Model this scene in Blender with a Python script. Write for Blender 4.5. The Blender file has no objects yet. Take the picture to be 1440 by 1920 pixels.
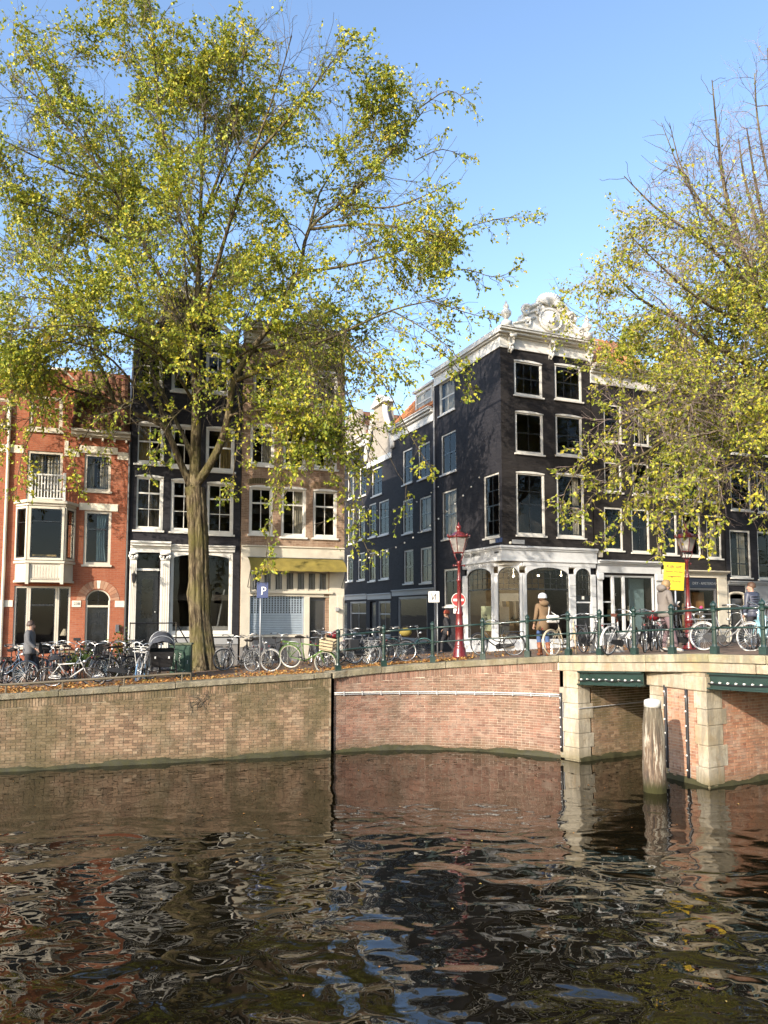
import bpy, bmesh, math, random
import numpy as np
from mathutils import Vector, Matrix

R = math.radians
random.seed(7)
scene = bpy.context.scene
COL = scene.collection

# ------------------------------------------------------------ camera
FPX, PITCH, CX, CY = 1400.0, R(4.5), 720.0, 1040.0      # focal length etc. in pixels of the 1440 x 1920 frame
CAM_H = 3.6                                              # eye height above the water
cam_data = bpy.data.cameras.new("camera")
cam = bpy.data.objects.new("camera", cam_data)
COL.objects.link(cam)
cam.location = (0, 0, CAM_H)
cam.rotation_euler = (R(90) + PITCH, 0, 0)
cam_data.sensor_fit = 'AUTO'
cam_data.sensor_width = 36
cam_data.lens = FPX / 1920 * 36
cam_data.shift_y = (CY - 960) / 1920
cam_data.clip_start = 0.1
cam_data.clip_end = 3000
scene.camera = cam

# ------------------------------------------------------------ sky, sun, exposure
LIGHT = Vector((0.61, 0.79, 0)).normalized()             # way the sunlight travels over the ground
SUN_EL = R(23.5)
world = bpy.data.worlds.new("World")
scene.world = world
world.use_nodes = True
wn = world.node_tree
wn.nodes.clear()
sky = wn.nodes.new('ShaderNodeTexSky')
sky.sky_type = 'NISHITA'
sky.sun_disc = False
sky.sun_elevation = SUN_EL
sky.sun_rotation = math.atan2(-LIGHT.x, -LIGHT.y)
sky.altitude = 0
sky.air_density = 1.0
sky.dust_density = 1.2
sky.ozone_density = 2.2
bg = wn.nodes.new('ShaderNodeBackground')
bg.inputs['Strength'].default_value = 0.15
wo = wn.nodes.new('ShaderNodeOutputWorld')
wn.links.new(sky.outputs[0], bg.inputs['Color'])
wn.links.new(bg.outputs[0], wo.inputs['Surface'])

sun_data = bpy.data.lights.new("sun", 'SUN')
sun_data.energy = 3.2
sun_data.angle = R(0.53)
sun_data.color = (1.0, 0.89, 0.74)
sun = bpy.data.objects.new("sun", sun_data)
COL.objects.link(sun)
sun.location = (-30, -30, 30)
sun.rotation_euler = Vector((LIGHT.x * math.cos(SUN_EL), LIGHT.y * math.cos(SUN_EL), -math.sin(SUN_EL))).to_track_quat('-Z', 'Y').to_euler()

scene.view_settings.view_transform = 'Standard'
scene.view_settings.look = 'None'
scene.view_settings.gamma = 1
scene.view_settings.exposure = 1.42
scene.render.engine = 'CYCLES'
scene.cycles.use_denoising = True
scene.cycles.max_bounces = 6
scene.cycles.transparent_max_bounces = 12
scene.cycles.caustics_reflective = False
scene.cycles.caustics_refractive = False

# ------------------------------------------------------------ surveying: lines of sight of the photograph met with real planes
def ray(px, py):
    u = (px - CX) / FPX
    v = (CY - py) / FPX
    c, s = math.cos(PITCH), math.sin(PITCH)
    return Vector((u, c - v * s, s + v * c))
EYE = Vector((0, 0, CAM_H))
def on_z(px, py, z=0.0):
    d = ray(px, py); return EYE + d * ((z - CAM_H) / d.z)
def at_y(px, py, y):
    d = ray(px, py); return EYE + d * (y / d.y)
def on_plane(px, py, p0, ang):
    """point where the line of sight meets the upright plane through p0 with heading ang -> (s, z)"""
    d = ray(px, py)
    dx, dy = math.cos(ang), math.sin(ang)
    nx, ny = dy, -dx
    t = ((p0[0]) * nx + (p0[1]) * ny) / (d.x * nx + d.y * ny)
    p = EYE + d * t
    return (p.x - p0[0]) * dx + (p.y - p0[1]) * dy, p.z

# ------------------------------------------------------------ mesh helpers
class MB:
    def __init__(s): s.v = []; s.f = []
    def add(s, v, f):
        o = len(s.v); s.v.extend(v); s.f.extend([tuple(i + o for i in q) for q in f]); return s
    def box(s, x0, x1, y0, y1, z0, z1):
        if x0 > x1: x0, x1 = x1, x0
        if y0 > y1: y0, y1 = y1, y0
        if z0 > z1: z0, z1 = z1, z0
        return s.add([(x0,y0,z0),(x1,y0,z0),(x1,y1,z0),(x0,y1,z0),(x0,y0,z1),(x1,y0,z1),(x1,y1,z1),(x0,y1,z1)],
              [(0,3,2,1),(4,5,6,7),(0,1,5,4),(1,2,6,5),(2,3,7,6),(3,0,4,7)])
    def prism(s, poly, y0, y1):
        """poly of (x,z) extruded along y"""
        n = len(poly)
        a = sum(poly[i][0]*poly[(i+1)%n][1]-poly[(i+1)%n][0]*poly[i][1] for i in range(n))
        if a < 0: poly = poly[::-1]
        v = [(x,y0,z) for x,z in poly] + [(x,y1,z) for x,z in poly]
        f = [tuple(range(n)), tuple(range(2*n-1, n-1, -1))]
        f += [(i, n+i, n+(i+1)%n, (i+1)%n) for i in range(n)]
        return s.add(v, f)
    def slab(s, poly, z0, z1):
        """poly of (x,y) extruded in z"""
        n = len(poly)
        a = sum(poly[i][0]*poly[(i+1)%n][1]-poly[(i+1)%n][0]*poly[i][1] for i in range(n))
        if a < 0: poly = poly[::-1]
        zz0 = z0 if isinstance(z0, (list, tuple)) else [z0]*n
        zz1 = z1 if isinstance(z1, (list, tuple)) else [z1]*n
        if a < 0: zz0 = zz0[::-1]; zz1 = zz1[::-1]
        v = [(p[0],p[1],z) for p,z in zip(poly,zz0)] + [(p[0],p[1],z) for p,z in zip(poly,zz1)]
        f = [tuple(range(n-1,-1,-1)), tuple(range(n, 2*n))] + [(i,(i+1)%n,n+(i+1)%n,n+i) for i in range(n)]
        return s.add(v, f)
    def tube(s, pts, rad, n=6, caps=True, closed=False):
        pts = [Vector(p) for p in pts]
        m = len(pts)
        if not hasattr(rad, '__len__'): rad = [rad]*m
        v = []; prev = None
        for i, p in enumerate(pts):
            if closed: t = pts[(i+1) % m] - pts[i-1]
            else: t = pts[min(i+1, m-1)] - pts[max(i-1, 0)]
            if t.length < 1e-9: t = Vector((0,0,1))
            t.normalize()
            if prev is None:
                a = Vector((0,0,1)) if abs(t.z) < .9 else Vector((1,0,0))
                e = t.cross(a).normalized()
            else:
                e = (prev - t * prev.dot(t))
                e = e.normalized() if e.length > 1e-6 else t.orthogonal().normalized()
            prev = e; b = t.cross(e)
            for k in range(n):
                w = 2*math.pi*k/n
                q = p + (e*math.cos(w) + b*math.sin(w))*rad[i]
                v.append((q.x,q.y,q.z))
        f = []
        for i in range(m if closed else m-1):
            j = (i+1) % m
            for k in range(n):
                l = (k+1) % n
                f.append((i*n+k, i*n+l, j*n+l, j*n+k))
        if caps and not closed:
            f.append(tuple(range(n-1,-1,-1))); f.append(tuple((m-1)*n+k for k in range(n)))
        return s.add(v, f)
    def lathe(s, prof, n=16, c=(0,0,0)):
        v = []; f = []; m = len(prof)
        for r, z in prof:
            for k in range(n):
                w = 2*math.pi*k/n
                v.append((c[0]+r*math.cos(w), c[1]+r*math.sin(w), c[2]+z))
        for i in range(m-1):
            for k in range(n):
                l = (k+1) % n
                f.append((i*n+k, i*n+l, (i+1)*n+l, (i+1)*n+k))
        f.append(tuple(range(n-1,-1,-1))); f.append(tuple((m-1)*n+k for k in range(n)))
        return s.add(v, f)
    def ball(s, c, r, n=8, m=6):
        rx, ry, rz = (r,r,r) if not hasattr(r,'__len__') else r
        v = [(c[0],c[1],c[2]-rz)]
        for i in range(1, m):
            t = -math.pi/2 + math.pi*i/m
            for k in range(n):
                w = 2*math.pi*k/n
                v.append((c[0]+rx*math.cos(t)*math.cos(w), c[1]+ry*math.cos(t)*math.sin(w), c[2]+rz*math.sin(t)))
        v.append((c[0],c[1],c[2]+rz)); L = len(v)-1
        f = [(0, 1+(k+1)%n, 1+k) for k in range(n)]
        for i in range(m-2):
            for k in range(n):
                f.append((1+i*n+k, 1+i*n+(k+1)%n, 1+(i+1)*n+(k+1)%n, 1+(i+1)*n+k))
        f += [(L, 1+(m-2)*n+k, 1+(m-2)*n+(k+1)%n) for k in range(n)]
        return s.add(v, f)
    def xf(s, M):
        s.v = [tuple(M @ Vector(p)) for p in s.v]; return s
    def mesh(s, name, mat, smooth=False, M=None):
        me = bpy.data.meshes.new(name)
        v = s.v if M is None else [tuple(M @ Vector(p)) for p in s.v]
        me.from_pydata(v, [], s.f)
        if mat is not None: me.materials.append(mat)
        if smooth:
            me.polygons.foreach_set('use_smooth', [True]*len(me.polygons))
        me.update()
        return me
    def build(s, name, mat, parent=None, smooth=False, M=None, bevel=0):
        o = bpy.data.objects.new(name, s.mesh(name, mat, smooth, M))
        COL.objects.link(o)
        if parent is not None: o.parent = parent
        if bevel:
            b = o.modifiers.new("bevel", 'BEVEL'); b.width = bevel; b.segments = 2; b.limit_method = 'ANGLE'
        return o

def link(name, me, parent=None, M=None):
    o = bpy.data.objects.new(name, me); COL.objects.link(o)
    if parent is not None: o.parent = parent
    if M is not None: o.matrix_local = M
    return o
def tag(o, label=None, cat=None, group=None, kind=None):
    if label: o['label'] = label
    if cat: o['category'] = cat
    if group: o['group'] = group
    if kind: o['kind'] = kind
    return o
def empty(name, loc, rz=0, label=None, cat=None, group=None):
    o = bpy.data.objects.new(name, None); COL.objects.link(o)
    o.empty_display_size = .2
    o.location = loc; o.rotation_euler = (0, 0, rz)
    return tag(o, label, cat, group)
def np_mesh(name, verts, quads, mat, parent=None, smooth=False):
    me = bpy.data.meshes.new(name)
    n = len(verts); m = len(quads); k = quads.shape[1]
    me.vertices.add(n); me.vertices.foreach_set('co', np.ascontiguousarray(verts, dtype=np.float32).ravel())
    me.loops.add(m*k); me.loops.foreach_set('vertex_index', np.ascontiguousarray(quads, dtype=np.int32).ravel())
    me.polygons.add(m)
    me.polygons.foreach_set('loop_start', np.arange(0, m*k, k, dtype=np.int32))
    me.update(calc_edges=True)
    me.polygons.foreach_set('use_smooth', np.full(m, bool(smooth)))
    me.materials.append(mat)
    o = bpy.data.objects.new(name, me); COL.objects.link(o)
    if parent is not None: o.parent = parent
    return o
BOXM = {}
def unit_box(mat):
    if mat.name not in BOXM: BOXM[mat.name] = MB().box(-.5,.5,-.5,.5,-.5,.5).mesh("unit_"+mat.name, mat)
    return BOXM[mat.name]
def boxM(x0,x1,y0,y1,z0,z1, rot=None):
    M = Matrix.Translation(((x0+x1)/2,(y0+y1)/2,(z0+z1)/2))
    if rot is not None: M = M @ rot
    return M @ Matrix.Diagonal((abs(x1-x0),abs(y1-y0),abs(z1-z0),1))

# ------------------------------------------------------------ materials
MATS = {}
class N:
    """tiny node-graph helper"""
    def __init__(s, name):
        s.m = bpy.data.materials.new(name); s.m.use_nodes = True
        s.t = s.m.node_tree; s.t.nodes.clear()
        s.out = s.t.nodes.new('ShaderNodeOutputMaterial')
    def n(s, typ, **kw):
        x = s.t.nodes.new(typ)
        for k, v in kw.items():
            if k[0] == '_': setattr(x, k[1:], v)
            else: s.set(x.inputs[k.replace('__',' ')], v)
        return x
    def set(s, inp, v):
        if isinstance(v, bpy.types.NodeSocket): s.t.links.new(v, inp)
        elif isinstance(v, bpy.types.Node): s.t.links.new(v.outputs[0], inp)
        else:
            if hasattr(inp.default_value, '__len__') and len(inp.default_value) == 4 and len(v) == 3: v = (*v, 1)
            inp.default_value = v
    def noise(s, scale, detail=3, rough=.5, vec=None, dist=0):
        x = s.n('ShaderNodeTexNoise', Scale=scale, Detail=detail, Roughness=rough, Distortion=dist)
        if vec is not None: s.set(x.inputs['Vector'], vec)
        return x.outputs[0]
    def ramp(s, fac, stops, interp='LINEAR'):
        x = s.n('ShaderNodeValToRGB'); s.set(x.inputs[0], fac)
        x.color_ramp.interpolation = interp
        e = x.color_ramp.elements
        while len(e) < len(stops): e.new(.5)
        for el, (p, c) in zip(e, stops):
            el.position = p; el.color = (*c, 1) if len(c) == 3 else c
        return x.outputs[0]
    def mix(s, fac, a, b, mode='MIX'):
        x = s.t.nodes.new('ShaderNodeMix'); x.data_type = 'RGBA'; x.blend_type = mode
        s.set(x.inputs[0], fac); s.set(x.inputs[6], a); s.set(x.inputs[7], b)
        return x.outputs[2]
    def math(s, op, a, b=0.0, c=0.0):
        x = s.t.nodes.new('ShaderNodeMath'); x.operation = op
        s.set(x.inputs[0], a); s.set(x.inputs[1], b); s.set(x.inputs[2], c)
        return x.outputs[0]
    def rangem(s, v, a, b, c=0.0, d=1.0):
        x = s.t.nodes.new('ShaderNodeMapRange'); x.clamp = True
        s.set(x.inputs[0], v)
        for i, q in enumerate((a,b,c,d)): s.set(x.inputs[i+1], q)
        return x.outputs[0]
    def pos(s): return s.n('ShaderNodeNewGeometry').outputs['Position']
    def objc(s): return s.n('ShaderNodeTexCoord').outputs['Object']
    def sep(s, v): return s.n('ShaderNodeSeparateXYZ', Vector=v)
    def comb(s, x, y, z): return s.n('ShaderNodeCombineXYZ', X=x, Y=y, Z=z).outputs[0]
    def mapping(s, v, scale): return s.n('ShaderNodeMapping', Vector=v, Scale=scale).outputs[0]
    def bump(s, h, strength=.3, dist=.01, normal=None):
        x = s.n('ShaderNodeBump', Height=h, Strength=strength, Distance=dist)
        if normal is not None: s.set(x.inputs['Normal'], normal)
        return x.outputs[0]
    def pbr(s, color, rough=.6, metal=0, normal=None, spec=.5, coat=0):
        p = s.n('ShaderNodeBsdfPrincipled'); s.set(p.inputs['Base Color'], color)
        s.set(p.inputs['Roughness'], rough); s.set(p.inputs['Metallic'], metal)
        s.set(p.inputs['Specular IOR Level'], spec)
        if coat: p.inputs['Coat Weight'].default_value = coat; p.inputs['Coat Roughness'].default_value = .1
        if normal is not None: s.set(p.inputs['Normal'], normal)
        s.t.links.new(p.outputs[0], s.out.inputs['Surface'])
        MATS[s.m.name] = s.m
        return p
def mul(c, k): return tuple(min(1, x*k) for x in c)
def plain(name, c, rough=.6, metal=0, var=.25, scale=3.0, fine=40.0, bump=.15, spec=.5, coat=0):
    """painted or worn surface: base colour with blotches, fine grain and relief"""
    g = N(name); p = g.objc()
    a = g.noise(scale, 4, .6, p); b = g.noise(fine, 3, .6, p)
    k = g.math('ADD', g.math('MULTIPLY', a, .65), g.math('MULTIPLY', b, .35))
    col = g.ramp(k, [(.3, mul(c, 1-var)), (.5, c), (.72, mul(c, 1+var))])
    rr = g.rangem(a, .3, .7, max(.02, rough-.12), min(1, rough+.12))
    g.pbr(col, rr, metal, g.bump(b, bump, .004), spec, coat)
    return g.m
def brickmat(name, c1, c2, mortar, bw=.21, rh=.0625, msize=.012, stain=(.5,.5,.5), rough=.85, dirt=.5):
    g = N(name); p = g.objc(); s = g.sep(p)
    v = g.comb(g.math('ADD', s.outputs[0], s.outputs[1]), s.outputs[2], 0)
    br = g.n('ShaderNodeTexBrick', Vector=v, Color1=c1, Color2=c2, Mortar=mortar, Scale=1.0)
    br.inputs['Mortar Size'].default_value = msize*.5; br.inputs['Mortar Smooth'].default_value = .2
    br.inputs['Bias'].default_value = 0; br.inputs['Brick Width'].default_value = bw; br.inputs['Row Height'].default_value = rh
    big = g.noise(.9, 5, .6, p); fine = g.noise(30, 3, .6, p)
    patch = g.noise(2.3, 5, .6, g.mapping(p, (1, 1, .35)), .4)
    col = g.mix(g.rangem(big, .35, .75, 0, dirt), br.outputs[0], mul(c1, .55))
    col = g.mix(g.rangem(patch, .52, .72, 0, dirt), col, mul(mortar, 1.25))
    col = g.mix(g.rangem(fine, .4, .8, 0, .35), col, mul(c2, 1.3))
    h = g.math('ADD', g.math('MULTIPLY', br.outputs[1], -1.0), g.math('MULTIPLY', fine, .3))
    g.pbr(col, rough, 0, g.bump(h, .6, .008), .2)
    return g.m

# ------------------------------------------------------------ the materials of the place
def island(g):
    a = g.n('ShaderNodeNewGeometry').outputs['Random Per Island']
    b = g.n('ShaderNodeObjectInfo').outputs['Random']
    return g.math('FRACT', g.math('ADD', a, g.math('MULTIPLY', b, 3.7)))
def brick_piece(name, stops, moss, mossamt, lime, limeamt, rough=.9, topmoss=0):
    g = N(name); p = g.pos(); r = island(g)
    col = g.ramp(r, stops)
    big = g.noise(.8, 6, .65, p); med = g.noise(3.5, 5, .65, p, .5); fine = g.noise(45, 4, .7, p)
    col = g.mix(g.rangem(med, .48, .68, 0, limeamt), col, lime)
    st = g.noise(2.2, 5, .6, g.mapping(p, (1, 1, .28)), .3)
    col = g.mix(g.rangem(big, .46, .62, 0, mossamt), col, moss)
    col = g.mix(g.rangem(st, .52, .68, 0, mossamt), col, mul(moss, .6))
    z = g.sep(p).outputs[2]
    if topmoss:
        grow = g.math('MULTIPLY', g.rangem(z, .9, 1.75), g.rangem(g.noise(2.4, 6, .75, p, .8), .44, .56))
        col = g.mix(g.math('MULTIPLY', grow, topmoss), col, (.045, .042, .014))
    wet = g.rangem(g.math('ADD', z, g.math('MULTIPLY', med, .25)), .15, .48, 1, 0)
    col = g.mix(g.math('MULTIPLY', wet, .55), col, (.07, .06, .022))
    col = g.mix(g.rangem(fine, .35, .75, 0, .5), col, mul(lime, .5))
    g.pbr(col, rough, 0, g.bump(fine, .5, .006), .25)
    return g.m
M_BR_OLD = brick_piece('old_quay_brick', [(0,(.13,.075,.045)),(.35,(.225,.135,.082)),(.7,(.30,.185,.11)),(1,(.36,.24,.15))], (.085,.07,.026), .7, (.38,.31,.21), .5, topmoss=.75)
M_BR_NEW = brick_piece('quay_brick', [(0,(.12,.055,.038)),(.3,(.20,.095,.065)),(.7,(.27,.135,.092)),(1,(.19,.115,.085))], (.11,.085,.05), .4, (.40,.31,.24), .4)
M_BR_PIER = brick_piece('pier_brick', [(0,(.26,.10,.055)),(.4,(.40,.17,.09)),(1,(.46,.24,.14))], (.20,.15,.09), .3, (.55,.47,.38), .45)
M_MORT_OLD = plain('old_mortar', (.25,.20,.13), .95, var=.35, bump=.4)
M_MORT_NEW = plain('pale_mortar', (.46,.365,.28), .95, var=.25, bump=.4)
def stone(name, c, moss, amt, fine=.3, rough=.85):
    g = N(name); p = g.pos()
    r = island(g)
    big = g.noise(1.3, 6, .65, p); med = g.noise(6, 5, .7, p, .6); f = g.noise(60, 3, .7, p)
    col = g.mix(r, mul(c, .82), mul(c, 1.12))
    col = g.mix(g.rangem(med, .42, .72, 0, .55), col, mul(c, .55))
    col = g.mix(g.rangem(big, .42, .64, 0, amt), col, moss)
    st = g.noise(3.2, 6, .7, g.mapping(p, (1.6, 1.6, .3)), .8)
    col = g.mix(g.rangem(st, .44, .58, 0, .7), col, mul(c, .45))
    col = g.mix(g.rangem(g.noise(1.9, 5, .65, g.mapping(p, (1, 1, .5)), 1.2), .56, .7, 0, .7), col, (c[0]*.62, c[1]*.48, c[2]*.32))
    col = g.mix(g.rangem(f, .4, .75, 0, fine), col, mul(c, .6))
    z = g.sep(p).outputs[2]
    wet = g.rangem(g.math('ADD', z, g.math('MULTIPLY', med, .3)), .2, .5, 1, 0)
    col = g.mix(g.math('MULTIPLY', wet, .6), col, (.10,.085,.03))
    g.pbr(col, rough, 0, g.bump(g.math('ADD', g.math('MULTIPLY', med, 2.0), f), .8, .02), .3)
    return g.m
M_COPING = stone('mossy_coping', (.27,.235,.165), (.12,.105,.045), .85)
M_BCOPING = stone('bridge_coping', (.42,.37,.27), (.24,.22,.085), .85)
M_STONE = stone('pale_stone', (.50,.44,.335), (.33,.235,.115), .75)
M_ALGAE = plain('algae', (.030,.028,.008), .8, var=.5, scale=6, bump=.6)
M_GREEN = plain('green_iron', (.010,.028,.022), .35, var=.3, scale=5, bump=.25, coat=.3)
M_DARKMET = plain('dark_metal', (.022,.022,.024), .4, var=.3)
M_CONDUIT = plain('grey_conduit', (.34,.34,.34), .45, var=.15)
M_BLACK = plain('black_rubber', (.016,.016,.017), .55, var=.3)
M_CHROME = plain('worn_chrome', (.55,.55,.54), .3, metal=.9, var=.2)
M_STEEL = plain('galvanised_steel', (.27,.28,.29), .45, metal=.5, var=.25)
M_WHITE = plain('white_paint', (.63,.61,.56), .5, var=.13, bump=.1)
M_CREAM = plain('cream_paint', (.52,.47,.38), .5, var=.14)
M_GREYPAINT = plain('grey_paint', (.30,.30,.30), .5, var=.12)
M_DKGREY = plain('dark_grey_paint', (.10,.10,.105), .5, var=.15)
M_BLACKPAINT = plain('black_gloss_paint', (.012,.012,.013), .25, var=.3)
M_RED = plain('oxide_red_paint', (.115,.012,.012), .3, var=.35, coat=.4)
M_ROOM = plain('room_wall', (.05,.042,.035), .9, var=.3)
M_CURT = plain('pale_curtain', (.50,.46,.38), .9, var=.15, scale=8)
M_CURTB = plain('blue_curtain', (.22,.33,.38), .9, var=.15, scale=8)
M_CURTY = plain('ochre_curtain', (.34,.24,.10), .9, var=.2, scale=8)
M_TILE = brick_piece('clay_roof_tile', [(0,(.34,.11,.045)),(.5,(.48,.17,.06)),(1,(.56,.24,.10))], (.20,.10,.05), .35, (.5,.3,.16), .3)
M_DKTILE = brick_piece('dark_roof_tile', [(0,(.13,.05,.03)),(.5,(.20,.08,.045)),(1,(.26,.11,.06))], (.10,.07,.04), .5, (.28,.16,.1), .3)
M_LEAD = plain('lead_sheet', (.20,.20,.21), .6, var=.2)
M_WOOD = plain('weathered_wood', (.30,.22,.13), .8, var=.3, scale=2, bump=.4)
def glass(name, tint=.82):
    g = N(name)
    tr = g.n('ShaderNodeBsdfTransparent', Color=(tint, tint, tint*.98, 1))
    gl = g.n('ShaderNodeBsdfGlossy', Color=(1,1,1,1), Roughness=.015)
    g.set(gl.inputs['Normal'], g.bump(g.noise(2.5, 1, .5, g.pos()), .25, .004))
    fr = g.n('ShaderNodeFresnel', IOR=1.32)
    bf = g.n('ShaderNodeNewGeometry').outputs['Backfacing']
    mx = g.n('ShaderNodeMixShader'); g.set(mx.inputs[0], g.math('MULTIPLY', fr.outputs[0], g.math('SUBTRACT', 1.0, bf)))
    g.t.links.new(tr.outputs[0], mx.inputs[1]); g.t.links.new(gl.outputs[0], mx.inputs[2])
    g.t.links.new(mx.outputs[0], g.out.inputs['Surface'])
    return g.m
M_GLASS = glass('window_glass')

# ------------------------------------------------------------ key lines of the quay and the bridge (water level z = 0)
def W2(px, py): p = on_z(px, py, 0); return Vector((p.x, p.y))
Q0, Q1 = W2(0, 1447), W2(620, 1413)
qd = (Q1 - Q0).normalized()
_cv = [W2(*p) for p in ((626,1411),(700,1407),(780,1405),(870,1407),(960,1412),(1052,1422))]
CURVE_END = None
AB0 = W2(1086, 1428)                       # front corner of the abutment
AX = math.atan2(*(W2(1205,1412) - AB0).yx) # heading of the canal under the bridge
AX = 0.5 * AX + 0.5 * R(27)
axd = Vector((math.cos(AX), math.sin(AX)))
P0, P1 = W2(1224, 1450), W2(1330, 1478)    # nose of the pier
BD = (P1 - AB0).normalized()
BEND = P1 + BD * 9
def zq(v, px, pyt):                        # height seen at px, pyt above ground-plan point v
    return at_y(px, pyt, v.y).z
ZT_L0, ZT_L1 = zq(Q0, 0, 1302), zq(Q1, 620, 1261)
_zc = [zq(c, x, y) for c, (x, y) in zip(_cv, ((626,1260),(700,1252),(780,1245),(870,1239),(960,1234),(1052,1229)))]
_zp = [zq(c, x, y) for c, (x, y) in zip(_cv, ((626,1299),(700,1297.5),(780,1297),(870,1297.5),(960,1299),(1052,1302)))]
def catmull(P, k):
    P = [np.array(p, float) for p in P]; Q = [2*P[0]-P[1]] + P + [2*P[-1]-P[-2]]; out = []
    for i in range(1, len(Q)-2):
        for j in range(k):
            t = j/k; a, b, c, d = Q[i-1], Q[i], Q[i+1], Q[i+2]
            out.append(.5*((2*b)+(c-a)*t+(2*a-5*b+4*c-d)*t*t+(3*b-a-3*c+d)*t**3))
    return out + [P[-1]]
_sm = catmull([(c.x, c.y, z, w) for c, z, w in zip(_cv, _zc, _zp)], 7)   # the wall bends smoothly
CURVE = [Vector((q[0], q[1])) for q in _sm]; ZT_C = [q[2] for q in _sm]; ZPIPE = [q[3] for q in _sm]
ZT_A, ZT_P, ZT_E = zq(AB0, 1086, 1229), zq(P1, 1330, 1226), 2.98

# ------------------------------------------------------------ ground heights (thin-plate through surveyed spots)
CTRL = [(Q0.x,Q0.y,ZT_L0-.03),(Q1.x,Q1.y,ZT_L1-.03)] + [(c.x,c.y,z-.02) for c, z in list(zip(CURVE, ZT_C))[5::12]] + \
    [(AB0.x,AB0.y,ZT_A-.02),(P1.x,P1.y,ZT_P-.02),(BEND.x,BEND.y,ZT_E-.02),(AB0.x+7*axd.x,AB0.y+7*axd.y,2.6),(P1.x+7*axd.x,P1.y+7*axd.y,2.75),
     (4.6,29,2.15),(-1.5,28,1.92),(1.5,33,1.85),(-12,24,1.62),(9,31,2.3),(18,35,2.3),(-30,10,1.6),(-2,42,1.8),(-20,50,2),(30,60,2.2),(0,70,1.9),(35,35,2.3)]
_c = np.array(CTRL)
def _U(r2): return np.where(r2 > 1e-12, r2*np.log(np.maximum(r2, 1e-12)), 0)
_n = len(_c); _A = np.zeros((_n+3, _n+3))
_d2 = ((_c[:,None,:2]-_c[None,:,:2])**2).sum(-1)
_A[:_n,:_n] = _U(_d2) + np.eye(_n)*.4; _A[:_n,_n] = 1; _A[:_n,_n+1:] = _c[:,:2]; _A[_n,:_n] = 1; _A[_n+1:,:_n] = _c[:,:2].T
_w = np.linalg.solve(_A, np.concatenate([_c[:,2], [0,0,0]]))
def gz(x, y):
    r2 = (_c[:,0]-x)**2 + (_c[:,1]-y)**2
    return float(_w[:_n] @ _U(r2) + _w[_n] + _w[_n+1]*x + _w[_n+2]*y)
def on_ground(px, py, lift=0.0):
    z = 2.2
    for _ in range(12):
        p = on_z(px, py, z); z = gz(p.x, p.y) + lift
    p.z = z
    return p
def gpos(px, y):
    """ground point in column px at depth y"""
    d = ray(px, 1150); p = EYE + d * (y / d.y)
    return Vector((p.x, y, gz(p.x, y)))

# ------------------------------------------------------------ water
def make_water():
    g = N('canal_water'); p = g.pos()
    big = g.noise(.95, 1.0, .35, g.mapping(p, (1.0, 1.15, 1)), .7)
    mid = g.noise(2.4, 1, .3, g.mapping(p, (1.0, 1.4, 1)), .6)
    sm = g.noise(11, 2, .5, p)
    patch = g.rangem(g.noise(.22, 2, .5, p), .35, .7, .45, 1.0)
    y = g.sep(p).outputs[1]
    near = g.rangem(y, 8, 16, 1.0, .13)
    h = g.math('ADD', g.math('MULTIPLY', big, 1.0), g.math('ADD', g.math('MULTIPLY', mid, .26), g.math('MULTIPLY', sm, .006)))
    h = g.math('MULTIPLY', h, g.math('MULTIPLY', patch, near))
    b = g.bump(h, 1.0, .13)
    bs = g.n('ShaderNodeBsdfPrincipled')
    murk = g.mix(g.noise(.5, 3, .5, p), (.005,.004,.002), (.007,.0055,.0027))
    g.set(bs.inputs['Base Color'], murk); bs.inputs['Roughness'].default_value = .015
    bs.inputs['IOR'].default_value = 1.62; g.set(bs.inputs['Normal'], b)
    g.t.links.new(bs.outputs[0], g.out.inputs['Surface'])
    return g.m
o = MB().add([(-200,-60,0),(200,-60,0),(200,90,0),(-200,90,0)], [(0,1,2,3)]).build('water', make_water())
tag(o, 'dark rippled canal water reflecting houses and sky', 'water', kind='structure')
o = MB().add([(-200,-60,-2.2),(200,-60,-2.2),(200,90,-2.2),(-200,90,-2.2)], [(0,1,2,3)]).build('canal_bed', M_ALGAE)
tag(o, kind='structure')

# ------------------------------------------------------------ street and bridge deck
def street_mat():
    g = N('clinker_paving'); p = g.pos()
    br = g.n('ShaderNodeTexBrick', Vector=g.mapping(p, (1,1,0)), Color1=(.15,.085,.06), Color2=(.21,.13,.09), Mortar=(.10,.085,.065), Scale=1.0)
    br.inputs['Mortar Size'].default_value = .006; br.inputs['Brick Width'].default_value = .21; br.inputs['Row Height'].default_value = .09
    n = g.noise(.7, 5, .6, p); f = g.noise(25, 3, .6, p)
    col = g.mix(g.rangem(n, .4, .7, 0, .6), br.outputs[0], (.16,.13,.09))
    col = g.mix(g.rangem(f, .4, .8, 0, .4), col, (.24,.2,.15))
    g.pbr(col, .85, 0, g.bump(g.math('SUBTRACT', f, br.outputs[1]), .5, .008), .3)
    return g.m
M_STREET = street_mat()
def resample(pts, step):
    out = [pts[0]]
    for a, b in zip(pts, pts[1:]):
        n = max(1, int(math.ceil((b-a).length/step)))
        out += [a.lerp(b, i/n) for i in range(1, n+1)]
    return out
FAR_L = Q0 - qd*32
edge = resample([FAR_L, Q0, Q1] + CURVE + [AB0, AB0 + axd*45], 1.2)
def grid_sheet(name, edge, depth_dirs, steps, mat, lift=0.0):
    v = []; f = []; m = len(steps)
    for i, e in enumerate(edge):
        for s in steps:
            q = e + depth_dirs[i]*s
            v.append((q.x, q.y, gz(q.x, q.y)+lift))
    for i in range(len(edge)-1):
        for j in range(m-1):
            f.append((i*m+j, (i+1)*m+j, (i+1)*m+j+1, i*m+j+1))
    return MB().add(v, f).build(name, mat, smooth=True)
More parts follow.
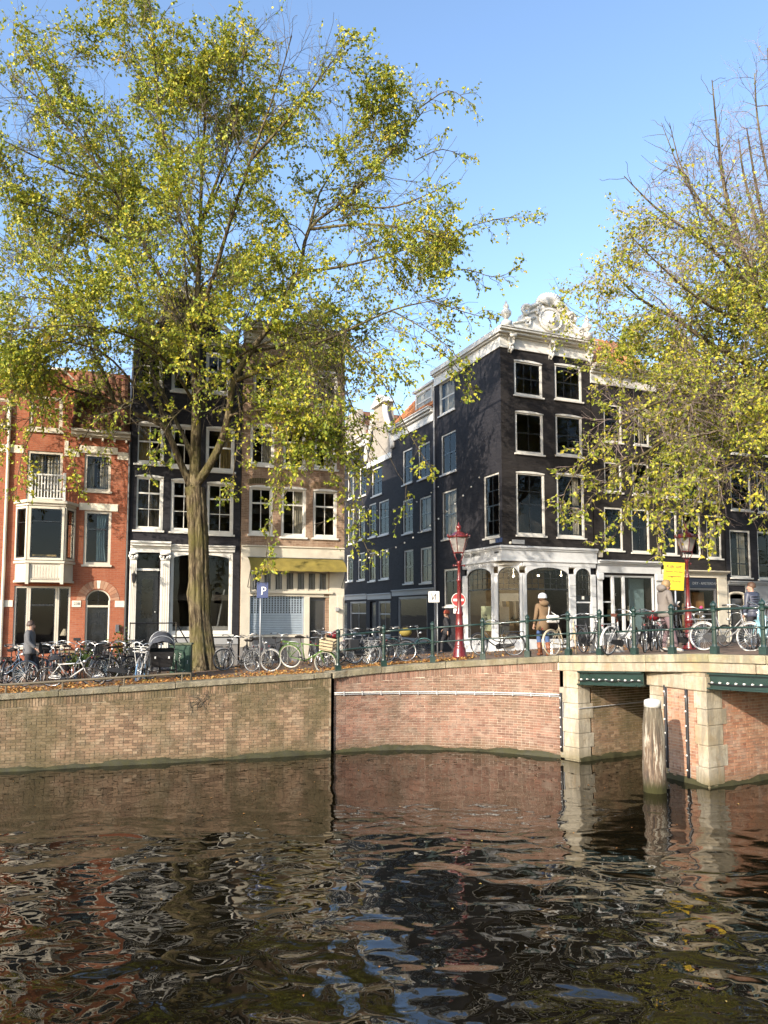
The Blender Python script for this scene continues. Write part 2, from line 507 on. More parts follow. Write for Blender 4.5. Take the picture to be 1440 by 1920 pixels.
dirs = [Vector((-.36, .93)) for _ in edge]
tag(grid_sheet('street', edge, dirs, [.06,.6,1.2,2,3,4,5,6,7,8,9,10,12,14,17,20,24,30,40], M_STREET), kind='structure')
bedge = resample([AB0 + (CURVE[-1]-AB0)*.0, P1, BEND], .8)
bin_ = Vector((-BD.y, BD.x))
tag(grid_sheet('bridge_deck', bedge, [axd]*len(bedge), [.06,1,2,3,4,5,6,7,8,9], M_STREET, .008), kind='structure')
o = MB().add([(-600,34,1.2),(600,34,1.2),(600,1500,1.2),(-600,1500,1.2)], [(0,1,2,3)]).build('ground', plain('far_ground', (.10,.09,.07), .9))
tag(o, kind='structure')

# ------------------------------------------------------------ brick walls of real bricks
_corn = np.array([(-.5,-.5,-.5),(.5,-.5,-.5),(.5,.5,-.5),(-.5,.5,-.5),(-.5,-.5,.5),(.5,-.5,.5),(.5,.5,.5),(-.5,.5,.5)])
_bf = np.array([(0,3,2,1),(4,5,6,7),(0,1,5,4),(1,2,6,5),(2,3,7,6),(3,0,4,7)])
def boxes_mesh(name, mats, mat, parent):
    A = np.array([[list(r) for r in m] for m in mats])
    v = np.einsum('nij,kj->nki', A[:,:3,:3], _corn) + A[:,None,:3,3]
    q = (_bf[None] + (np.arange(len(mats))*8)[:,None,None]).reshape(-1,4)
    return np_mesh(name, v.reshape(-1,3), q, mat, parent)
class Path:
    def __init__(s, pts, zs):
        s.p = [Vector(q) for q in pts]; s.z = list(zs); s.l = [0]
        for a, b in zip(s.p, s.p[1:]): s.l.append(s.l[-1]+(b-a).length)
        s.L = s.l[-1]
    def at(s, t):
        t = min(max(t, 0), s.L)
        i = 0
        while i < len(s.l)-2 and s.l[i+1] < t: i += 1
        k = (t-s.l[i])/max(1e-9, s.l[i+1]-s.l[i])
        d = (s.p[i+1]-s.p[i]).normalized()
        return s.p[i].lerp(s.p[i+1], k), d, s.z[i]+(s.z[i+1]-s.z[i])*k
def brick_wall(parent, path, mat, mortar, zb=-.15, solo=300, soldier=.2, jitter=.004, seed=1, bl=.213, ch=.0655, joint=.011, name='brick'):
    rnd = random.Random(seed)
    # mortar bed behind the bricks
    ns = max(2, int(path.L/.25)); v = []; f = []
    for i in range(ns+1):
        q, d, z = path.at(path.L*i/ns); n = Vector((-d.y, d.x))*.012
        for zz in (-1.2, z): v.append((q.x+n.x, q.y+n.y, zz))
    f = [(2*i, 2*i+2, 2*i+3, 2*i+1) for i in range(ns)]
    MB().add(v, f).build('mortar_bed', mortar, parent)
    items = []
    zmax = max(path.z)
    row = 0; z = zb
    while z < zmax:
        t = -(bl*.5 if row % 2 else 0) - rnd.random()*.01
        head = row % 4 == 2
        L = bl*.5 if head else bl
        while t < path.L:
            a, b = max(0, t), min(path.L, t+L-joint)
            if b-a > .03:
                q, d, zt = path.at((a+b)/2)
                zz = min(z+ch-joint/2, zt-soldier-.004)
                if zz-z > .018:
                    items.append((q, d, b-a, z+joint/2, zz))
            t += L
        z += ch; row += 1
    if soldier:
        t = 0
        while t < path.L-.05:
            q, d, zt = path.at(t+.03)
            items.append((q, d, .055, zt-soldier+.004, zt-.01)); t += .066
    mats = []
    for q, d, L, z0, z1 in items:
        n = Vector((d.y, -d.x)); o = q + n*(rnd.uniform(-1,1)*jitter)
        a = math.atan2(d.y, d.x) + rnd.uniform(-1,1)*.012
        M = Matrix.Translation((o.x - n.x*.024, o.y - n.y*.024, (z0+z1)/2)) @ Matrix.Rotation(a, 4, 'Z') @ Matrix.Rotation(rnd.uniform(-1,1)*.008, 4, 'Y')
        mats.append(M @ Matrix.Diagonal((L, .05, z1-z0, 1)))
    order = sorted(range(len(items)), key=lambda i: items[i][0].length - items[i][2]*8 if items[i][3] > .05 else 1e6)
    own = set(order[:solo])
    if own:
        me = unit_box(mat)
        for i in own: link(name, me, parent, mats[i])
    rest = [m for i, m in enumerate(mats) if i not in own]
    if rest:
        o = boxes_mesh('brickwork', rest, mat, parent); o['kind'] = 'stuff'
def strip(mb, pts, o0, o1, z0, z1):
    """solid strip along ground-plan pts between inward offsets o0, o1 and heights z0[i], z1[i]"""
    n = len(pts); v = []
    for i, p in enumerate(pts):
        d = (pts[min(i+1,n-1)] - pts[max(i-1,0)]).normalized(); w = Vector((-d.y, d.x))
        a, b = p + w*o0, p + w*o1
        v += [(a.x,a.y,z0[i]),(b.x,b.y,z0[i]),(b.x,b.y,z1[i]),(a.x,a.y,z1[i])]
    f = [(0,1,2,3), tuple((n-1)*4+k for k in (3,2,1,0))]
    for i in range(n-1):
        for k in range(4):
            l = (k+1) % 4
            f.append((i*4+k, i*4+4+k, i*4+4+l, i*4+l))
    return mb.add(v, f)
def coping_row(parent, path, length, o0, o1, th, mat, name='coping_stone', seed=3, jz=.006, t0=0, t1=None):
    rnd = random.Random(seed); t = t0; t1 = path.L if t1 is None else t1
    while t < t1-.1:
        L = min(length*rnd.uniform(.8,1.2), t1-t)
        if t1-t-L < .3: L = t1-t
        k = max(2, int(L/.4)+1)
        ss = [t+.005+(L-.01)*i/(k-1) for i in range(k)]
        dz = rnd.uniform(-jz, jz); q = [path.at(s) for s in ss]
        mb = strip(MB(), [a[0] for a in q], o0+rnd.uniform(-.008,.008), o1, [a[2]-th+dz for a in q], [a[2]+dz for a in q])
        mb.build(name, mat, parent, bevel=.015)
        t += L
def algae(parent, path, seed=5):
    rnd = random.Random(seed); n = int(path.L/.08); v = []; f = []
    ph = [rnd.uniform(0,6.3) for _ in range(6)]
    for i in range(n+1):
        t = path.L*i/n; q, d, _ = path.at(t); w = Vector((d.y, -d.x))
        h = .06 + .03*math.sin(t*1.7+ph[0]) + .02*math.sin(t*6.1+ph[1]) + rnd.uniform(-.012,.012)
        out = .055 + .025*math.sin(t*2.3+ph[2]) + .012*math.sin(t*9+ph[3]) + rnd.uniform(-.008,.008)
        for o_, z in ((-.02, h+.06), (out*.45, h), (out, .03), (out*1.15, -.3)):
            v.append((q.x+w.x*o_, q.y+w.y*o_, z))
    for i in range(n):
        for k in range(3): f.append((i*4+k, i*4+k+1, i*4+5+k, i*4+4+k))
    MB().add(v, f).build('algae_ledge', M_ALGAE, parent, smooth=True)

wl = empty('quay_wall', (0,0,0), 0, 'old mossy brown brick quay wall below the leaf-strewn bank at left', 'wall')
pl = Path([FAR_L, Q0, Q1], [ZT_L0-.1, ZT_L0-.12, ZT_L1-.14])
pl = Path([Q0-qd*3.2, Q0, Q1], [ZT_L0-.17, ZT_L0-.12, ZT_L1-.14])
brick_wall(wl, pl, M_BR_OLD, M_MORT_OLD, seed=11)
plc = Path([Q0-qd*3.2, Q0, Q1], [ZT_L0-.03, ZT_L0, ZT_L1])
coping_row(wl, plc, 1.5, -.05, .5, .13, M_COPING, seed=4)
algae(wl, pl, 5)
far = Path([FAR_L, Q0-qd*3.2], [ZT_L0-.03]*2)
strip(MB(), far.p, 0, .4, [-1.2]*2, far.z).build('wall_face', M_MORT_OLD, wl)
MB().box(0,1,0,1,0,1)
wc = empty('quay_wall', (0,0,0), 0, 'curved pink-brown brick quay wall with white cable pipe beside the bridge', 'wall')
pc = Path(CURVE, [z-.16 for z in ZT_C])
brick_wall(wc, pc, M_BR_NEW, M_MORT_NEW, seed=12)
coping_row(wc, Path([Q1+qd*.04]+CURVE[0:], [ZT_L1]+ZT_C), 1.6, -.06, .5, .16, M_COPING, seed=8)
algae(wc, pc, 6)
# dark joint between the two walls
strip(MB(), [Q1, Q1+Vector((-qd.y,qd.x))*.5], -.0, .05, [-1,-1], [ZT_L1-.15]*2).build('joint_cheek', M_MORT_OLD, wl)
# cable pipes clipped to the curved wall
zs = ZPIPE
for k, (dz, r) in enumerate(((.0,.017),(-.045,.014))):
    pts = []
    for i in range(25):
        t = pc.L*i/24; q, d, _ = pc.at(t); n = Vector((d.y,-d.x))*.03
        z = np.interp(t, pc.l, zs)+dz
        pts.append((q.x+n.x, q.y+n.y, z))
    MB().tube(pts, r, 6).build('cable_pipe', M_CONDUIT if k else M_WHITE, wc, True)
for i in range(12):
    t = pc.L*(i+.5)/12; q, d, _ = pc.at(t); z = np.interp(t, pc.l, zs); n = Vector((d.y,-d.x))
    MB().box(-.015,.015,-.055,.0,-.07,.03).build('pipe_clip', M_CONDUIT, wc).matrix_local = Matrix.Translation((q.x,q.y,z)) @ Matrix.Rotation(math.atan2(d.y,d.x),4,'Z')

# ------------------------------------------------------------ bridge
br = empty('bridge', (AB0.x, AB0.y, 0), 0, 'stone and brick canal bridge with green steel girders and a pier', 'bridge')
br_off = Matrix.Translation((-AB0.x, -AB0.y, 0))
class Sub:                                  # children of the bridge keep world-placed coordinates
    pass
br.location = (0,0,0)
CP = [CURVE[-1], AB0, P1, BEND]
ZC = [ZT_C[-1], ZT_A, ZT_P, ZT_E]
bp = Path(CP, ZC)
coping_row(br, bp, 1.35, -.07, .55, .17, M_BCOPING, seed=21, t0=.02)
bp2 = Path(CP, [z-.175 for z in ZC])
coping_row(br, bp2, 2.1, -.02, .5, .20, M_STONE, name='fascia_stone', seed=22, t0=.02)
def girder(a, b, za, zb, h):
    """I-beam with flanges and rivets between plan points a, b"""
    d = (b-a).normalized(); w = Vector((-d.y, d.x))
    g = empty
    mb = MB()
    strip(mb, [a, b], .05, .08, [za-h, zb-h], [za, zb])
    strip(mb, [a, b], -.04, .12, [za-.03, zb-.03], [za+.001, zb+.001])
    strip(mb, [a, b], -.06, .12, [za-h-.03, zb-h-.03], [za-h, zb-h])
    gi = mb.build('girder', M_GREEN, br)
    n = int((b-a).length/.17)
    for i in range(n):
        p = a.lerp(b, (i+.5)/n) ; z = za+(zb-za)*(i+.5)/n - h + .10
        mb = MB().ball((p.x-w.x*.0, p.y-w.y*.0, z), .026, 6, 4); mb.tube([(p.x,p.y,z),(p.x+w.x*.05,p.y+w.y*.05,z)], .015, 5)
        mb.build('lamp_bulb', M_WHITE, gi)
    pts = [(a.lerp(b, i/20).x-w.x*.015, a.lerp(b, i/20).y-w.y*.015, za+(zb-za)*i/20-h+.085-.015*math.sin(i*1.3)) for i in range(21)]
    MB().tube(pts, .012, 5).build('lamp_cable', M_DARKMET, gi)
zg = lambda p: bp.at((p-CP[0]).length)[2]-.385
GA = AB0 + BD*.02; GB = AB0.lerp(P0, .97)
P0s = AB0 + BD*((P0-AB0).dot(BD))            # pier corners on the bridge line
girder(GA, P0s, ZT_A-.38, (ZT_A+ZT_P)/2-.38, .30)
girder(P1+BD*.05, BEND, ZT_P-.39, ZT_E-.4, .30)
# deck slab underside
mb = MB()
nn = 9
v = []; f = []
for i, (p, z) in enumerate(((AB0-BD*.3, ZT_A-.42), (P1, ZT_P-.42), (BEND, ZT_E-.42))):
    for s in (.1, 9): q = p + axd*s; v.append((q.x,q.y,z))
MB().add(v, [(0,1,3,2),(2,3,5,4)]).build('deck_soffit', M_MORT_OLD, br)
for k in range(1, 8):
    a = AB0 + axd*(k*1.1); b = BEND + axd*(k*1.1)
    strip(MB(), [a, b], -.08, .08, [ZT_A-.75, ZT_E-.75], [ZT_A-.43, ZT_E-.43]).build('deck_beam', M_GREEN, br)
def wall_run(a, b, z, stone_w0, stone_w1, solo, seed, mat=None, face='pale_stone'):
    """brick face between plan points a and b with stone quoins at either end"""
    d = (b-a).normalized(); L = (b-a).length
    pa, pb = a + d*stone_w0, b - d*stone_w1
    brick_wall(br, Path([pa, pb], [z, z]), mat or M_BR_PIER, M_MORT_NEW, solo=solo, soldier=0, seed=seed)
    algae(br, Path([a, b], [z, z]), seed)
def quoins(p, dA, dB, wA, wB, z1, seed, zb=-.3, hh=.34):
    """stacked corner stones; p corner, dA and dB unit plan headings along the two faces"""
    rnd = random.Random(seed); z = zb; k = 0
    while z < z1-.02:
        h = min(hh*rnd.uniform(.8,1.2), z1-z)
        if z1-z-h < .1: h = z1-z
        a = wA*(1.0 if k % 2 else .78); b = wB*(.8 if k % 2 else 1.0); e = .018+rnd.uniform(0,.012)
        n = -(dA+dB).normalized()*e
        pl_ = [p+n, p+dA*a+n*.6, p+dA*a+dB*b, p+dB*b+n*.6]
        MB().slab([(q.x,q.y) for q in pl_], z+.004, z+h-.004).build('quoin_stone', M_STONE, br, bevel=.012)
        z += h; k += 1
top_a = ZT_A-.385
wall_run(AB0, AB0+axd*9, ZT_A-.72, .45, .0, 0, 31, M_BR_OLD)
quoins(AB0, (CURVE[-1]-AB0).normalized(), axd, (CURVE[-1]-AB0).length+.02, .5, top_a, 41)
PN = (P1-P0).normalized()
top_p = (ZT_A+ZT_P)/2-.385
# pier: nose between P0 and P1, long side from P1 along the canal
wall_run(P0, P1, top_p-.05, .3, .28, 200, 32, M_BR_PIER)
wall_run(P1, P1+axd*9, top_p-.3, .5, 0, 120, 33, M_BR_PIER)
quoins(P0, PN, axd, .5, .4, top_p, 42)
quoins(P1, -PN, axd, .34, .62, top_p, 43, hh=.42)
back = MB().slab([(P0+PN*.03+axd*.02)[:], (P1-PN*.03+axd*.02)[:], (P1+axd*9-PN*.03)[:], (P0+axd*9+PN*.03)[:]], -1.5, top_p-.02).build('pier_core', M_MORT_NEW, br)
MB().slab([(P0-PN*.1-axd*.06)[:], (P1+PN*.06-axd*.06)[:], (P1+PN*.06+axd*.6)[:], (P0-PN*.1+axd*.6)[:]], top_p-.30, top_p).build('pier_cap', M_STONE, br, bevel=.02)
MB().slab([(P0-PN*.1-axd*.02)[:], (P1+PN*.0-axd*.02)[:], (P1+PN*.0+axd*9)[:], (P0-PN*.1+axd*9)[:]], top_p+.002, ZT_P-.40).build('pier_bearing', M_STONE, br)
# dark pipes on abutment and pier
def pipe_down(p, n, z1, z0, r=.035):
    MB().tube([(p.x+n.x*r, p.y+n.y*r, z0+(z1-z0)*i/6) for i in range(7)], r, 8).build('down_pipe', M_DARKMET, br, True)
    mb = MB()
    for i in range(6): mb.ball((p.x+n.x*(r*2), p.y+n.y*(r*2), z0+(z1-z0)*(i+.5)/6), .022, 6, 4)
    mb.build('pipe_lamp', M_WHITE, br)
    MB().tube([(p.x+n.x*r+.05, p.y+n.y*r, z) for z in (z1+.1, z0+.05, z0-.04)]+[(p.x+n.x*r+.02, p.y+n.y*r, z0-.07)], .013, 5).build('thin_cable', M_CONDUIT, br, True)
nb = Vector((PN.y, -PN.x))
ca = (AB0-CURVE[-1]).normalized()
pipe_down(CURVE[-1]+ca*.05, Vector((ca.y,-ca.x)), 1.62, .18)
pipe_down(P0.lerp(P1, .30), nb, top_p-.25, .22)
pipe_down(P0.lerp(P1, .68), nb, top_p-.3, .12)
MB().tube([(AB0.x+axd.x*s+axd.y*.03, AB0.y+axd.y*s-axd.x*.03, 1.28+.02*s) for s in (0,.5,1,1.6,2.2)], .013, 5).build('thin_cable', M_CONDUIT, br)

# ------------------------------------------------------------ houses: kit of parts
M_REDBR = brickmat('red_house_brick', (.265,.075,.038), (.34,.115,.058), (.29,.155,.105), dirt=.35)
M_BROWNBR = brickmat('brown_house_brick', (.19,.115,.075), (.30,.195,.13), (.36,.29,.22), dirt=.5)
M_BLACKBR = brickmat('black_painted_brick', (.016,.0155,.019), (.029,.0275,.032), (.025,.024,.027), dirt=.35, rough=.7)
M_BLACKBR2 = brickmat('brown_black_brick', (.017,.0148,.0148), (.030,.0265,.026), (.026,.024,.0235), dirt=.4, rough=.75)
M_GREYBR = brickmat('grey_render_brick', (.30,.27,.23), (.36,.32,.27), (.3,.27,.23), dirt=.4)
M_OLIVE = plain('olive_awning', (.20,.155,.03), .8, var=.35, scale=4)
M_SHUT = plain('shutter_metal', (.36,.42,.48), .4, metal=.3, var=.15, scale=4)
M_STONEB = plain('stone_band', (.66,.60,.48), .8, var=.15, scale=5)
M_WARM = plain('shop_interior', (.30,.22,.13), .8, var=.4, scale=2)
M_PLINTH = plain('grey_plinth', (.20,.19,.18), .8, var=.3, scale=3)
M_PANELW = plain('shopfront_grey_white', (.52,.53,.54), .5, var=.1, scale=5)
M_INK = plain('black_ink', (.02,.02,.02), .6, var=.1)

def text_mesh(body, size, mat, extrude=.004, align='CENTER', shear=0):
    c = bpy.data.curves.new('lettering', 'FONT'); c.body = body; c.size = size; c.extrude = extrude
    c.align_x = align; c.align_y = 'CENTER'; c.shear = shear; c.resolution_u = 2
    t = bpy.data.objects.new('lettering', c); COL.objects.link(t)
    dg = bpy.context.evaluated_depsgraph_get()
    me = bpy.data.meshes.new_from_object(t.evaluated_get(dg))
    bpy.data.objects.remove(t); bpy.data.curves.remove(c)
    me.materials.clear(); me.materials.append(mat)
    return me
FACE = Matrix(((1,0,0,0),(0,0,-1,0),(0,1,0,0),(0,0,0,1)))       # lettering plane -> facade plane (faces -y)

class Facade:
    def __init__(s, root, p0, ang, sub=None):
        s.root = root; s.p0 = Vector(p0[:2]); s.ang = ang; s.zb = root.location.z
        W = Matrix.Translation((s.p0.x, s.p0.y, s.zb)) @ Matrix.Rotation(ang, 4, 'Z')
        RW = Matrix.Translation(root.location) @ Matrix.Rotation(root.rotation_euler.z, 4, 'Z')
        s.M = RW.inverted() @ W
    def sub(s, x, y, da):
        d = Vector((math.cos(s.ang), math.sin(s.ang))); n = Vector((-d.y, d.x))
        return Facade(s.root, s.p0 + d*x + n*y, s.ang + da)
    def s_at(s, px, py=1150): return on_plane(px, py, s.p0, s.ang)[0]
    def z_at(s, px, py): return on_plane(px, py, s.p0, s.ang)[1] - s.zb
    def rect(s, a, b, c, d):
        """pixel box left, top, right, bottom -> x0, x1, z0, z1 in the facade"""
        m = (b+d)/2; h = (a+c)/2
        return s.s_at(a, m), s.s_at(c, m), s.z_at(h, d), s.z_at(h, b)
    def part(s, name, mb, mat, parent=None, smooth=False, bevel=0):
        return mb.build(name, mat, parent or s.root, smooth, s.M, bevel)
    def box(s, name, mat, x0,x1,y0,y1,z0,z1, parent=None, bevel=.006):
        return s.part(name, MB().box(x0,x1,y0,y1,z0,z1), mat, parent, False, bevel)
    def place(s, name, me, M, parent=None): return link(name, me, parent or s.root, s.M @ M)
    def wall(s, x0, x1, z0, z1, holes, mat, reveal=.22, name='wall', top=None):
        """front face with real openings; top: optional list of (x, z) gable points above z1"""
        xs = sorted({x0, x1, *[h[0] for h in holes], *[h[1] for h in holes]})
        zs = sorted({z0, z1, *[h[2] for h in holes], *[h[3] for h in holes]})
        xs = [x for x in xs if x0-1e-6 <= x <= x1+1e-6]; zs = [z for z in zs if z0-1e-6 <= z <= z1+1e-6]
        mb = MB()
        for a, b in zip(xs, xs[1:]):
            for c, d in zip(zs, zs[1:]):
                mx, mz = (a+b)/2, (c+d)/2
                if any(h[0] < mx < h[1] and h[2] < mz < h[3] for h in holes): continue
                mb.add([(a,0,c),(b,0,c),(b,0,d),(a,0,d)], [(0,1,2,3)])
                mb.add([(a,reveal,c),(b,reveal,c),(b,reveal,d),(a,reveal,d)], [(3,2,1,0)])
        for h in holes:
            a, b, c, d = h[:4]; r = reveal
            mb.add([(a,0,c),(b,0,c),(b,0,d),(a,0,d),(a,r,c),(b,r,c),(b,r,d),(a,r,d)], [(0,4,5,1),(1,5,6,2),(2,6,7,3),(3,7,4,0)])
        if top:
            mb.prism([(x1, z1), *top[::-1], (x0, z1)] if False else [(x0, z1)] + list(top) + [(x1, z1)], 0, reveal)
        return s.part(name, mb, mat)
    def shell(s, x0, x1, z0, z1, depth, mat, roof=True):
        """flanks, back, ceiling and an inner wall that the windows look on to"""
        e = .006; mb = MB()
        mb.box(x0+e, x0+.2, .0+e, depth, z0, z1-e).box(x1-.2, x1-e, .0+e, depth, z0, z1-e).box(x0+.2, x1-.2, depth-.2, depth, z0, z1-e)
        s.part('side_wall', mb, mat)
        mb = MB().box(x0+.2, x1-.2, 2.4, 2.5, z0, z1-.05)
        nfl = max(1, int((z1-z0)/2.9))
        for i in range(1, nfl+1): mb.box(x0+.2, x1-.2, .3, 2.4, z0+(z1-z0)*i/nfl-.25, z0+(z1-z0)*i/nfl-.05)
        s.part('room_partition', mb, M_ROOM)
        if roof: s.part('roof_deck', MB().box(x0+e, x1-e, .1, depth, z1-.02, z1+.05), M_LEAD)
    def curtain(s, x0, x1, z0, z1, mat, y=.26, parent=None, gather=0):
        n = 24; v = []; f = []
        for i in range(n+1):
            t = i/n; x = x0+(x1-x0)*t
            for j in range(4):
                u = j/3; xx = x + (x0-x)*gather*math.sin(u*math.pi)*.5
                v.append((xx, y+.025*math.sin(t*26+u)+.01*math.sin(t*57), z0+(z1-z0)*u))
        for i in range(n):
            for j in range(3): f.append((i*4+j, i*4+4+j, i*4+5+j, i*4+1+j))
        return s.part('curtain', MB().add(v, f), mat, parent, True)
    def window(s, rect, cols=2, hz=(.5,), fmat=None, smat=None, fw=.085, inset=.035, sill=.07, bow=0, curt=None, thick=None, bar=.024, name='window', bottom=None, sillmat=None):
        fmat = fmat or M_WHITE; smat = smat or fmat
        x0, x1, z0, z1 = rect[:4]
        y0, y1 = inset, inset+.11
        mb = MB()
        g = .004
        bw = bottom if bottom is not None else fw
        mb.box(x0+g, x0+fw, y0, y1, z0+g, z1-g).box(x1-fw, x1-g, y0, y1, z0+g, z1-g)
        mb.box(x0+fw, x1-fw, y0, y1, z1-fw, z1-g).box(x0+fw, x1-fw, y0, y1, z0+g, z0+bw)
        if bow:
            n = 8
            poly = [(x0+(x1-x0)*i/n, z1-.012+bow*(1-(2*i/n-1)**2)) for i in range(n+1)] + [(x1, z1-.05), (x0, z1-.05)]
            mb.prism(poly, -.012, .03)
        w = s.part(name, mb, fmat)
        if sill: s.box('sill', sillmat or fmat, x0-.05, x1+.05, -sill, .05, z0-.07, z0-.002, w)
        ax0, ax1, az0, az1 = x0+fw, x1-fw, z0+bw, z1-fw
        sy0, sy1 = y0+.035, y0+.075; sw = .035
        mb = MB()
        mb.box(ax0, ax0+sw, sy0, sy1, az0, az1).box(ax1-sw, ax1, sy0, sy1, az0, az1)
        mb.box(ax0+sw, ax1-sw, sy0, sy1, az1-sw, az1).box(ax0+sw, ax1-sw, sy0, sy1, az0, az0+sw*1.4)
        cz = [az1 - (az1-az0)*h for h in hz]; mid = thick if thick is not None else (len(hz)//2 if hz else -1)
        edges = [az1-sw] + [] ; rows = []
        prev = az1-sw
        for i, z in enumerate(cz):
            t = .028 if i == mid else bar/2
            mb.box(ax0+sw, ax1-sw, sy0-(.006 if i == mid else 0), sy1-.004, z-t, z+t); rows.append((z+t, prev)); prev = z-t
        rows.append((az0+sw*1.4, prev))
        xs = []; px_ = ax0+sw
        for i in range(1, cols):
            x = ax0+sw + (ax1-ax0-2*sw)*i/cols
            mb.box(x-bar/2, x+bar/2, sy0+.004, sy1-.008, az0+sw*1.4, az1-sw); xs.append((px_, x-bar/2)); px_ = x+bar/2
        xs.append((px_, ax1-sw))
        s.part('sash', mb, smat, w)
        me = unit_box(M_GLASS)
        for a, b in xs:
            for c, d in rows:
                rot = Matrix.Rotation(random.uniform(-1,1)*.006, 4, 'Z') @ Matrix.Rotation(random.uniform(-1,1)*.006, 4, 'X')
                s.place('pane', me, boxM(a, b, sy0+.018, sy0+.023, c, d, rot), w)
        if curt:
            for k in (curt if isinstance(curt, list) else [curt]):
                u0, u1, mat = k[:3]
                s.curtain(ax0+(ax1-ax0)*u0, ax0+(ax1-ax0)*u1, az0, az1, mat, .24, w, k[3] if len(k) > 3 else 0)
        return w
    def cornice(s, x0, x1, z, steps, mat, name='cornice', ret=0):
        """stacked mouldings; steps = (height, projection) from bottom up"""
        mb = MB(); zz = z
        for i, (h, p) in enumerate(steps):
            mb.box(x0-p*ret, x1+p*ret, -p, .1+i*.002, zz, zz+h); zz += h
        return s.part(name, mb, mat, None, False, .008)
    def letters(s, body, x, z, size, mat, y=-.02, parent=None, shear=0, rot=0):
        me = text_mesh(body, size, mat, .003, shear=shear)
        return s.place('lettering', me, Matrix.Translation((x, y, z)) @ Matrix.Rotation(rot, 4, 'Y') @ FACE, parent)
    def door(s, rect, mat, panels=((.12,.88,.08,.42),(.12,.88,.48,.92)), glassy=None, y=.12, knob=M_CHROME, name='door'):
        x0, x1, z0, z1 = rect; w, h = x1-x0, z1-z0
        d = s.box(name, mat, x0, x1, y, y+.06, z0, z1)
        for a, b, c, e in panels:
            xa, xb, za, zb = x0+w*a, x0+w*b, z0+h*c, z0+h*e
            mb = MB(); t = .018
            mb.box(xa, xb, y-.015, y, za, za+t).box(xa, xb, y-.015, y, zb-t, zb).box(xa, xa+t, y-.015, y, za+t, zb-t).box(xb-t, xb, y-.015, y, za+t, zb-t)
            s.part('panel_moulding', mb, mat, d)
        if glassy:
            a, b, c, e = glassy
            s.place('pane', unit_box(M_GLASS), boxM(x0+w*a, x0+w*b, y-.012, y-.006, z0+h*c, z0+h*e), d)
        s.part('handle', MB().ball((x1-w*.12, y-.04, z0+h*.48), .028, 8, 6).tube([(x1-w*.12,y,z0+h*.48),(x1-w*.12,y-.04,z0+h*.48)], .012, 6), knob, d, True)
        return d
def arch_pts(x0, x1, z, rise, n=14):
    c = (x0+x1)/2; r = (x1-x0)/2
    return [(c - r*math.cos(math.pi*i/n), z + rise*math.sin(math.pi*i/n)) for i in range(n+1)]
def spandrel(x0, x1, zs, zt, rise, y0, y1, n=14):
    """fill between an arch springing at zs (rise) and a flat head at zt"""
    mb = MB(); a = arch_pts(x0, x1, zs, rise, n)
    for p, q in zip(a, a[1:]):
        mb.prism([p, q, (q[0], zt), (p[0], zt)], y0, y1)
    return mb
def roof_tiles(parent, M, W, L, mat, tw=.22, tl=.30, name='roof_tiles'):
    """overlapping S-tiles on a slope; M maps (along eave, up the slope, out of the slope)"""
    nx, ny = int(W/tw), int(L/tl); v = []; q = []
    prof = [(0,.0),(.25,.045),(.5,.05),(.75,.02),(1.0,-.01)]
    for j in range(ny):
        for i in range(nx):
            jt = random.uniform(-.008,.008); o = len(v)
            for (u, h) in prof:
                v.append(M @ Vector((i*tw+u*tw*1.05, j*tl+jt, h+.035))); v.append(M @ Vector((i*tw+u*tw*1.05, (j+1)*tl+.05+jt, h+.0)))
                v.append(M @ Vector((i*tw+u*tw*1.05, j*tl+jt, h-.0)))
            for k in range(4):
                a = o+k*3; q.append((a, a+3, a+4, a+1)); q.append((a+2, a+5, a+3, a))
    o_ = np_mesh(name, np.array([list(x) for x in v]), np.array(q), mat, parent); o_['kind'] = 'stuff'
    return o_

# ------------------------------------------------------------ survey of the house fronts
A_L = R(20)
BC = at_y(645, 1150, 28.0).xy                 # right-hand corner of the brown house
A_M = R(23)
CC = at_y(944, 1150, 29.0).xy                 # corner of the big black house
dL = Vector((math.cos(A_L), math.sin(A_L))); dM = Vector((math.cos(A_M), math.sin(A_M)))
def row_house(name, label, cat, px0, px1, base, ang, lift=0):
    a, b = on_plane(px0, 1150, base, ang)[0], on_plane(px1, 1150, base, ang)[0]
    d = Vector((math.cos(ang), math.sin(ang)))
    p = Vector(base)+d*a; m = Vector(base)+d*((a+b)/2)
    root = empty(name, (p.x, p.y, gz(m.x, m.y)+lift), ang, label, cat)
    return root, Facade(root, p, ang), b-a

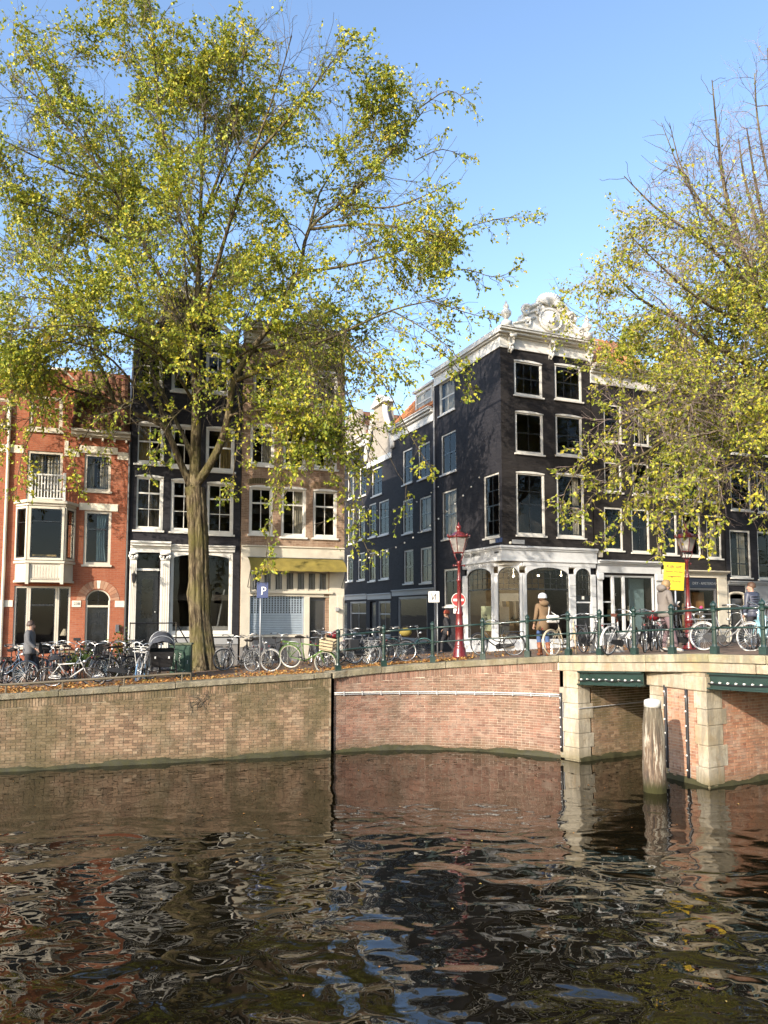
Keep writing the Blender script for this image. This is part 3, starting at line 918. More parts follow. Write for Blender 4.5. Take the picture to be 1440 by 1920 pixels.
# ------------------------------------------------------------ red brick house at left
def red_house():
    root, F, Wd = row_house('brick_house', 'red brick house with white bay window, balcony and arched black door', 'house', -52, 237, BC, A_L)
    z = F.z_at; r = F.rect
    zl, zr = z(60, 752), z(190, 820)
    door = r(159,1104,206,1243); door = (door[0], door[1], -.02, door[3])
    wins = {'fd': r(50,846,117,938), 'w2': r(158,851,208,921), 'w4': r(157,958,208,1059), 'tri': r(25,1099,131,1213), 'top': r(55,742,118,808), 'ltop': r(-30,744,20,800)}
    lw = [r(-42,850,-8,925), r(-42,958,-8,1059), r(-42,1100,-8,1200)]
    bayh = r(30,948,128,1052)
    s1 = F.s_at(122)
    holes = [door, bayh] + list(wins.values())[:4] + lw
    F.wall(0, Wd, -.4, zr, holes, M_REDBR)
    zt = wins['top'][3]+.5
    # taller left part of the front with its sloping gable
    F2 = [wins['top'], wins['ltop']]
    pk = F.s_at(78); pz = z(78, 690)
    F.wall(0, s1, zr+.002, zt, F2, M_REDBR, name='gable_wall', top=[(0, zt+.3), (pk-.9, zt+.9), (pk-.35, pz), (pk+.35, pz), (s1-.12, zt+.25), (s1, zt+.1)])
    for a, b in (((pk+.36, pz), (s1, zt+.12)), ((pk-.36, pz), (pk-.95, zt+.92))):
        F.part('gable_coping', MB().tube([(a[0],.1,a[1]),(b[0],.1,b[1])], .09, 6), M_STONEB)
    F.shell(0, Wd, -.4, zr, 8, M_REDBR)
    # tiled slope over the right half behind the gutter
    e0, e1 = s1+.02, Wd-.05
    M = F.M @ Matrix.Translation((e0, .1, zr+.1)) @ Matrix.Rotation(R(62), 4, 'X')
    F.part('roof_board', MB().add([(e0,.15,zr+.05),(e1,.15,zr+.05),(e1,1.6,zr+2.75),(e0,1.6,zr+2.75)], [(0,1,2,3)]), M_DKTILE)
    roof_tiles(root, M, e1-e0, 2.9, M_DKTILE)
    F.part('roof', MB().box(.1, e1, 1.7, 7.9, zr+.06, zr+2.6), M_REDBR)
    ch = r(87,677,137,716); F.box('chimney', M_REDBR, ch[0], ch[1], 2.2, 3.0, zr+.5, ch[3]+.35)
    F.box('chimney_cap', M_STONEB, ch[0]-.05, ch[1]+.05, 2.14, 3.06, ch[3]+.35, ch[3]+.43)
    c = F.cornice(s1+.02, Wd-.02, zr-.05, ((.05,.1),(.1,.2),(.09,.3)), M_CREAM, 'gutter')
    for i in range(5):
        x = s1+.25+i*(Wd-s1-.4)/4; F.box('bracket', M_CREAM, x-.03, x+.03, -.18, 0, zr-.16, zr-.06, c)
    # stone bands and lintels
    zb = z(180, 846), z(180, 859)
    for a, b in ((0, wins['fd'][0]-.12), (wins['fd'][1]+.1, wins['w2'][0]-.16), (wins['w2'][1]+.2, Wd-.03)):
        F.box('stone_band', M_STONEB, a, b, -.02, .05, zb[1], zb[0]+.02)
    for k in ('w2', 'w4'):
        w = wins[k]; F.box('lintel', M_STONEB, w[0]-.17, w[1]+.2, -.035, .06, w[3]+.004, w[3]+.25)
    F.box('keystone', M_STONEB, wins['fd'][1]+.04, wins['fd'][1]+.16, -.03, .05, zb[1], zb[0]+.28)
    zb2 = z(100, 1127), z(100, 1137)
    for a, b in ((0, wins['tri'][0]-.03), (wins['tri'][1]+.05, door[0]-.14), (door[1]+.14, Wd-.03)):
        F.box('stone_band', M_STONEB, a, b, -.02, .05, zb2[1]-.02, zb2[0]+.02)
    F.letters('238', F.s_at(144, 1132), z(144, 1132), .13, M_DKGREY, -.024)
    # windows
    blk = M_BLACKPAINT
    F.window(wins['fd'], 2, (.2,), M_CREAM, blk, thick=9, curt=[(.0,.45,M_CURT),(.55,1,M_CURT)], sill=0)
    F.window(wins['w2'], 2, (.22,), M_CREAM, blk, thick=9, curt=[(.0,.35,M_CURT),(.6,1,M_CURT)])
    F.window(wins['w4'], 1, (.32,), M_CREAM, blk, curt=[(.45,.95,M_CURTB,.5)])
    F.window(wins['top'], 3, (.3,), M_CREAM, M_CREAM, thick=9)
    F.window(wins['ltop'], 2, (.4,), M_CREAM, M_CREAM, thick=9)
    for w in lw: F.window(w, 1, (.35,), M_CREAM, blk)
    t = wins['tri']; k = (t[1]-t[0])
    for a, b in ((0,.25),(.25,.76),(.76,1)):
        F.window((t[0]+k*a, t[0]+k*b, t[2], t[3]), 1, (.3,) if b-a > .4 else (), M_CREAM, blk, sill=.09, fw=.06)
    F.part('lamp_shade', MB().lathe([(.16,0),(.05,.22)], 12, (t[0]+k*.9, .6, t[2]+.35)), M_CREAM)
    # bay window
    xa, xb, xc, xd = F.s_at(25), F.s_at(50), F.s_at(117), F.s_at(134)
    out = .5; zb0, zb1 = z(80, 1093), z(80, 943); zs, zh = z(80, 1052), z(80, 953)
    plan = [(xa,.0),(xb,-out),(xc,-out),(xd,.0)]
    grow = lambda e: [(xa-e,0),(xb-e*.6,-out-e),(xc+e*.6,-out-e),(xd+e,0)]
    bay = F.part('bay_window', MB().slab(plan, zb0+.05, zs-.08), M_CREAM)
    for e, a, b in ((.05, zb0, zb0+.07), (.07, zs-.1, zs-.02), (.05, zh+.02, zh+.1), (.12, zh+.1, zb1+.02)):
        F.part('moulding', MB().slab(grow(e), a, b), M_CREAM, bay, False, .008)
    n = 11
    for i in range(n):                         # boards of the apron
        x = xb+.06+(xc-xb-.12)*i/n; F.box('board', M_CREAM, x+.004, x+(xc-xb-.12)/n-.004, -out-.022, -out-.002, zb0+.14, zs-.16, bay)
    for i in range(16):
        x = xb+.05+(xc-xb-.1)*i/16; F.part('dentil', MB().prism([(x,zb0+.13),(x+.05,zb0+.13),(x+.025,zb0+.06)], -out-.05, -out-.025), M_CREAM, bay)
    for x in (xb+.02, xc-.02): F.box('corbel', M_CREAM, x-.05, x+.05, -out-.09, -out+.02, zb0-.06, zs-.12, bay)
    for p, q, cols, hz in ((plan[0],plan[1],1,(.28,)), (plan[1],plan[2],1,(.26,)), (plan[2],plan[3],1,(.28,))):
        a = math.atan2(q[1]-p[1], q[0]-p[0]); L = math.hypot(q[0]-p[0], q[1]-p[1])
        G = F.sub(p[0], p[1], a)
        G.window((0, L, zs, zh), cols, hz, M_CREAM, blk, sill=0, fw=.075, thick=9, inset=-.05, name='bay_light')
    F.part('bay_sill_board', MB().slab([(xa+.1,.05),(xb+.1,-out+.12),(xc-.1,-out+.12),(xd-.1,.05)], zs, zs+.04), M_CREAM, bay)
    for x in (xb+.35, xc-.45): F.box('yellow_cushion', M_CURTY, x-.22, x+.22, -.25, -.1, zs+.05, zs+.2, bay)
    # balcony on top of the bay
    bz0, bz1 = zb1+.02, z(80, 893)
    bal = F.part('balcony_railing', MB().box(xb+.02, xc-.02, -out+.0, -out+.06, bz1-.05, bz1).box(xb+.02, xc-.02, -out+.01, -out+.05, bz0+.06, bz0+.1), M_WHITE)
    for x in (xb+.04, xc-.04):
        F.box('newel', M_WHITE, x-.045, x+.045, -out-.02, -out+.08, bz0, bz1+.06, bal)
        F.box('side_rail', M_WHITE, x-.02, x+.02, -out+.08, -.02, bz1-.05, bz1, bal)
    n = 9
    for i in range(n):
        x = xb+.16+(xc-xb-.32)*i/(n-1); a = bz0+.1 if i % 2 else bz0+.1; b = bz1-.05
        F.box('baluster', M_WHITE, x-.017, x+.017, -out+.015, -out+.045, a, b, bal)
    for i in range(n-1):
        x = xb+.16+(xc-xb-.32)*(i+.5)/(n-1); zz = bz0+.1+(bz1-bz0-.2)*(.35 if i % 2 else .68)
        F.box('cross_bar', M_WHITE, x-.07, x+.07, -out+.018, -out+.042, zz-.016, zz+.016, bal)
    # arched front door
    dx0, dx1 = door[0], door[1]; zsp = door[3]-(dx1-dx0)/2; rise = (dx1-dx0)/2-.02
    F.part('arch_spandrel', spandrel(dx0, dx1, zsp, door[3]+.001, rise, .002, .2), M_REDBR)
    a = arch_pts(dx0-.02, dx1+.02, zsp, rise+.02, 16)
    F.part('door_surround', MB().tube([(dx0+.03,.07,-.02),(dx0+.03,.07,zsp)] + [(x*.93+(dx0+dx1)/2*.07, .07, zsp+(zz-zsp)*.93) for x, zz in a] + [(dx1-.03,.07,zsp),(dx1-.03,.07,-.02)], .045, 6), M_CREAM)
    for i in range(15):                        # voussoirs
        t0, t1 = math.pi*i/15, math.pi*(i+1)/15; c = (dx0+dx1)/2; r0, r1 = (dx1-dx0)/2+.01, (dx1-dx0)/2+.28
        ps = [(c-rr*math.cos(t), zsp+rr*math.sin(t)) for rr, t in ((r0,t0+.012),(r1,t0+.01),(r1,t1-.01),(r0,t1-.012))]
        F.part('voussoir', MB().prism(ps, -.012, .02), M_STONEB if i == 7 else M_BR_PIER)
    zt_ = z(182, 1137)
    F.box('transom', M_CREAM, dx0+.02, dx1-.02, .03, .14, zt_-.03, zt_+.04)
    F.place('fanlight', unit_box(M_GLASS), boxM(dx0+.04, dx1-.04, .09, .095, zt_+.05, door[3]-.03))
    F.part('fanlight_bars', MB().tube([((dx0+dx1)/2,.085,zt_+.05),((dx0+dx1)/2,.085,door[3]-.03)], .01, 5).tube([(dx0+.1,.085,zt_+.2),(dx1-.1,.085,zt_+.2)], .01, 5), blk)
    d = F.door((dx0+.06, dx1-.06, 0, zt_-.03), blk, ((.16,.46,.82,.92),(.54,.84,.82,.92),(.16,.46,.68,.78),(.54,.84,.68,.78),(.18,.48,.1,.6),(.54,.84,.1,.6)))
    F.box('door_step', M_PLINTH, dx0-.1, dx1+.1, -.4, .1, -.25, -.03)
    F.box('letter_slot', M_DARKMET, F.s_at(139), F.s_at(152), -.015, .02, z(145,1201), z(145,1196))
    F.box('post_box', M_DKGREY, F.s_at(217), F.s_at(224), -.12, 0, z(220,1185), z(220,1171))
    F.part('downpipe', MB().tube([(Wd-.03,-.06,zr-.1),(Wd-.03,-.06,0)], .045, 8), M_DARKMET)
    F.part('downpipe', MB().tube([(F.s_at(4),-.07,zr+1),(F.s_at(4),-.07,0)], .05, 8), M_CREAM)
red_house()

# ------------------------------------------------------------ black house with the tall door
def black_house():
    root, F, Wd = row_house('canal_house', 'black canal house with white columned doorway and large shop window behind the tree trunk', 'house', 238.5, 448, BC, A_L)
    z = F.z_at; r = F.rect
    zt = z(340, 640)
    rows = [[r(252,892,306,994), r(320,899,370,997), r(387,905,438,1002)],
            [r(254,792,308,870), r(321,798,371,877), r(386,802,440,884)],
            [r(256,655,306,722), r(322,660,372,735), r(386,664,432,738)]]
    zg = z(340, 1030)
    door = r(255,1037,298,1180); door = (door[0], door[1], .62, door[3])
    shop = r(318,1034,436,1190)
    F.wall(0, Wd, -.4, zt, [w for q in rows for w in q] + [door, shop], M_BLACKBR)
    F.shell(0, Wd, -.4, zt, 8, M_BLACKBR)
    for i, q in enumerate(rows):
        for j, w in enumerate(q):
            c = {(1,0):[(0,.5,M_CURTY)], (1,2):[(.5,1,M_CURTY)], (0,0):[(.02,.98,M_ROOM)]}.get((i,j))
            F.window(w, 2, (.3,.62) if i == 0 else (.45,), bow=.05, thick=0, curt=c)
    # neck gable
    a, b = F.s_at(292), F.s_at(392); zn = z(340, 560)
    F.part('gable', MB().prism([(.25,zt),(a-.25,zt+.5),(a,zt+.9),(a,zn),(b,zn),(b,zt+.9),(b+.25,zt+.5),(Wd-.25,zt)], .01, .35), M_BLACKBR)
    for sgn, x in ((-1,a),(1,b)):
        pts = [(x+sgn*(.75-.75*t+.16*math.sin(t*6.3)), .05, zt+.05+1.3*t) for t in [i/14 for i in range(15)]]
        F.part('gable_scroll', MB().tube(pts, [.16-.008*i for i in range(15)], 8), M_WHITE, None, True)
        F.part('gable_scroll', MB().tube([(x+sgn*(.62+.2*math.cos(t)*(1-t/14)), .0, zt+.28+.2*math.sin(t)*(1-t/14)) for t in [i*.5 for i in range(20)]], .07, 6), M_WHITE, None, True)
    F.part('pediment', MB().prism([(a-.15,zn),(b+.15,zn),(b+.1,zn+.12),((a+b)/2,zn+.5),(a-.1,zn+.12)], -.12, .4), M_WHITE)
    F.window((a+.3, b-.3, zt+.2, zt+1.3), 2, (.5,))
    F.cornice(.0, Wd, zt-.02, ((.06,.06),(.09,.14)), M_WHITE, 'string_course')
    # doorway with pilasters and entablature
    x0, x1 = F.s_at(238.8)+.02, F.s_at(322)
    z0, z1 = z(280,1036), z(280,1016)
    ent = F.cornice(x0+.02, x1-.08, z0, ((.16,.06),(.06,.1),(.09,.2),(.07,.26)), M_WHITE, 'entablature')
    for a_, b_ in ((241,254),(299,316)):
        pa, pb = F.s_at(a_), F.s_at(b_)
        p = F.box('pilaster', M_WHITE, pa, pb, -.13, 0, .0, z0-.26)
        for k in (.25,.5,.75): F.box('fluting', M_CREAM, pa+(pb-pa)*k-.012, pa+(pb-pa)*k+.012, -.138, -.13, .5, z0-.4, p, 0)
        cm = MB().box(pa-.03, pb+.03, -.17, 0, z0-.08, z0-.004).box(pa-.015, pb+.015, -.155, 0, z0-.26, z0-.19)
        for xx in (pa, pb): cm.ball((xx, -.14, z0-.14), (.06,.05,.06), 8, 6)
        for xx in (pa*.7+pb*.3, pa*.3+pb*.7): cm.ball((xx, -.15, z0-.17), (.04,.04,.06), 7, 5)
        F.part('capital', cm, M_WHITE, p, True)
        F.box('pilaster_base', M_WHITE, pa-.03, pb+.03, -.16, 0, .0, .55, p)
    zm = z(276,1068)
    F.box('door_transom', M_WHITE, door[0], door[1], .0, .16, zm-.04, zm+.04)
    F.place('fanlight', unit_box(M_GLASS), boxM(door[0]+.03, door[1]-.03, .1, .105, zm+.05, door[3]-.02))
    F.door((door[0]+.02, door[1]-.02, .62, zm-.05), M_BLACKPAINT, ((.15,.85,.06,.3),(.2,.8,.36,.94)), (.24,.76,.4,.9))
    # shop window under a shallow arch
    F.cornice(shop[0]-.06, shop[1]+.06, shop[3], ((.1,.03),(.07,.07),(.05,.12)), M_WHITE, 'shop_cornice')
    zsp = shop[3]-.28
    w = F.window(shop, 1, (), M_WHITE, M_WHITE, fw=.09, sill=.1)
    F.part('arched_head', spandrel(shop[0]+.09, shop[1]-.09, zsp, shop[3]-.08, .17, .02, .1), M_WHITE, w)
    F.box('window_seat', M_GREYPAINT, shop[0]+.1, shop[1]-.1, .3, 1.2, shop[2]-.1, shop[2]+.28)
    F.part('vase', MB().lathe([(.05,0),(.11,.1),(.1,.25),(.04,.36),(.07,.44)], 12, (shop[1]-.75,.5,shop[2]+.28)), M_DARKMET)
    F.part('leaning_frame', MB().tube([(shop[1]-.45,.45,shop[2]+.3),(shop[1]-.2,.6,shop[2]+1.6)], .03, 5), M_STEEL)
    F.box('plinth', M_GREYPAINT, shop[0]-.1, Wd-.03, -.08, .0, shop[2]-.35, shop[2]-.12)
    F.box('plinth_base', M_PLINTH, shop[0]-.1, Wd-.03, -.05, .0, -.3, shop[2]-.36)
    # stoop with iron railing
    st = F.part('stoop', MB().box(0.02, F.s_at(330), -1.15, -.01, -.3, .58), M_DKGREY)
    for i in range(3): F.box('step', M_GREYPAINT, F.s_at(330)+.004+i*.28, F.s_at(330)+.28+i*.28, -1.1, -.05, -.3, .42-.17*i, st)
    ra = F.part('stoop_railing', MB().tube([(.06,-1.1,1.55),(F.s_at(326),-1.1,1.55),(F.s_at(352),-1.1,.75)], .025, 6).tube([(.06,-1.1,1.0),(F.s_at(326),-1.1,1.0),(F.s_at(348),-1.1,.35)], .018, 6), M_BLACKPAINT)
    for x in (.08, F.s_at(326)): F.part('railing_post', MB().tube([(x,-1.1,.55),(x,-1.1,1.58)], .022, 6), M_BLACKPAINT, ra)
    F.part('railing_post', MB().tube([(F.s_at(350),-1.1,-.1),(F.s_at(350),-1.1,.82)], .022, 6), M_BLACKPAINT, ra)
    # wall lantern
    lx, lz = F.s_at(249), z(249,1085)
    la = F.part('wall_lantern', MB().lathe([(.03,-.16),(.05,-.14),(.075,.1),(.1,.12),(.02,.2),(.012,.26)], 6, (lx,-.24,lz)).tube([(lx,-.13,lz-.25),(lx,-.24,lz-.25),(lx,-.24,lz-.12)], .015, 5), M_DARKMET)
    F.box('waste_bin', M_DARKMET, F.s_at(240), F.s_at(251), -1.55, -1.2, -.1, .78)
black_house()

# ------------------------------------------------------------ brown house with the shuttered shop
def brown_house():
    root, F, Wd = row_house('canal_house', 'brown brick canal house with olive awning over a closed grey roller shutter', 'house', 449.5, 645, BC, A_L)
    z = F.z_at; r = F.rect
    zt = z(640, 664)
    rows = [[r(467,912,512,1002), r(527,915,574,1007), r(587,919,632,1009)],
            [r(469,797,515,873), r(531,803,574,878), r(589,808,632,880)],
            [r(475,697,518,754), r(532,697,574,759), r(591,697,634,763)]]
    grl = r(470,1070,616,1110); shut = r(467,1118,570,1190); door = r(580,1120,611,1200)
    door = (door[0], door[1], .12, door[3])
    F.wall(0, Wd, -.4, zt, [w for q in rows for w in q] + [grl, shut, door], M_BROWNBR)
    F.shell(0, Wd, -.4, zt, 9, M_BROWNBR)
    for i, q in enumerate(rows):
        for j, w in enumerate(q):
            F.window(w, 2 if i == 2 else 2, (.33,) if i < 2 else (.12,), bow=.06, thick=0, curt=[(.6,1,M_CURT)] if (i+j) % 2 else None)
            n = 12                              # soldier arch
            for k in range(n):
                a = w[0]-.08+(w[1]-w[0]+.16)*k/n; b = a+(w[1]-w[0]+.16)/n-.01; h = .07*(1-(2*(k+.5)/n-1)**2)
                F.box('arch_brick', M_BR_OLD, a, b, -.012, .02, w[3]+.035+h, w[3]+.24+h, None, 0)
    F.cornice(0, Wd+.02, zt-.02, ((.12,.05),(.1,.09),(.22,.04),(.08,.18),(.1,.3),(.06,.36)), M_CREAM, 'cornice')
    F.part('parapet', MB().box(.02, Wd-.02, .12, .5, zt+.62, zt+.95), M_LEAD)
    for x in (F.s_at(525, 790), F.s_at(583, 795)): F.box('wall_anchor', M_DARKMET, x-.03, x+.03, -.04, 0, z(550,790), z(550,765))
    # cream shopfront
    f0, f1 = z(545,1047), z(545,1027)
    front = F.cornice(.02, Wd-.005, f0, ((f1-f0,.05),(.05,.1)), M_CREAM, 'fascia')
    xg = F.s_at(643)
    for a, b in ((0.02, grl[0]-.02), (F.s_at(617), Wd-.003)): F.box('shop_pier', M_CREAM, a, b, -.045, 0, .55 if a < .5 else .1, f0-.004)
    F.box('shop_pier_panel', M_CREAM, F.s_at(632), Wd-.06, -.075, -.045, .3, z(640,1118))
    F.box('shop_beam', M_CREAM, grl[0]-.02, xg-.75, -.05, 0, shut[3]+.002, grl[2]-.002)
    F.box('shop_beam_ledge', M_CREAM, grl[0]-.05, F.s_at(623), -.13, 0, shut[3]+.1, shut[3]+.18)
    F.box('shop_mullion', M_CREAM, shut[1]+.003, door[0]-.003, -.045, .05, .1, shut[3])
    F.box('door_head', M_CREAM, door[0], F.s_at(617), -.043, 0, door[3]+.001, shut[3]-.002)
    k = (grl[1]-grl[0])/7
    for i in range(7):
        w = F.window((grl[0]+k*i, grl[0]+k*(i+1), grl[2], grl[3]), 1, (), M_CREAM, M_CREAM, fw=.05, sill=0, inset=.0, name='transom_light')
        for j in range(5):
            xx = grl[0]+k*i+.07+(k-.14)*(j+.5)/5
            F.part('grille_bar', MB().tube([(xx,.03,grl[2]+.06),(xx,.03,grl[3]-.05)], .008, 4), M_STEEL, w)
    # roller shutter of slats, the upper ones pierced
    sh = F.part('roller_shutter', MB().box(shut[0], shut[0]+.06, .03, .12, shut[2], shut[3]).box(shut[1]-.06, shut[1], .03, .12, shut[2], shut[3]), M_SHUT)
    n = 22; hs = (shut[3]-shut[2])/n
    for i in range(n):
        za = shut[2]+i*hs
        if i < n*.52:
            F.part('slat', MB().prism([(0,0)]*0 or [(shut[0]+.06,za+.004),(shut[1]-.06,za+.004),(shut[1]-.06,za+hs-.004),(shut[0]+.06,za+hs-.004)], .05+.006*(i%2), .08), M_SHUT, sh, False, .01)
        else:
            mb = MB().box(shut[0]+.06, shut[1]-.06, .05, .08, za+.002, za+hs*.36); m = 18; w = (shut[1]-shut[0]-.12)/m
            for j in range(m+1):
                xx = shut[0]+.06+w*j; mb.box(max(shut[0]+.06, xx-w*.2), min(shut[1]-.06, xx+w*.2), .052, .078, za+hs*.36, za+hs-.002)
            F.part('slat', mb, M_SHUT, sh)
    F.box('shutter_void', M_INK, shut[0]+.05, shut[1]-.05, .16, .2, shut[2], shut[3])  # black sheet standing for the shade behind the pierced slats
    F.box('shop_sill', M_CREAM, shut[0]-.06, shut[1]+.08, -.1, .05, shut[2]-.09, shut[2]-.003)
    F.box('plinth', M_PLINTH, .02, door[0]-.05, -.03, .0, -.3, shut[2]-.1)
    F.door((door[0]+.01, door[1]-.01, .12, door[3]-.02), M_DKGREY, (), (.08,.92,.05,.95))
    # awning
    x0, x1 = F.s_at(462), F.s_at(640)
    za, zb = z(550,1046), z(550,1070)
    aw = F.part('awning', MB().prism([(0,0)]*0 or [(x0,za-.02),(x1,za-.02),(x1,za),(x0,za)], -.16, -.06), M_STEEL)
    n = 14; v = []; f = []
    for i in range(n+1):
        x = x0+(x1-x0)*i/n; sag = .02*math.sin(i*1.9)
        v += [(x,-.12,za-.03),(x,-.45,za-.16-sag),(x,-.72,zb+.05-sag),(x,-.73,zb-.06+.01*math.sin(i*2.4))]
    for i in range(n):
        for kk in range(3): f.append((i*4+kk, i*4+kk+1, i*4+5+kk, i*4+4+kk))
    F.part('awning_cloth', MB().add(v, f), M_OLIVE, aw, True)
    for x in (x0+.02, x1-.02): F.part('awning_arm', MB().tube([(x,-.7,zb+.02),(x+(.0),-.06,zb-.62)], .014, 5), M_DARKMET, aw)
    F.box('lamp_box', M_GREYPAINT, F.s_at(627), F.s_at(633), -.2, -.08, z(630,1146), z(630,1139))
brown_house()

# ------------------------------------------------------------ big black corner house
def corner_house():
    A_S = A_M - math.pi/2
    p = CC; m = p + dM*2
    root = empty('corner_house', (p.x, p.y, gz(m.x, m.y)-.05), A_M, 'tall black corner house with white crested gable and white arched shopfront', 'house')
    F = Facade(root, p, A_M); S = Facade(root, p, A_S)        # street front, side front (s runs towards the corner)
    z = F.z_at; r = F.rect
    Wd = F.s_at(1116); Ls = -S.s_at(816)
    zt = z(944, 651)
    rows = [[r(968,886,1022,1004), r(1044,889,1096,1008)], [r(966,773,1019,851), r(1042,779,1092,855)], [r(964,678,1017,743), r(1040,685,1091,751)]]
    band0, band1 = z(946,1049), z(946,1023)
    F.wall(0, Wd, band0-.02, zt, [w for q in rows for w in q], M_BLACKBR2)
    sz = S.z_at
    srow = [S.rect(907,889,936,1008), S.rect(829,919,856,1010), S.rect(827,811,855,887), S.rect(823,710,852,774)]
    srow = [(a, min(b, -.12), c, d) for a, b, c, d in srow]
    S.wall(-Ls, 0, band0-.02, zt, srow, M_BLACKBR)
    sg = S.rect(832,1066,862,1137)
    lo = S.s_at(872)
    S.wall(-Ls, lo, -.4, band0-.02, [sg], M_BLACKBR, name='lower_wall')
    # body behind
    dpt = Ls
    mb = MB().box(Wd-.2, Wd-.006, .01, dpt, -.4, zt-.01).box(.2, Wd-.2, dpt-.2, dpt-.006, -.4, zt-.01)
    F.part('side_wall', mb, M_BLACKBR)
    mb = MB().box(2.2, 2.3, 2.3, dpt-.2, band0, zt-.05).box(2.2, Wd-.2, 2.2, 2.3, band0, zt-.05)
    for zz in (band0+.05, (rows[0][0][3]+rows[1][0][2])/2, (rows[1][0][3]+rows[2][0][2])/2, zt-.12): mb.box(.25, Wd-.21, .25, dpt-.21, zz-.1, zz+.05)
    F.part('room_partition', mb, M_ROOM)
    F.part('roof_deck', MB().box(.1, Wd-.1, .1, dpt-.1, zt, zt+.1), M_LEAD)
    for i, q in enumerate(rows):
        for j, w in enumerate(q):
            F.window(w, 3 if i == 2 else 2, (.5,) if i else (.28,.5), bow=.05, smat=M_BLACKPAINT, fw=.1, thick=0 if i else 1, curt=[(.72,1,M_CURT)] if (i, j) == (0,1) else None)
    S.window(srow[0], 2, (.25,.5,.75), bow=.0, smat=M_BLACKPAINT, fw=.07)
    S.window(srow[1], 2, (.5,), smat=M_BLACKPAINT, fw=.07, curt=[(.05,.95,M_CURT)])
    S.window(srow[2], 2, (.5,), smat=M_BLACKPAINT, fw=.07)
    S.window(srow[3], 2, (.5,), smat=M_WHITE, fw=.07, curt=[(.05,.95,M_CURT)])
    S.window(sg, 2, (.3,), smat=M_BLACKPAINT, fw=.08)
    # main cornice wrapping both fronts
    steps = ((.10,.06),(.36,.03),(.07,.14),(.10,.30),(.08,.42),(.04,.46))
    mb = MB(); zz = zt-.02
    for i, (h, pr) in enumerate(steps):
        ps = min(pr, .22)
        mb.slab([(-ps,-pr),(Wd+.1,-pr),(Wd+.1,.1),(.1,.1),(.1,Ls-.02),(-ps,Ls-.02)], zz, zz+h-.001); zz += h
    ztop = zz
    F.part('cornice', mb, M_WHITE, None, False, .01)
    for x in (F.s_at(955,660), F.s_at(1031,660), F.s_at(1102,660)):
        b = MB(); w = .12
        prof = [(-.36,.52),(-.34,.40),(-.22,.30),(-.24,.18),(-.12,.05),(-.13,-.08),(-.03,-.20)]
        n = len(prof)
        v = [(x-w*(1-.07*i), y, zt+q) for i, (y, q) in enumerate(prof)] + [(x+w*(1-.07*i), y, zt+q) for i, (y, q) in enumerate(prof)] + [(x-w,0,zt+.52),(x+w,0,zt+.52),(x-w*.5,0,zt-.22),(x+w*.5,0,zt-.22)]
        f = [(i, i+1, n+i+1, n+i) for i in range(n-1)] + [(2*n, *range(0,n), 2*n+2), (2*n+1, 2*n+3, *range(2*n-1, n-1, -1)), (0,2*n,2*n+1,n)]
        b.add(v, f)
        b.tube([(x-w-.02,-.3,zt+.42),(x+w+.02,-.3,zt+.42)], .075, 8).tube([(x-w*.9,-.17,zt+.1),(x+w*.9,-.17,zt+.1)], .055, 8)
        for k in range(3): b.ball((x+(k-1)*.06, -.15, zt-.02-.06*(k==1)), (.05,.06,.12), 6, 5)
        F.part('bracket', b, M_WHITE, None, True)
    # crest: stepped plinth, scrolls, oval shield with a mask, shell plume, corner finials
    def P(px, py): s_, z_ = on_plane(px, py, F.p0, F.ang); return s_, z_-F.zb
    base = [P(950,612),P(974,604),P(978,590),P(990,581),P(1005,573),P(1016,563),P(1040,563),P(1056,576),P(1067,592),P(1075,608),P(1090,622),P(1104,638)]
    zl = ztop-.01
    poly = [(x, max(q, zl+.05)) for x, q in base]
    crest = F.part('crest', MB().prism([(poly[0][0], zl)] + poly + [(poly[-1][0], zl)], -.12, .28), M_WHITE, None, False, .02)
    c = P(1027, 603)
    mb = MB().ball((c[0], -.16, c[1]), (.50,.14,.42), 20, 10); F.part('oval_shield', mb, M_WHITE, crest, True)
    mb = MB().tube([(c[0]+.52*math.cos(t), -.2, c[1]+.44*math.sin(t)) for t in [i*2*math.pi/24 for i in range(24)]], .06, 6, closed=True)
    F.part('shield_rim', mb, M_WHITE, crest, True)
    mb = MB().ball((c[0], -.3, c[1]+.02), (.17,.12,.22), 10, 8).ball((c[0], -.41, c[1]), (.04,.05,.08), 6, 5)
    for sx in (-1, 1): mb.ball((c[0]+sx*.08, -.39, c[1]+.07), (.045,.03,.03), 6, 4).ball((c[0]+sx*.17, -.3, c[1]-.06), (.07,.07,.13), 6, 5)
    mb.ball((c[0], -.38, c[1]-.12), (.08,.05,.035), 6, 4)
    F.part('mask', mb, M_WHITE, crest, True)
    def scroll(pts, r, nm='scrollwork', y=-.16): F.part(nm, MB().tube([(x, y-.02*math.sin(i), q) for i, (x, q) in enumerate(pts)], r, 8), M_WHITE, crest, True)
    def spiral(cx, cz, r0, turns, sgn, a0, rr): 
        n = int(14*turns); scroll([(cx+sgn*(r0*(1-.8*i/n))*math.cos(a0+2*math.pi*turns*i/n), cz+(r0*(1-.8*i/n))*math.sin(a0+2*math.pi*turns*i/n)) for i in range(n+1)], [rr*(1-.5*i/n) for i in range(n+1)])
    L_, R_ = P(983,585), P(1068,600)
    spiral(L_[0], L_[1], .24, 1.4, 1, .5, .09); spiral(R_[0], R_[1], .24, 1.4, -1, .5, .09)
    spiral(P(1008,585)[0], P(1008,585)[1], .2, 1.3, -1, 2.0, .08); spiral(P(1048,580)[0], P(1048,580)[1], .2, 1.3, 1, 2.0, .08)
    spiral(P(985,603)[0], P(985,607)[1], .17, 1.2, -1, 1.0, .07); spiral(P(1085,622)[0], P(1085,626)[1], .16, 1.2, 1, 1.0, .06)
    tp = P(1028, 562)
    rnd = random.Random(3)
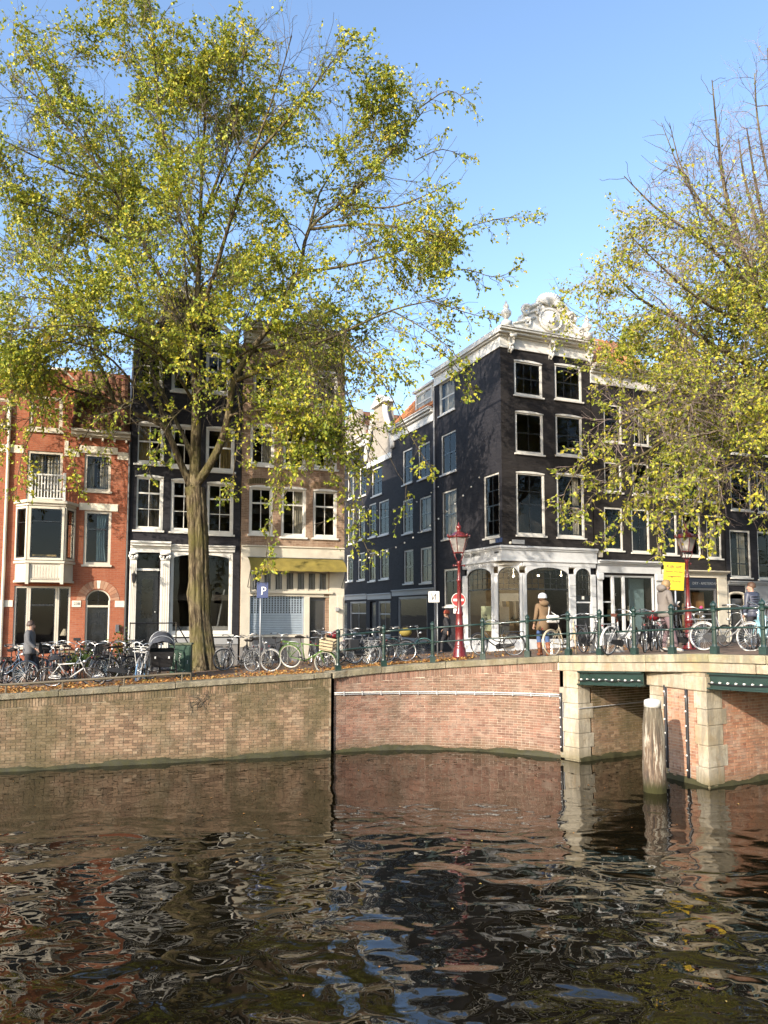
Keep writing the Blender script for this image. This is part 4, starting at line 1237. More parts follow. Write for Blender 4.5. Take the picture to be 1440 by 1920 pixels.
    for i in range(15):                         # lobes of the shell plume
        t = math.pi*(.04+.92*i/14); Rr = .52
        mid = (tp[0]+Rr*.55*math.cos(t), tp[1]-.28+.42*math.sin(t)*.55)
        tip = (tp[0]+Rr*1.25*math.cos(t), tp[1]-.28+.46*math.sin(t))
        F.part('plume_lobe', MB().tube([(tp[0],-.1,tp[1]-.32),(mid[0],-.22,mid[1]),(tip[0],-.18,tip[1]),(tip[0]+.05*math.cos(t),-.1,tip[1]-.05)], [.05,.085,.075,.03], 6), M_WHITE, crest, True)
    for a, b, cc, rr in (((975,583),(1000,574),(1022,566),.085),((1034,566),(1052,574),(1070,596),.085),((978,592),(1000,585),(1014,578),.06),((1042,576),(1058,586),(1066,602),.06),((958,608),(980,604),(1000,598),.05),((1060,604),(1080,618),(1098,630),.05)):
        scroll([P(*a), P(*b), P(*cc)], [rr*.6, rr, rr*.8], 'acanthus', -.14)
    for i in range(26):                         # broken leafy relief
        px = rnd.uniform(982, 1070); py = rnd.uniform(572, 606) + max(0, px-1040)*.3
        q = P(px, py); F.part('leaf_relief', MB().ball((q[0], -.17, q[1]), (rnd.uniform(.05,.11), .06, rnd.uniform(.04,.1)), 6, 5).xf(Matrix.Identity(4)), M_WHITE, crest, True)
    for px, py, k in ((946,613,1.0),(1097,636,.95)):
        q = P(px, py); zz = max(q[1], zl)-.02
        fin = MB().box(q[0]-.17, q[0]+.17, -.3, .04, zz, zz+.2)
        fin.lathe([(r_*k, h*k) for r_, h in ((.13,.2),(.07,.27),(.09,.32),(.2,.46),(.21,.58),(.14,.68),(.08,.72),(.12,.78),(.1,.88),(.04,.93),(.05,.98),(.01,1.06))], 12, (q[0],-.13,zz))
        for i in range(6): fin.ball((q[0]+.18*math.cos(i*1.05)*k, -.13+.18*math.sin(i*1.05)*k, zz+.52*k), (.05,.05,.09), 6, 4)
        F.part('finial', fin, M_WHITE, crest, True)
    # white shopfront round the corner with a splayed bay
    pr = .14
    ca, cb = -S.s_at(929), F.s_at(979)         # where the splay meets the two fronts
    lo_ = -lo
    mb = MB(); 
    for e, a, b in ((0, band0, band1-.16), (.05, band1-.16, band1-.09), (.1, band1-.09, band1), (.03, band0-.06, band0)):
        mb.slab([(-pr-e,-pr-e),(Wd+.05,-pr-e),(Wd+.05,.0),(0,.0),(0,lo_),(-pr-e,lo_)], a, b-.001)
    F.part('shop_fascia', mb, M_PANELW, None, False, .008)
    S.letters('Rosie Johnson', S.s_at(891,1044), S.z_at(893,1042)+.02, .24, M_INK, -pr-.012, shear=.15, rot=.0)
    # planes of the glazing: side, splay, front
    e = .06
    A1 = S.sub(lo, -e, 0)
    pB = Vector((-e, ca)); pC = Vector((cb, -e))
    FS = F.sub(pB.x, pB.y, math.atan2(pC.y-pB.y, pC.x-pB.x)); Lsp = (pC-pB).length
    zarch = band0-.32
    def arched_bay(G, x0, x1, zs, bars_z, cols, sill, grille=True, doorway=False):
        """round-headed light with a leaded upper part"""
        rise = min((x1-x0)/2, .34)
        G.part('arch_spandrel', spandrel(x0, x1, zs-rise, zs+.02, rise, -.05, .08), M_PANELW)
        w = G.part('arched_window', MB().tube([(x0+.02,.0,sill),(x0+.02,.0,zs-rise)] + [(x, .0, q) for x, q in arch_pts(x0+.02, x1-.02, zs-rise, rise-.02)] + [(x1-.02,.0,zs-rise),(x1-.02,.0,sill)], .022, 5), M_BLACKPAINT)
        mb = MB().box(x0+.02, x1-.02, -.01, .03, bars_z-.03, bars_z+.03)
        for i in range(1, cols):
            x = x0+(x1-x0)*i/cols; t = (x-(x0+x1)/2)/((x1-x0)/2); mb.box(x-.009, x+.009, 0, .02, bars_z, zs-rise+rise*math.sqrt(max(0,1-t*t))-.01)
        nz = 4
        for j in range(1, nz):
            zz = bars_z+(zs-bars_z)*j/nz
            t = max(0, (zz-(zs-rise))/rise); hw = (x1-x0)/2*math.sqrt(max(0,1-t*t)) ; xm = (x0+x1)/2
            mb.box(xm-hw+.02, xm+hw-.02, 0, .02, zz-.009, zz+.009)
        G.part('leading', mb, M_BLACKPAINT, w)
        G.place('pane', unit_box(M_GLASS), boxM(x0+.03, x1-.03, .012, .017, bars_z+.03, zs-.02), w)
        if not doorway:
            G.place('pane', unit_box(M_GLASS), boxM(x0+.03, x1-.03, .012, .017, sill+.02, bars_z-.03), w)
        return w
    def pier(G, x0, x1, z0, z1, y=-.05):
        b = G.box('shop_pilaster', M_PANELW, x0, x1, y, .1, z0, z1, None, .01)
        n = 7
        for i in range(n):
            a = z0+.25+(z1-z0-.3)*i/n; G.box('pilaster_block', M_PANELW, x0+.02, x1-.02, y-.022, y, a+.012, a+(z1-z0-.3)/n-.012, b, .008)
        G.box('pilaster_foot', M_PANELW, x0-.02, x1+.02, y-.04, .1, z0, z0+.22, b, .01)
    zs = z(1026,1064); sil = .42; bz = z(1026,1105)
    hs, he = A1.s_at(878,1130), A1.s_at(926,1130)
    Lside = lo_-ca
    he = min(he, Lside-.12)
    for G, spans, L in ((A1, [(hs, he, 5)], Lside), (FS, [(.17, Lsp-.12, 4)], Lsp)):
        prev = 0
        for a, b, c in spans:
            pier(G, prev, a, -.3, zs-.25); prev = b
            arched_bay(G, a, b, zs, bz, c, sil)
            G.box('stall_riser', M_PANELW, a, b, -.04, .06, -.3, sil, None, .01)
        pier(G, prev, L, -.3, zs-.25)
        G.box('shop_frieze', M_PANELW, 0, L, -.05, .1, zs+.02, band0-.06, None, .005)
        n = int(L/.3)+1
        for i in range(n): G.box('frieze_panel', M_PANELW, L*i/n+.012, L*(i+1)/n-.012, -.062, -.05, zs+.05, band0-.09, None, .004)
    G = F.sub(cb, -e, 0); Lf = Wd-cb
    a1, b1 = G.s_at(987,1130), G.s_at(1066,1130); a2, b2 = G.s_at(1079,1130), G.s_at(1107,1130)
    arched_bay(G, a1, b1, zs, bz, 7, sil); G.box('stall_riser', M_PANELW, a1, b1, -.04, .06, -.3, sil, None, .01)
    zd = z(1093,1131); arched_bay(G, a2, b2, z(1093,1066), z(1093,1118), 4, zd+.06, doorway=True)
    G.box('door_head', M_PANELW, a2, b2, -.03, .08, zd, zd+.06)
    G.door((a2+.02, b2-.02, 0, zd), M_BLACKPAINT, ((.12,.88,.06,.4),(.12,.88,.46,.94)), y=.03)
    G.box('over_door_panel', M_BLACKPAINT, a2+.02, b2-.02, .0, .04, zd+.06, z(1093,1118)-.02)
    G.box('number_plate', M_WHITE, (a2+b2)/2-.05, (a2+b2)/2+.05, -.02, 0, z(1092,1124), z(1092,1118), None, 0)
    pier(G, 0, a1, -.3, zs-.25); pier(G, b1, a2, -.3, zs-.25); pier(G, b2, Lf-.01, -.3, zs-.25)
    G.box('shop_frieze', M_PANELW, 0, Lf, -.05, .1, zs+.02, band0-.06, None, .005)
    n = 11
    for i in range(n): G.box('frieze_panel', M_PANELW, Lf*i/n+.012, Lf*(i+1)/n-.012, -.062, -.05, zs+.05, band0-.09, None, .004)
    # shop inside: floor, ceiling, warm back wall, lamps, hung clothes
    F.part('shop_floor', MB().box(.1, Wd-.2, .1, 4.2, .1, .2), M_WOOD)
    F.part('shop_ceiling', MB().box(.05, Wd-.2, .05, 4.2, zs+.06, zs+.12), M_WHITE)
    F.part('shop_back_wall', MB().box(.3, Wd-.2, 3.2, 3.3, .2, zs+.05), M_WARM)
    F.box('poster', M_CURT, A1.s_at(901)*0+.3, .9, 1.0, 1.03, .6, 1.7)
    pp = A1.s_at(901,1165), A1.s_at(920,1165); A1.box('window_poster', plain('pale_green_paper', (.52,.56,.38), .7, var=.08), pp[0], pp[1], .03, .036, z(944,1184), z(944,1136))
    A1.letters('For\nSale', (pp[0]+pp[1])/2, z(944,1157), .13, M_INK, .024)
    FS.box('roller_blind', M_CURT, .2, Lsp-.15, .05, .06, z(955,1127), z(955,1112))
    for i, (x, y) in enumerate(((1.4,1.0),(2.6,1.4),(3.4,.9),(1.9,2.2))):
        F.part('pendant_lamp', MB().ball((x, y, zs-.25), .045, 8, 6).tube([(x,y,zs-.2),(x,y,zs+.06)], .006, 4), M_LAMP)
    for i in range(7):
        x = 1.25+i*.17; h = rnd.uniform(.75,1.0)
        F.part('hung_garment', MB().prism([(x-.05,2.0-h),(x+.1,2.0-h),(x+.08,1.9),(x+.02,2.0),(x-.03,1.9)], 2.2, 2.45), [M_CURT, M_DKGREY, M_CURTY, M_INK][i % 4])
    # plates and bits on the wall
    S.box('street_sign', M_WHITE, S.s_at(919,1016), S.s_at(929,1015), -.03, 0, S.z_at(923,1019), S.z_at(923,1012), None, .003)
    S.box('street_sign', plain('blue_enamel', (.03,.05,.14), .3), S.s_at(930,1014), S.s_at(942,1012), -.03, 0, S.z_at(936,1017), S.z_at(936,1009), None, .003)
    F.box('name_board', M_GREYPAINT, F.s_at(960,1015), F.s_at(983,1015), -.03, 0, z(971,1020), z(971,1012))
    F.part('camera_ball', MB().ball((F.s_at(955,1018), -.08, z(955,1018)), .06, 8, 6), M_CREAM, None, True)
    F.box('alarm_box', M_CREAM, F.s_at(1120,1040)-.0, F.s_at(1127,1040), -.12, 0, z(1123,1045), z(1123,1033))
    S.part('rain_pipe', MB().tube([(-Ls+.1,-.06,zt-.2),(-Ls+.1,-.06,0)], .045, 8), M_GREYPAINT)
    S.box('fascia_vent', M_INK, S.s_at(933,1036), S.s_at(941,1035), -pr-.012, -pr, S.z_at(937,1037), S.z_at(937,1034), None, 0)
    return Ls, Wd
_gl = N('warm_lamp'); _em = _gl.n('ShaderNodeEmission', Color=(1,.85,.6,1), Strength=14.0); _gl.t.links.new(_em.outputs[0], _gl.out.inputs['Surface']); M_LAMP = _gl.m
LS, WM = corner_house()

# ------------------------------------------------------------ side-street houses behind the corner house
A_S = A_M - math.pi/2
dS = Vector((math.cos(A_S), math.sin(A_S)))
def side_house(name, label, s0, s1, wins, ztop_px, mat, cols=2, smat=None, cream=None, build=None):
    p = CC + dS*s0
    root = empty(name, (p.x, p.y, gz(p.x, p.y)-.05), A_S, label, 'house')
    F = Facade(root, p, A_S); W = s1-s0-.008
    zt = F.z_at(*ztop_px)
    ws = []
    for q in wins:
        a = F.rect(*q); ws.append((max(.15, a[0]), min(W-.1, a[1]), a[2], a[3]))
    extra = build(F, W, zt) if build else []
    F.wall(0, W, -.4, zt, ws+extra, mat); F.shell(0, W, -.4, zt, 7, mat)
    for w in ws: F.window(w, cols, (.5,), smat=smat or M_BLACKPAINT, fw=.075, curt=[(.05,.95,M_CURT)] if random.random() < .4 else None)
    return root, F, W, zt
def shop_b2(F, W, zt):
    w = F.rect(746,1118,801,1201); w = (max(.15,w[0]), min(W-.15,w[1]), .5, w[3])
    F.window(w, 1, (), M_GREYPAINT, M_GREYPAINT, fw=.1, name='shop_window')
    F.cornice(.05, W-.05, w[3]+.05, ((.25,.04),(.06,.1)), M_GREYPAINT, 'shop_cornice')
    F.part('pendant_lamp', MB().ball((W*.5, 1.2, w[3]-.3), .05, 8, 6), M_LAMP)
    return [w]
s2 = on_plane(735, 1150, CC, A_S)[0]; s3 = on_plane(689, 1150, CC, A_S)[0]; s4 = s3-5.2
r2, F2, W2_, z2 = side_house('canal_house', 'dark side-street house with orange tiled roof and dormer next to the corner house', s2, -LS,
    [(755,842,773,907),(784,831,806,897),(755,936,774,1000),(786,931,808,995),(757,1031,775,1094),(788,1026,809,1093)], (775, 808), M_BLACKBR, build=shop_b2)
F2.cornice(0, W2_, z2-.02, ((.12,.05),(.3,.04),(.1,.18),(.1,.3),(.05,.36)), M_WHITE)
M = F2.M @ Matrix.Translation((0,-.2,z2+.62)) @ Matrix.Rotation(R(48), 4, 'X')
roof_tiles(r2, M, W2_, 3.4, M_TILE)
F2.part('roof', MB().add([(0,-.15,z2+.6),(W2_,-.15,z2+.6),(W2_,2.2,z2+3.1),(0,2.2,z2+3.1),(0,4.5,z2+.6),(W2_,4.5,z2+.6)], [(0,1,2,3),(3,2,5,4),(1,5,2),(0,3,4)]), M_TILE)
dw = F2.part('dormer', MB().box(W2_*.52, W2_*.95, .15, 1.8, z2+.62, z2+1.9), M_WHITE)
F2.window((W2_*.55, W2_*.92, z2+.75, z2+1.8), 2, (.5,), inset=.08, name='dormer_window', sill=.02)
F2.box('dormer_roof', M_WHITE, W2_*.5, W2_*.97, .02, 1.9, z2+1.9, z2+2.02, dw)
def door_b3(F, W, zt):
    w = (.35, W*.36, 0, 2.5); F.door((.37, W*.36-.02, 0, 2.45), M_DKGREY, ((.12,.88,.06,.4),), (.12,.88,.45,.95))
    w2 = (W*.45, W-.2, .6, 2.5); F.window(w2, 2, (.35,), M_GREYPAINT, M_GREYPAINT, name='shop_window')
    F.cornice(.05, W-.05, 2.6, ((.25,.04),(.07,.1)), M_GREYPAINT, 'shop_cornice')
    return [w, w2]
r3, F3, W3_, z3 = side_house('canal_house', 'narrow side-street house with tall pale neck gable', s3, s2, [(686,945,705,1008),(710,938,729,1003),(687,1036,704,1090),(712,1030,729,1086),(697,876,716,929)], (712, 860), M_BLACKBR, build=door_b3)
W3m = W3_/2
F3.part('gable', MB().prism([(0,z3),(.15,z3+.6),(W3m-.95,z3+1.2),(W3m-.8,z3+3.0),(W3m+.8,z3+3.0),(W3m+.95,z3+1.2),(W3_-.15,z3+.6),(W3_,z3)], .01, .5), M_GREYBR)
for sx in (-1, 1): F3.part('gable_scroll', MB().tube([(W3m+sx*(1.9-1.0*t+.15*math.sin(6*t)), -.02, z3+.2+2.6*t) for t in [i/10 for i in range(11)]], .16, 8), M_WHITE, None, True)
F3.part('pediment', MB().prism([(W3m-1,z3+3),(W3m+1,z3+3),(W3m,z3+3.6)], -.15, .5), M_WHITE)
F3.box('gable_band', M_WHITE, 0, W3_, -.06, .02, z3-.25, z3+.05)
r4, F4, W4_, z4 = side_house('canal_house', 'far pale side-street house seen beside the brown house corner', s4, s3, [(652,955,664,1020),(672,950,684,1012),(650,1040,662,1090),(671,1036,684,1088),(652,880,664,935),(674,876,686,930)], (670, 842), M_BLACKBR, build=door_b3)  # dark brick puts the street's shade into the wall; only the gable stays pale
F4.cornice(0, W4_, z4-.02, ((.12,.05),(.3,.04),(.1,.2),(.06,.3)), M_WHITE)
F4.part('gable', MB().prism([(.4,z4+.5),(.6,z4+1.2),(1.4,z4+1.5),(1.5,z4+2.4),(W4_-1.5,z4+2.4),(W4_-1.4,z4+1.5),(W4_-.6,z4+1.2),(W4_-.4,z4+.5)], -.02, .3), M_GREYBR)
F4.part('roof', MB().prism([(0,z4+.5),(W4_,z4+.5),(W4_/2,z4+2.6)], .1, 6.8), M_DKTILE)
r5, F5, W5_, z5 = side_house('canal_house', 'farthest side-street house closing the alley view', s4-6, s4, [(640,900,650,950)], (655, 850), M_BLACKBR2)  # wall colour darkened to carry the shade at the alley's end

# ------------------------------------------------------------ houses to the right of the corner house
def right_house(name, label, px0, px1, rows, ztop_px, mat, hz, cols, ground):
    root, F, Wd = row_house(name, label, 'house', px0, px1, CC, A_M, -.05)
    zt = F.z_at(*ztop_px)
    ws = [[F.rect(*q) for q in row] for row in rows]
    ws = [[(max(.1,a),min(Wd-.1,b),c,d) for a,b,c,d in row] for row in ws]
    holes = [w for row in ws for w in row] + ground(F, Wd)
    F.wall(0, Wd, -.4, zt, holes, mat); F.shell(0, Wd, -.4, zt, 7, mat)
    for i, row in enumerate(ws):
        for j, w in enumerate(row):
            F.window(w, cols, hz, smat=M_BLACKPAINT if cols != 22 else M_WHITE, fw=.08, bow=.0, curt=[(.55,1,M_CURT)] if (i+j) % 3 == 1 else None)
    return root, F, Wd, zt
def g_r1(F, Wd):
    z = F.z_at; w = F.rect(1129,1079,1228,1170); w = (w[0], min(w[1],Wd-.25), .45, w[3])
    F.cornice(.06, Wd-.02, z(1180,1075), ((.32,.05),(.06,.1),(.07,.18),(.07,.26)), M_PANELW, 'shop_cornice')
    for a, b in ((.05, w[0]-.01), (w[1]+.01, Wd-.02)):
        p_ = F.box('shop_pilaster', M_PANELW, a, b, -.07, 0, -.3, z(1180,1075)-.003)
        F.box('pilaster_bracket', M_PANELW, a-.02, b+.02, -.16, 0, z(1180,1075)-.3, z(1180,1075)-.01, p_, .03)
    k = w[1]-w[0]
    for a, b, hz in ((0,.22,(.45,)),(.22,.42,()),(.42,1,())):
        F.window((w[0]+k*a, w[0]+k*b, w[2], w[3]), 1, hz, M_PANELW, M_PANELW, fw=.05, sill=0, name='shop_window')
    F.box('stall_riser', M_DKGREY, w[0], w[1], -.05, .0, -.3, w[2]-.01)
    F.box('teal_curtain_wall', M_CURTB, w[0]+k*.7, w[1]-.05, .6, .65, .4, w[3]-.1)
    F.part('shop_sign', MB().tube([(w[0]+k*.3+.05,.2,w[3]-.75),(w[0]+k*.3,.2,w[3]-.8),(w[0]+k*.3+.05,.2,w[3]-.86)], .012, 5), M_WHITE)
    for i in range(5): F.box('picture', [M_CURTY,M_CURT,M_DKGREY][i%3], w[0]+k*(.45+.1*i), w[0]+k*(.52+.1*i), 1.2, 1.25, 1.0+.1*(i%2), 1.5+.15*(i%3))
    return [w]
rr1, FR1, WR1, zr1 = right_house('canal_house', 'black canal house with orange roof and white cornice right of the corner house', 1118, 1241,
    [[(1132,758,1166,829),(1188,765,1217,835)],[(1133,866,1166,923),(1186,868,1217,928)],[(1133,951,1168,1032),(1184,954,1218,1036)]], (1180, 728), M_BLACKBR2, (.42,), 2, g_r1)
FR1.cornice(-.05, WR1, zr1-.02, ((.12,.06),(.32,.04),(.1,.14),(.1,.28),(.08,.42),(.05,.48)), M_WHITE)
M = FR1.M @ Matrix.Translation((.0,-.1,zr1+.72)) @ Matrix.Rotation(R(50), 4, 'X')
roof_tiles(rr1, M, WR1*.9, 2.6, M_TILE)
FR1.part('roof', MB().add([(0,0,zr1+.68),(WR1,0,zr1+.68),(WR1*.6,2.2,zr1+2.75),(.1,2.2,zr1+2.75),(0,5,zr1+.68),(WR1,5,zr1+.68)], [(0,1,2,3),(3,2,5,4),(1,5,2),(0,3,4)]), M_TILE)
def g_r2(F, Wd):
    z = F.z_at; w = F.rect(1252,1084,1345,1180); w = (w[0], min(w[1],Wd-.3), .35, w[3])
    F.cornice(.02, Wd+.0, z(1310,1083), ((.16,.04),(.05,.1),(.05,.2),(.05,.26)), M_CREAM, 'shop_cornice')
    for a, b in ((.02, w[0]-.01), (w[1]+.01, Wd-.02)): F.box('shop_pilaster', M_CREAM, a, b, -.06, 0, -.3, z(1310,1083)-.003)
    k = w[1]-w[0]; zf = w[3]-.42
    F.box('sign_board', plain('navy_board', (.012,.016,.028), .5), w[0]+.02, w[1]-.02, .0, .06, zf, w[3]-.01)
    F.letters('DRY - AMSTERDAM', w[0]+k*.76, (zf+w[3])/2-.02, .17, M_STEEL, -.006)
    for a, b in ((0,.4),(.4,1)): F.window((w[0]+k*a, w[0]+k*b, w[2], zf-.01), 1, (.55,), M_DKGREY, M_DKGREY, fw=.06, sill=0, name='shop_window')
    F.box('wooden_shelf', M_WARM, w[0]+k*.55, w[1]-.1, .7, .8, .5, zf-.1)
    F.box('plywood_panel', plain('plywood', (.42,.22,.09), .7), w[0]+k*.72, w[1]-.15, .6, .66, zf-1.0, zf-.1)
    F.box('stall_riser', M_DKGREY, w[0], w[1], -.05, .0, -.3, w[2]-.01)
    return [w]
rr2, FR2, WR2, zr2 = right_house('canal_house', 'dark brown canal house with navy shop sign board behind the right lamp post', 1242, 1364,
    [[(1243,770,1270,832),(1282,776,1312,838),(1324,782,1351,843)],[(1243,868,1270,933),(1282,873,1313,939),(1324,878,1351,942)],[(1243,957,1270,1040),(1279,961,1314,1043),(1325,966,1353,1047)]], (1300, 735), M_BLACKBR2, (.4,), 1, g_r2)
FR2.cornice(0, WR2, zr2-.02, ((.12,.06),(.3,.04),(.1,.2),(.08,.32)), M_CREAM)
FR2.part('gable', MB().prism([(.6,zr2+.55),(.9,zr2+1.6),(1.5,zr2+2.6),(WR2-1.5,zr2+2.6),(WR2-.9,zr2+1.6),(WR2-.6,zr2+.55)], .1, .5), M_GREYBR)
def g_r3(F, Wd):
    z = F.z_at
    F.cornice(.0, Wd, z(1400,1098), ((.05,.04),(.08,.1),(.07,.16)), M_GREYPAINT, 'shop_cornice')
    F.box('grey_front', M_GREYPAINT, .02, F.s_at(1366)+.02, -.03, 0, -.3, z(1400,1098)-.003)
    d = F.rect(1366,1110,1398,1225); d = (max(.05,d[0]), d[1], 0, d[3])
    F.part('door_arch', MB().tube([(d[0]+.03,.0,0),(d[0]+.03,.0,d[3]-.15)]+[(x,.0,q) for x,q in arch_pts(d[0]+.03,d[1]-.03,d[3]-.15,.12,8)]+[(d[1]-.03,.0,d[3]-.15),(d[1]-.03,.0,0)], .06, 6), M_CREAM)
    F.door((d[0]+.05, d[1]-.05, 0, d[3]-.3), M_DKGREY, (), (.1,.9,.1,.9))
    F.box('grey_front', M_GREYPAINT, d[1]+.05, Wd-.02, -.03, 0, -.3, z(1400,1098)-.003)
    return [d]
rr3, FR3, WR3, zr3 = right_house('canal_house', 'black canal house with grey ground floor at the right edge', 1365.5, 1530,
    [[(1370,880,1408,957),(1420,884,1460,962),(1474,890,1512,966)],[(1369,994,1408,1083),(1421,997,1461,1086),(1474,999,1512,1090)],[(1370,790,1407,852),(1420,794,1460,856),(1474,800,1512,860)]], (1440, 745), M_BLACKBR, (.38,.72), 2, g_r3)
FR3.cornice(0, WR3, zr3-.02, ((.12,.06),(.3,.04),(.1,.2),(.08,.32)), M_WHITE)

# ------------------------------------------------------------ trees
def leaf_mat(name, stops):
    g = N(name); r = g.n('ShaderNodeNewGeometry').outputs['Random Per Island']
    big = g.noise(.55, 3, .6, g.pos())
    k = g.math('ADD', g.math('MULTIPLY', r, .72), g.math('MULTIPLY', g.rangem(big, .3, .7), .28))
    col = g.ramp(k, stops)
    d = g.n('ShaderNodeBsdfPrincipled'); g.set(d.inputs['Base Color'], col); d.inputs['Roughness'].default_value = .5
    d.inputs['Specular IOR Level'].default_value = .35
    t = g.n('ShaderNodeBsdfTranslucent'); g.set(t.inputs['Color'], g.mix(.5, col, (.30,.30,.03)))
    m = g.n('ShaderNodeMixShader'); m.inputs[0].default_value = .36
    g.t.links.new(d.outputs[0], m.inputs[1]); g.t.links.new(t.outputs[0], m.inputs[2]); g.t.links.new(m.outputs[0], g.out.inputs['Surface'])
    return g.m
M_LEAF = leaf_mat('elm_leaves', [(0,(.07,.115,.014)),(.24,(.16,.225,.024)),(.48,(.31,.35,.036)),(.72,(.49,.47,.05)),(.9,(.68,.54,.056)),(1,(.62,.34,.04))])
M_LEAF2 = leaf_mat('yellowing_elm_leaves', [(0,(.08,.12,.015)),(.25,(.18,.23,.026)),(.52,(.34,.36,.04)),(.78,(.54,.48,.056)),(1,(.64,.46,.058))])
def bark_mat():
    g = N('elm_bark'); p = g.pos(); s = g.sep(p)
    v = g.comb(s.outputs[0], s.outputs[1], g.math('MULTIPLY', s.outputs[2], .16))
    rid = g.noise(11, 6, .7, v, .5); big = g.noise(1.4, 4, .6, p); f = g.noise(60, 3, .6, p)
    col = g.ramp(rid, [(.36,(.018,.013,.008)),(.47,(.07,.052,.03)),(.58,(.17,.135,.08)),(.75,(.27,.225,.14))])
    col = g.mix(g.rangem(big, .45, .68, 0, .7), col, (.115,.105,.03))
    g.pbr(col, .9, 0, g.bump(g.math('ADD', rid, g.math('MULTIPLY', f, .2)), 1.0, .09), .2)
    return g.m
M_BARK = bark_mat()
M_TWIG = plain('twigs', (.10,.08,.055), .85, var=.4, scale=1.2)
M_TWIGB = plain('bare_twigs', (.19,.145,.13), .85, var=.3, scale=1.2)

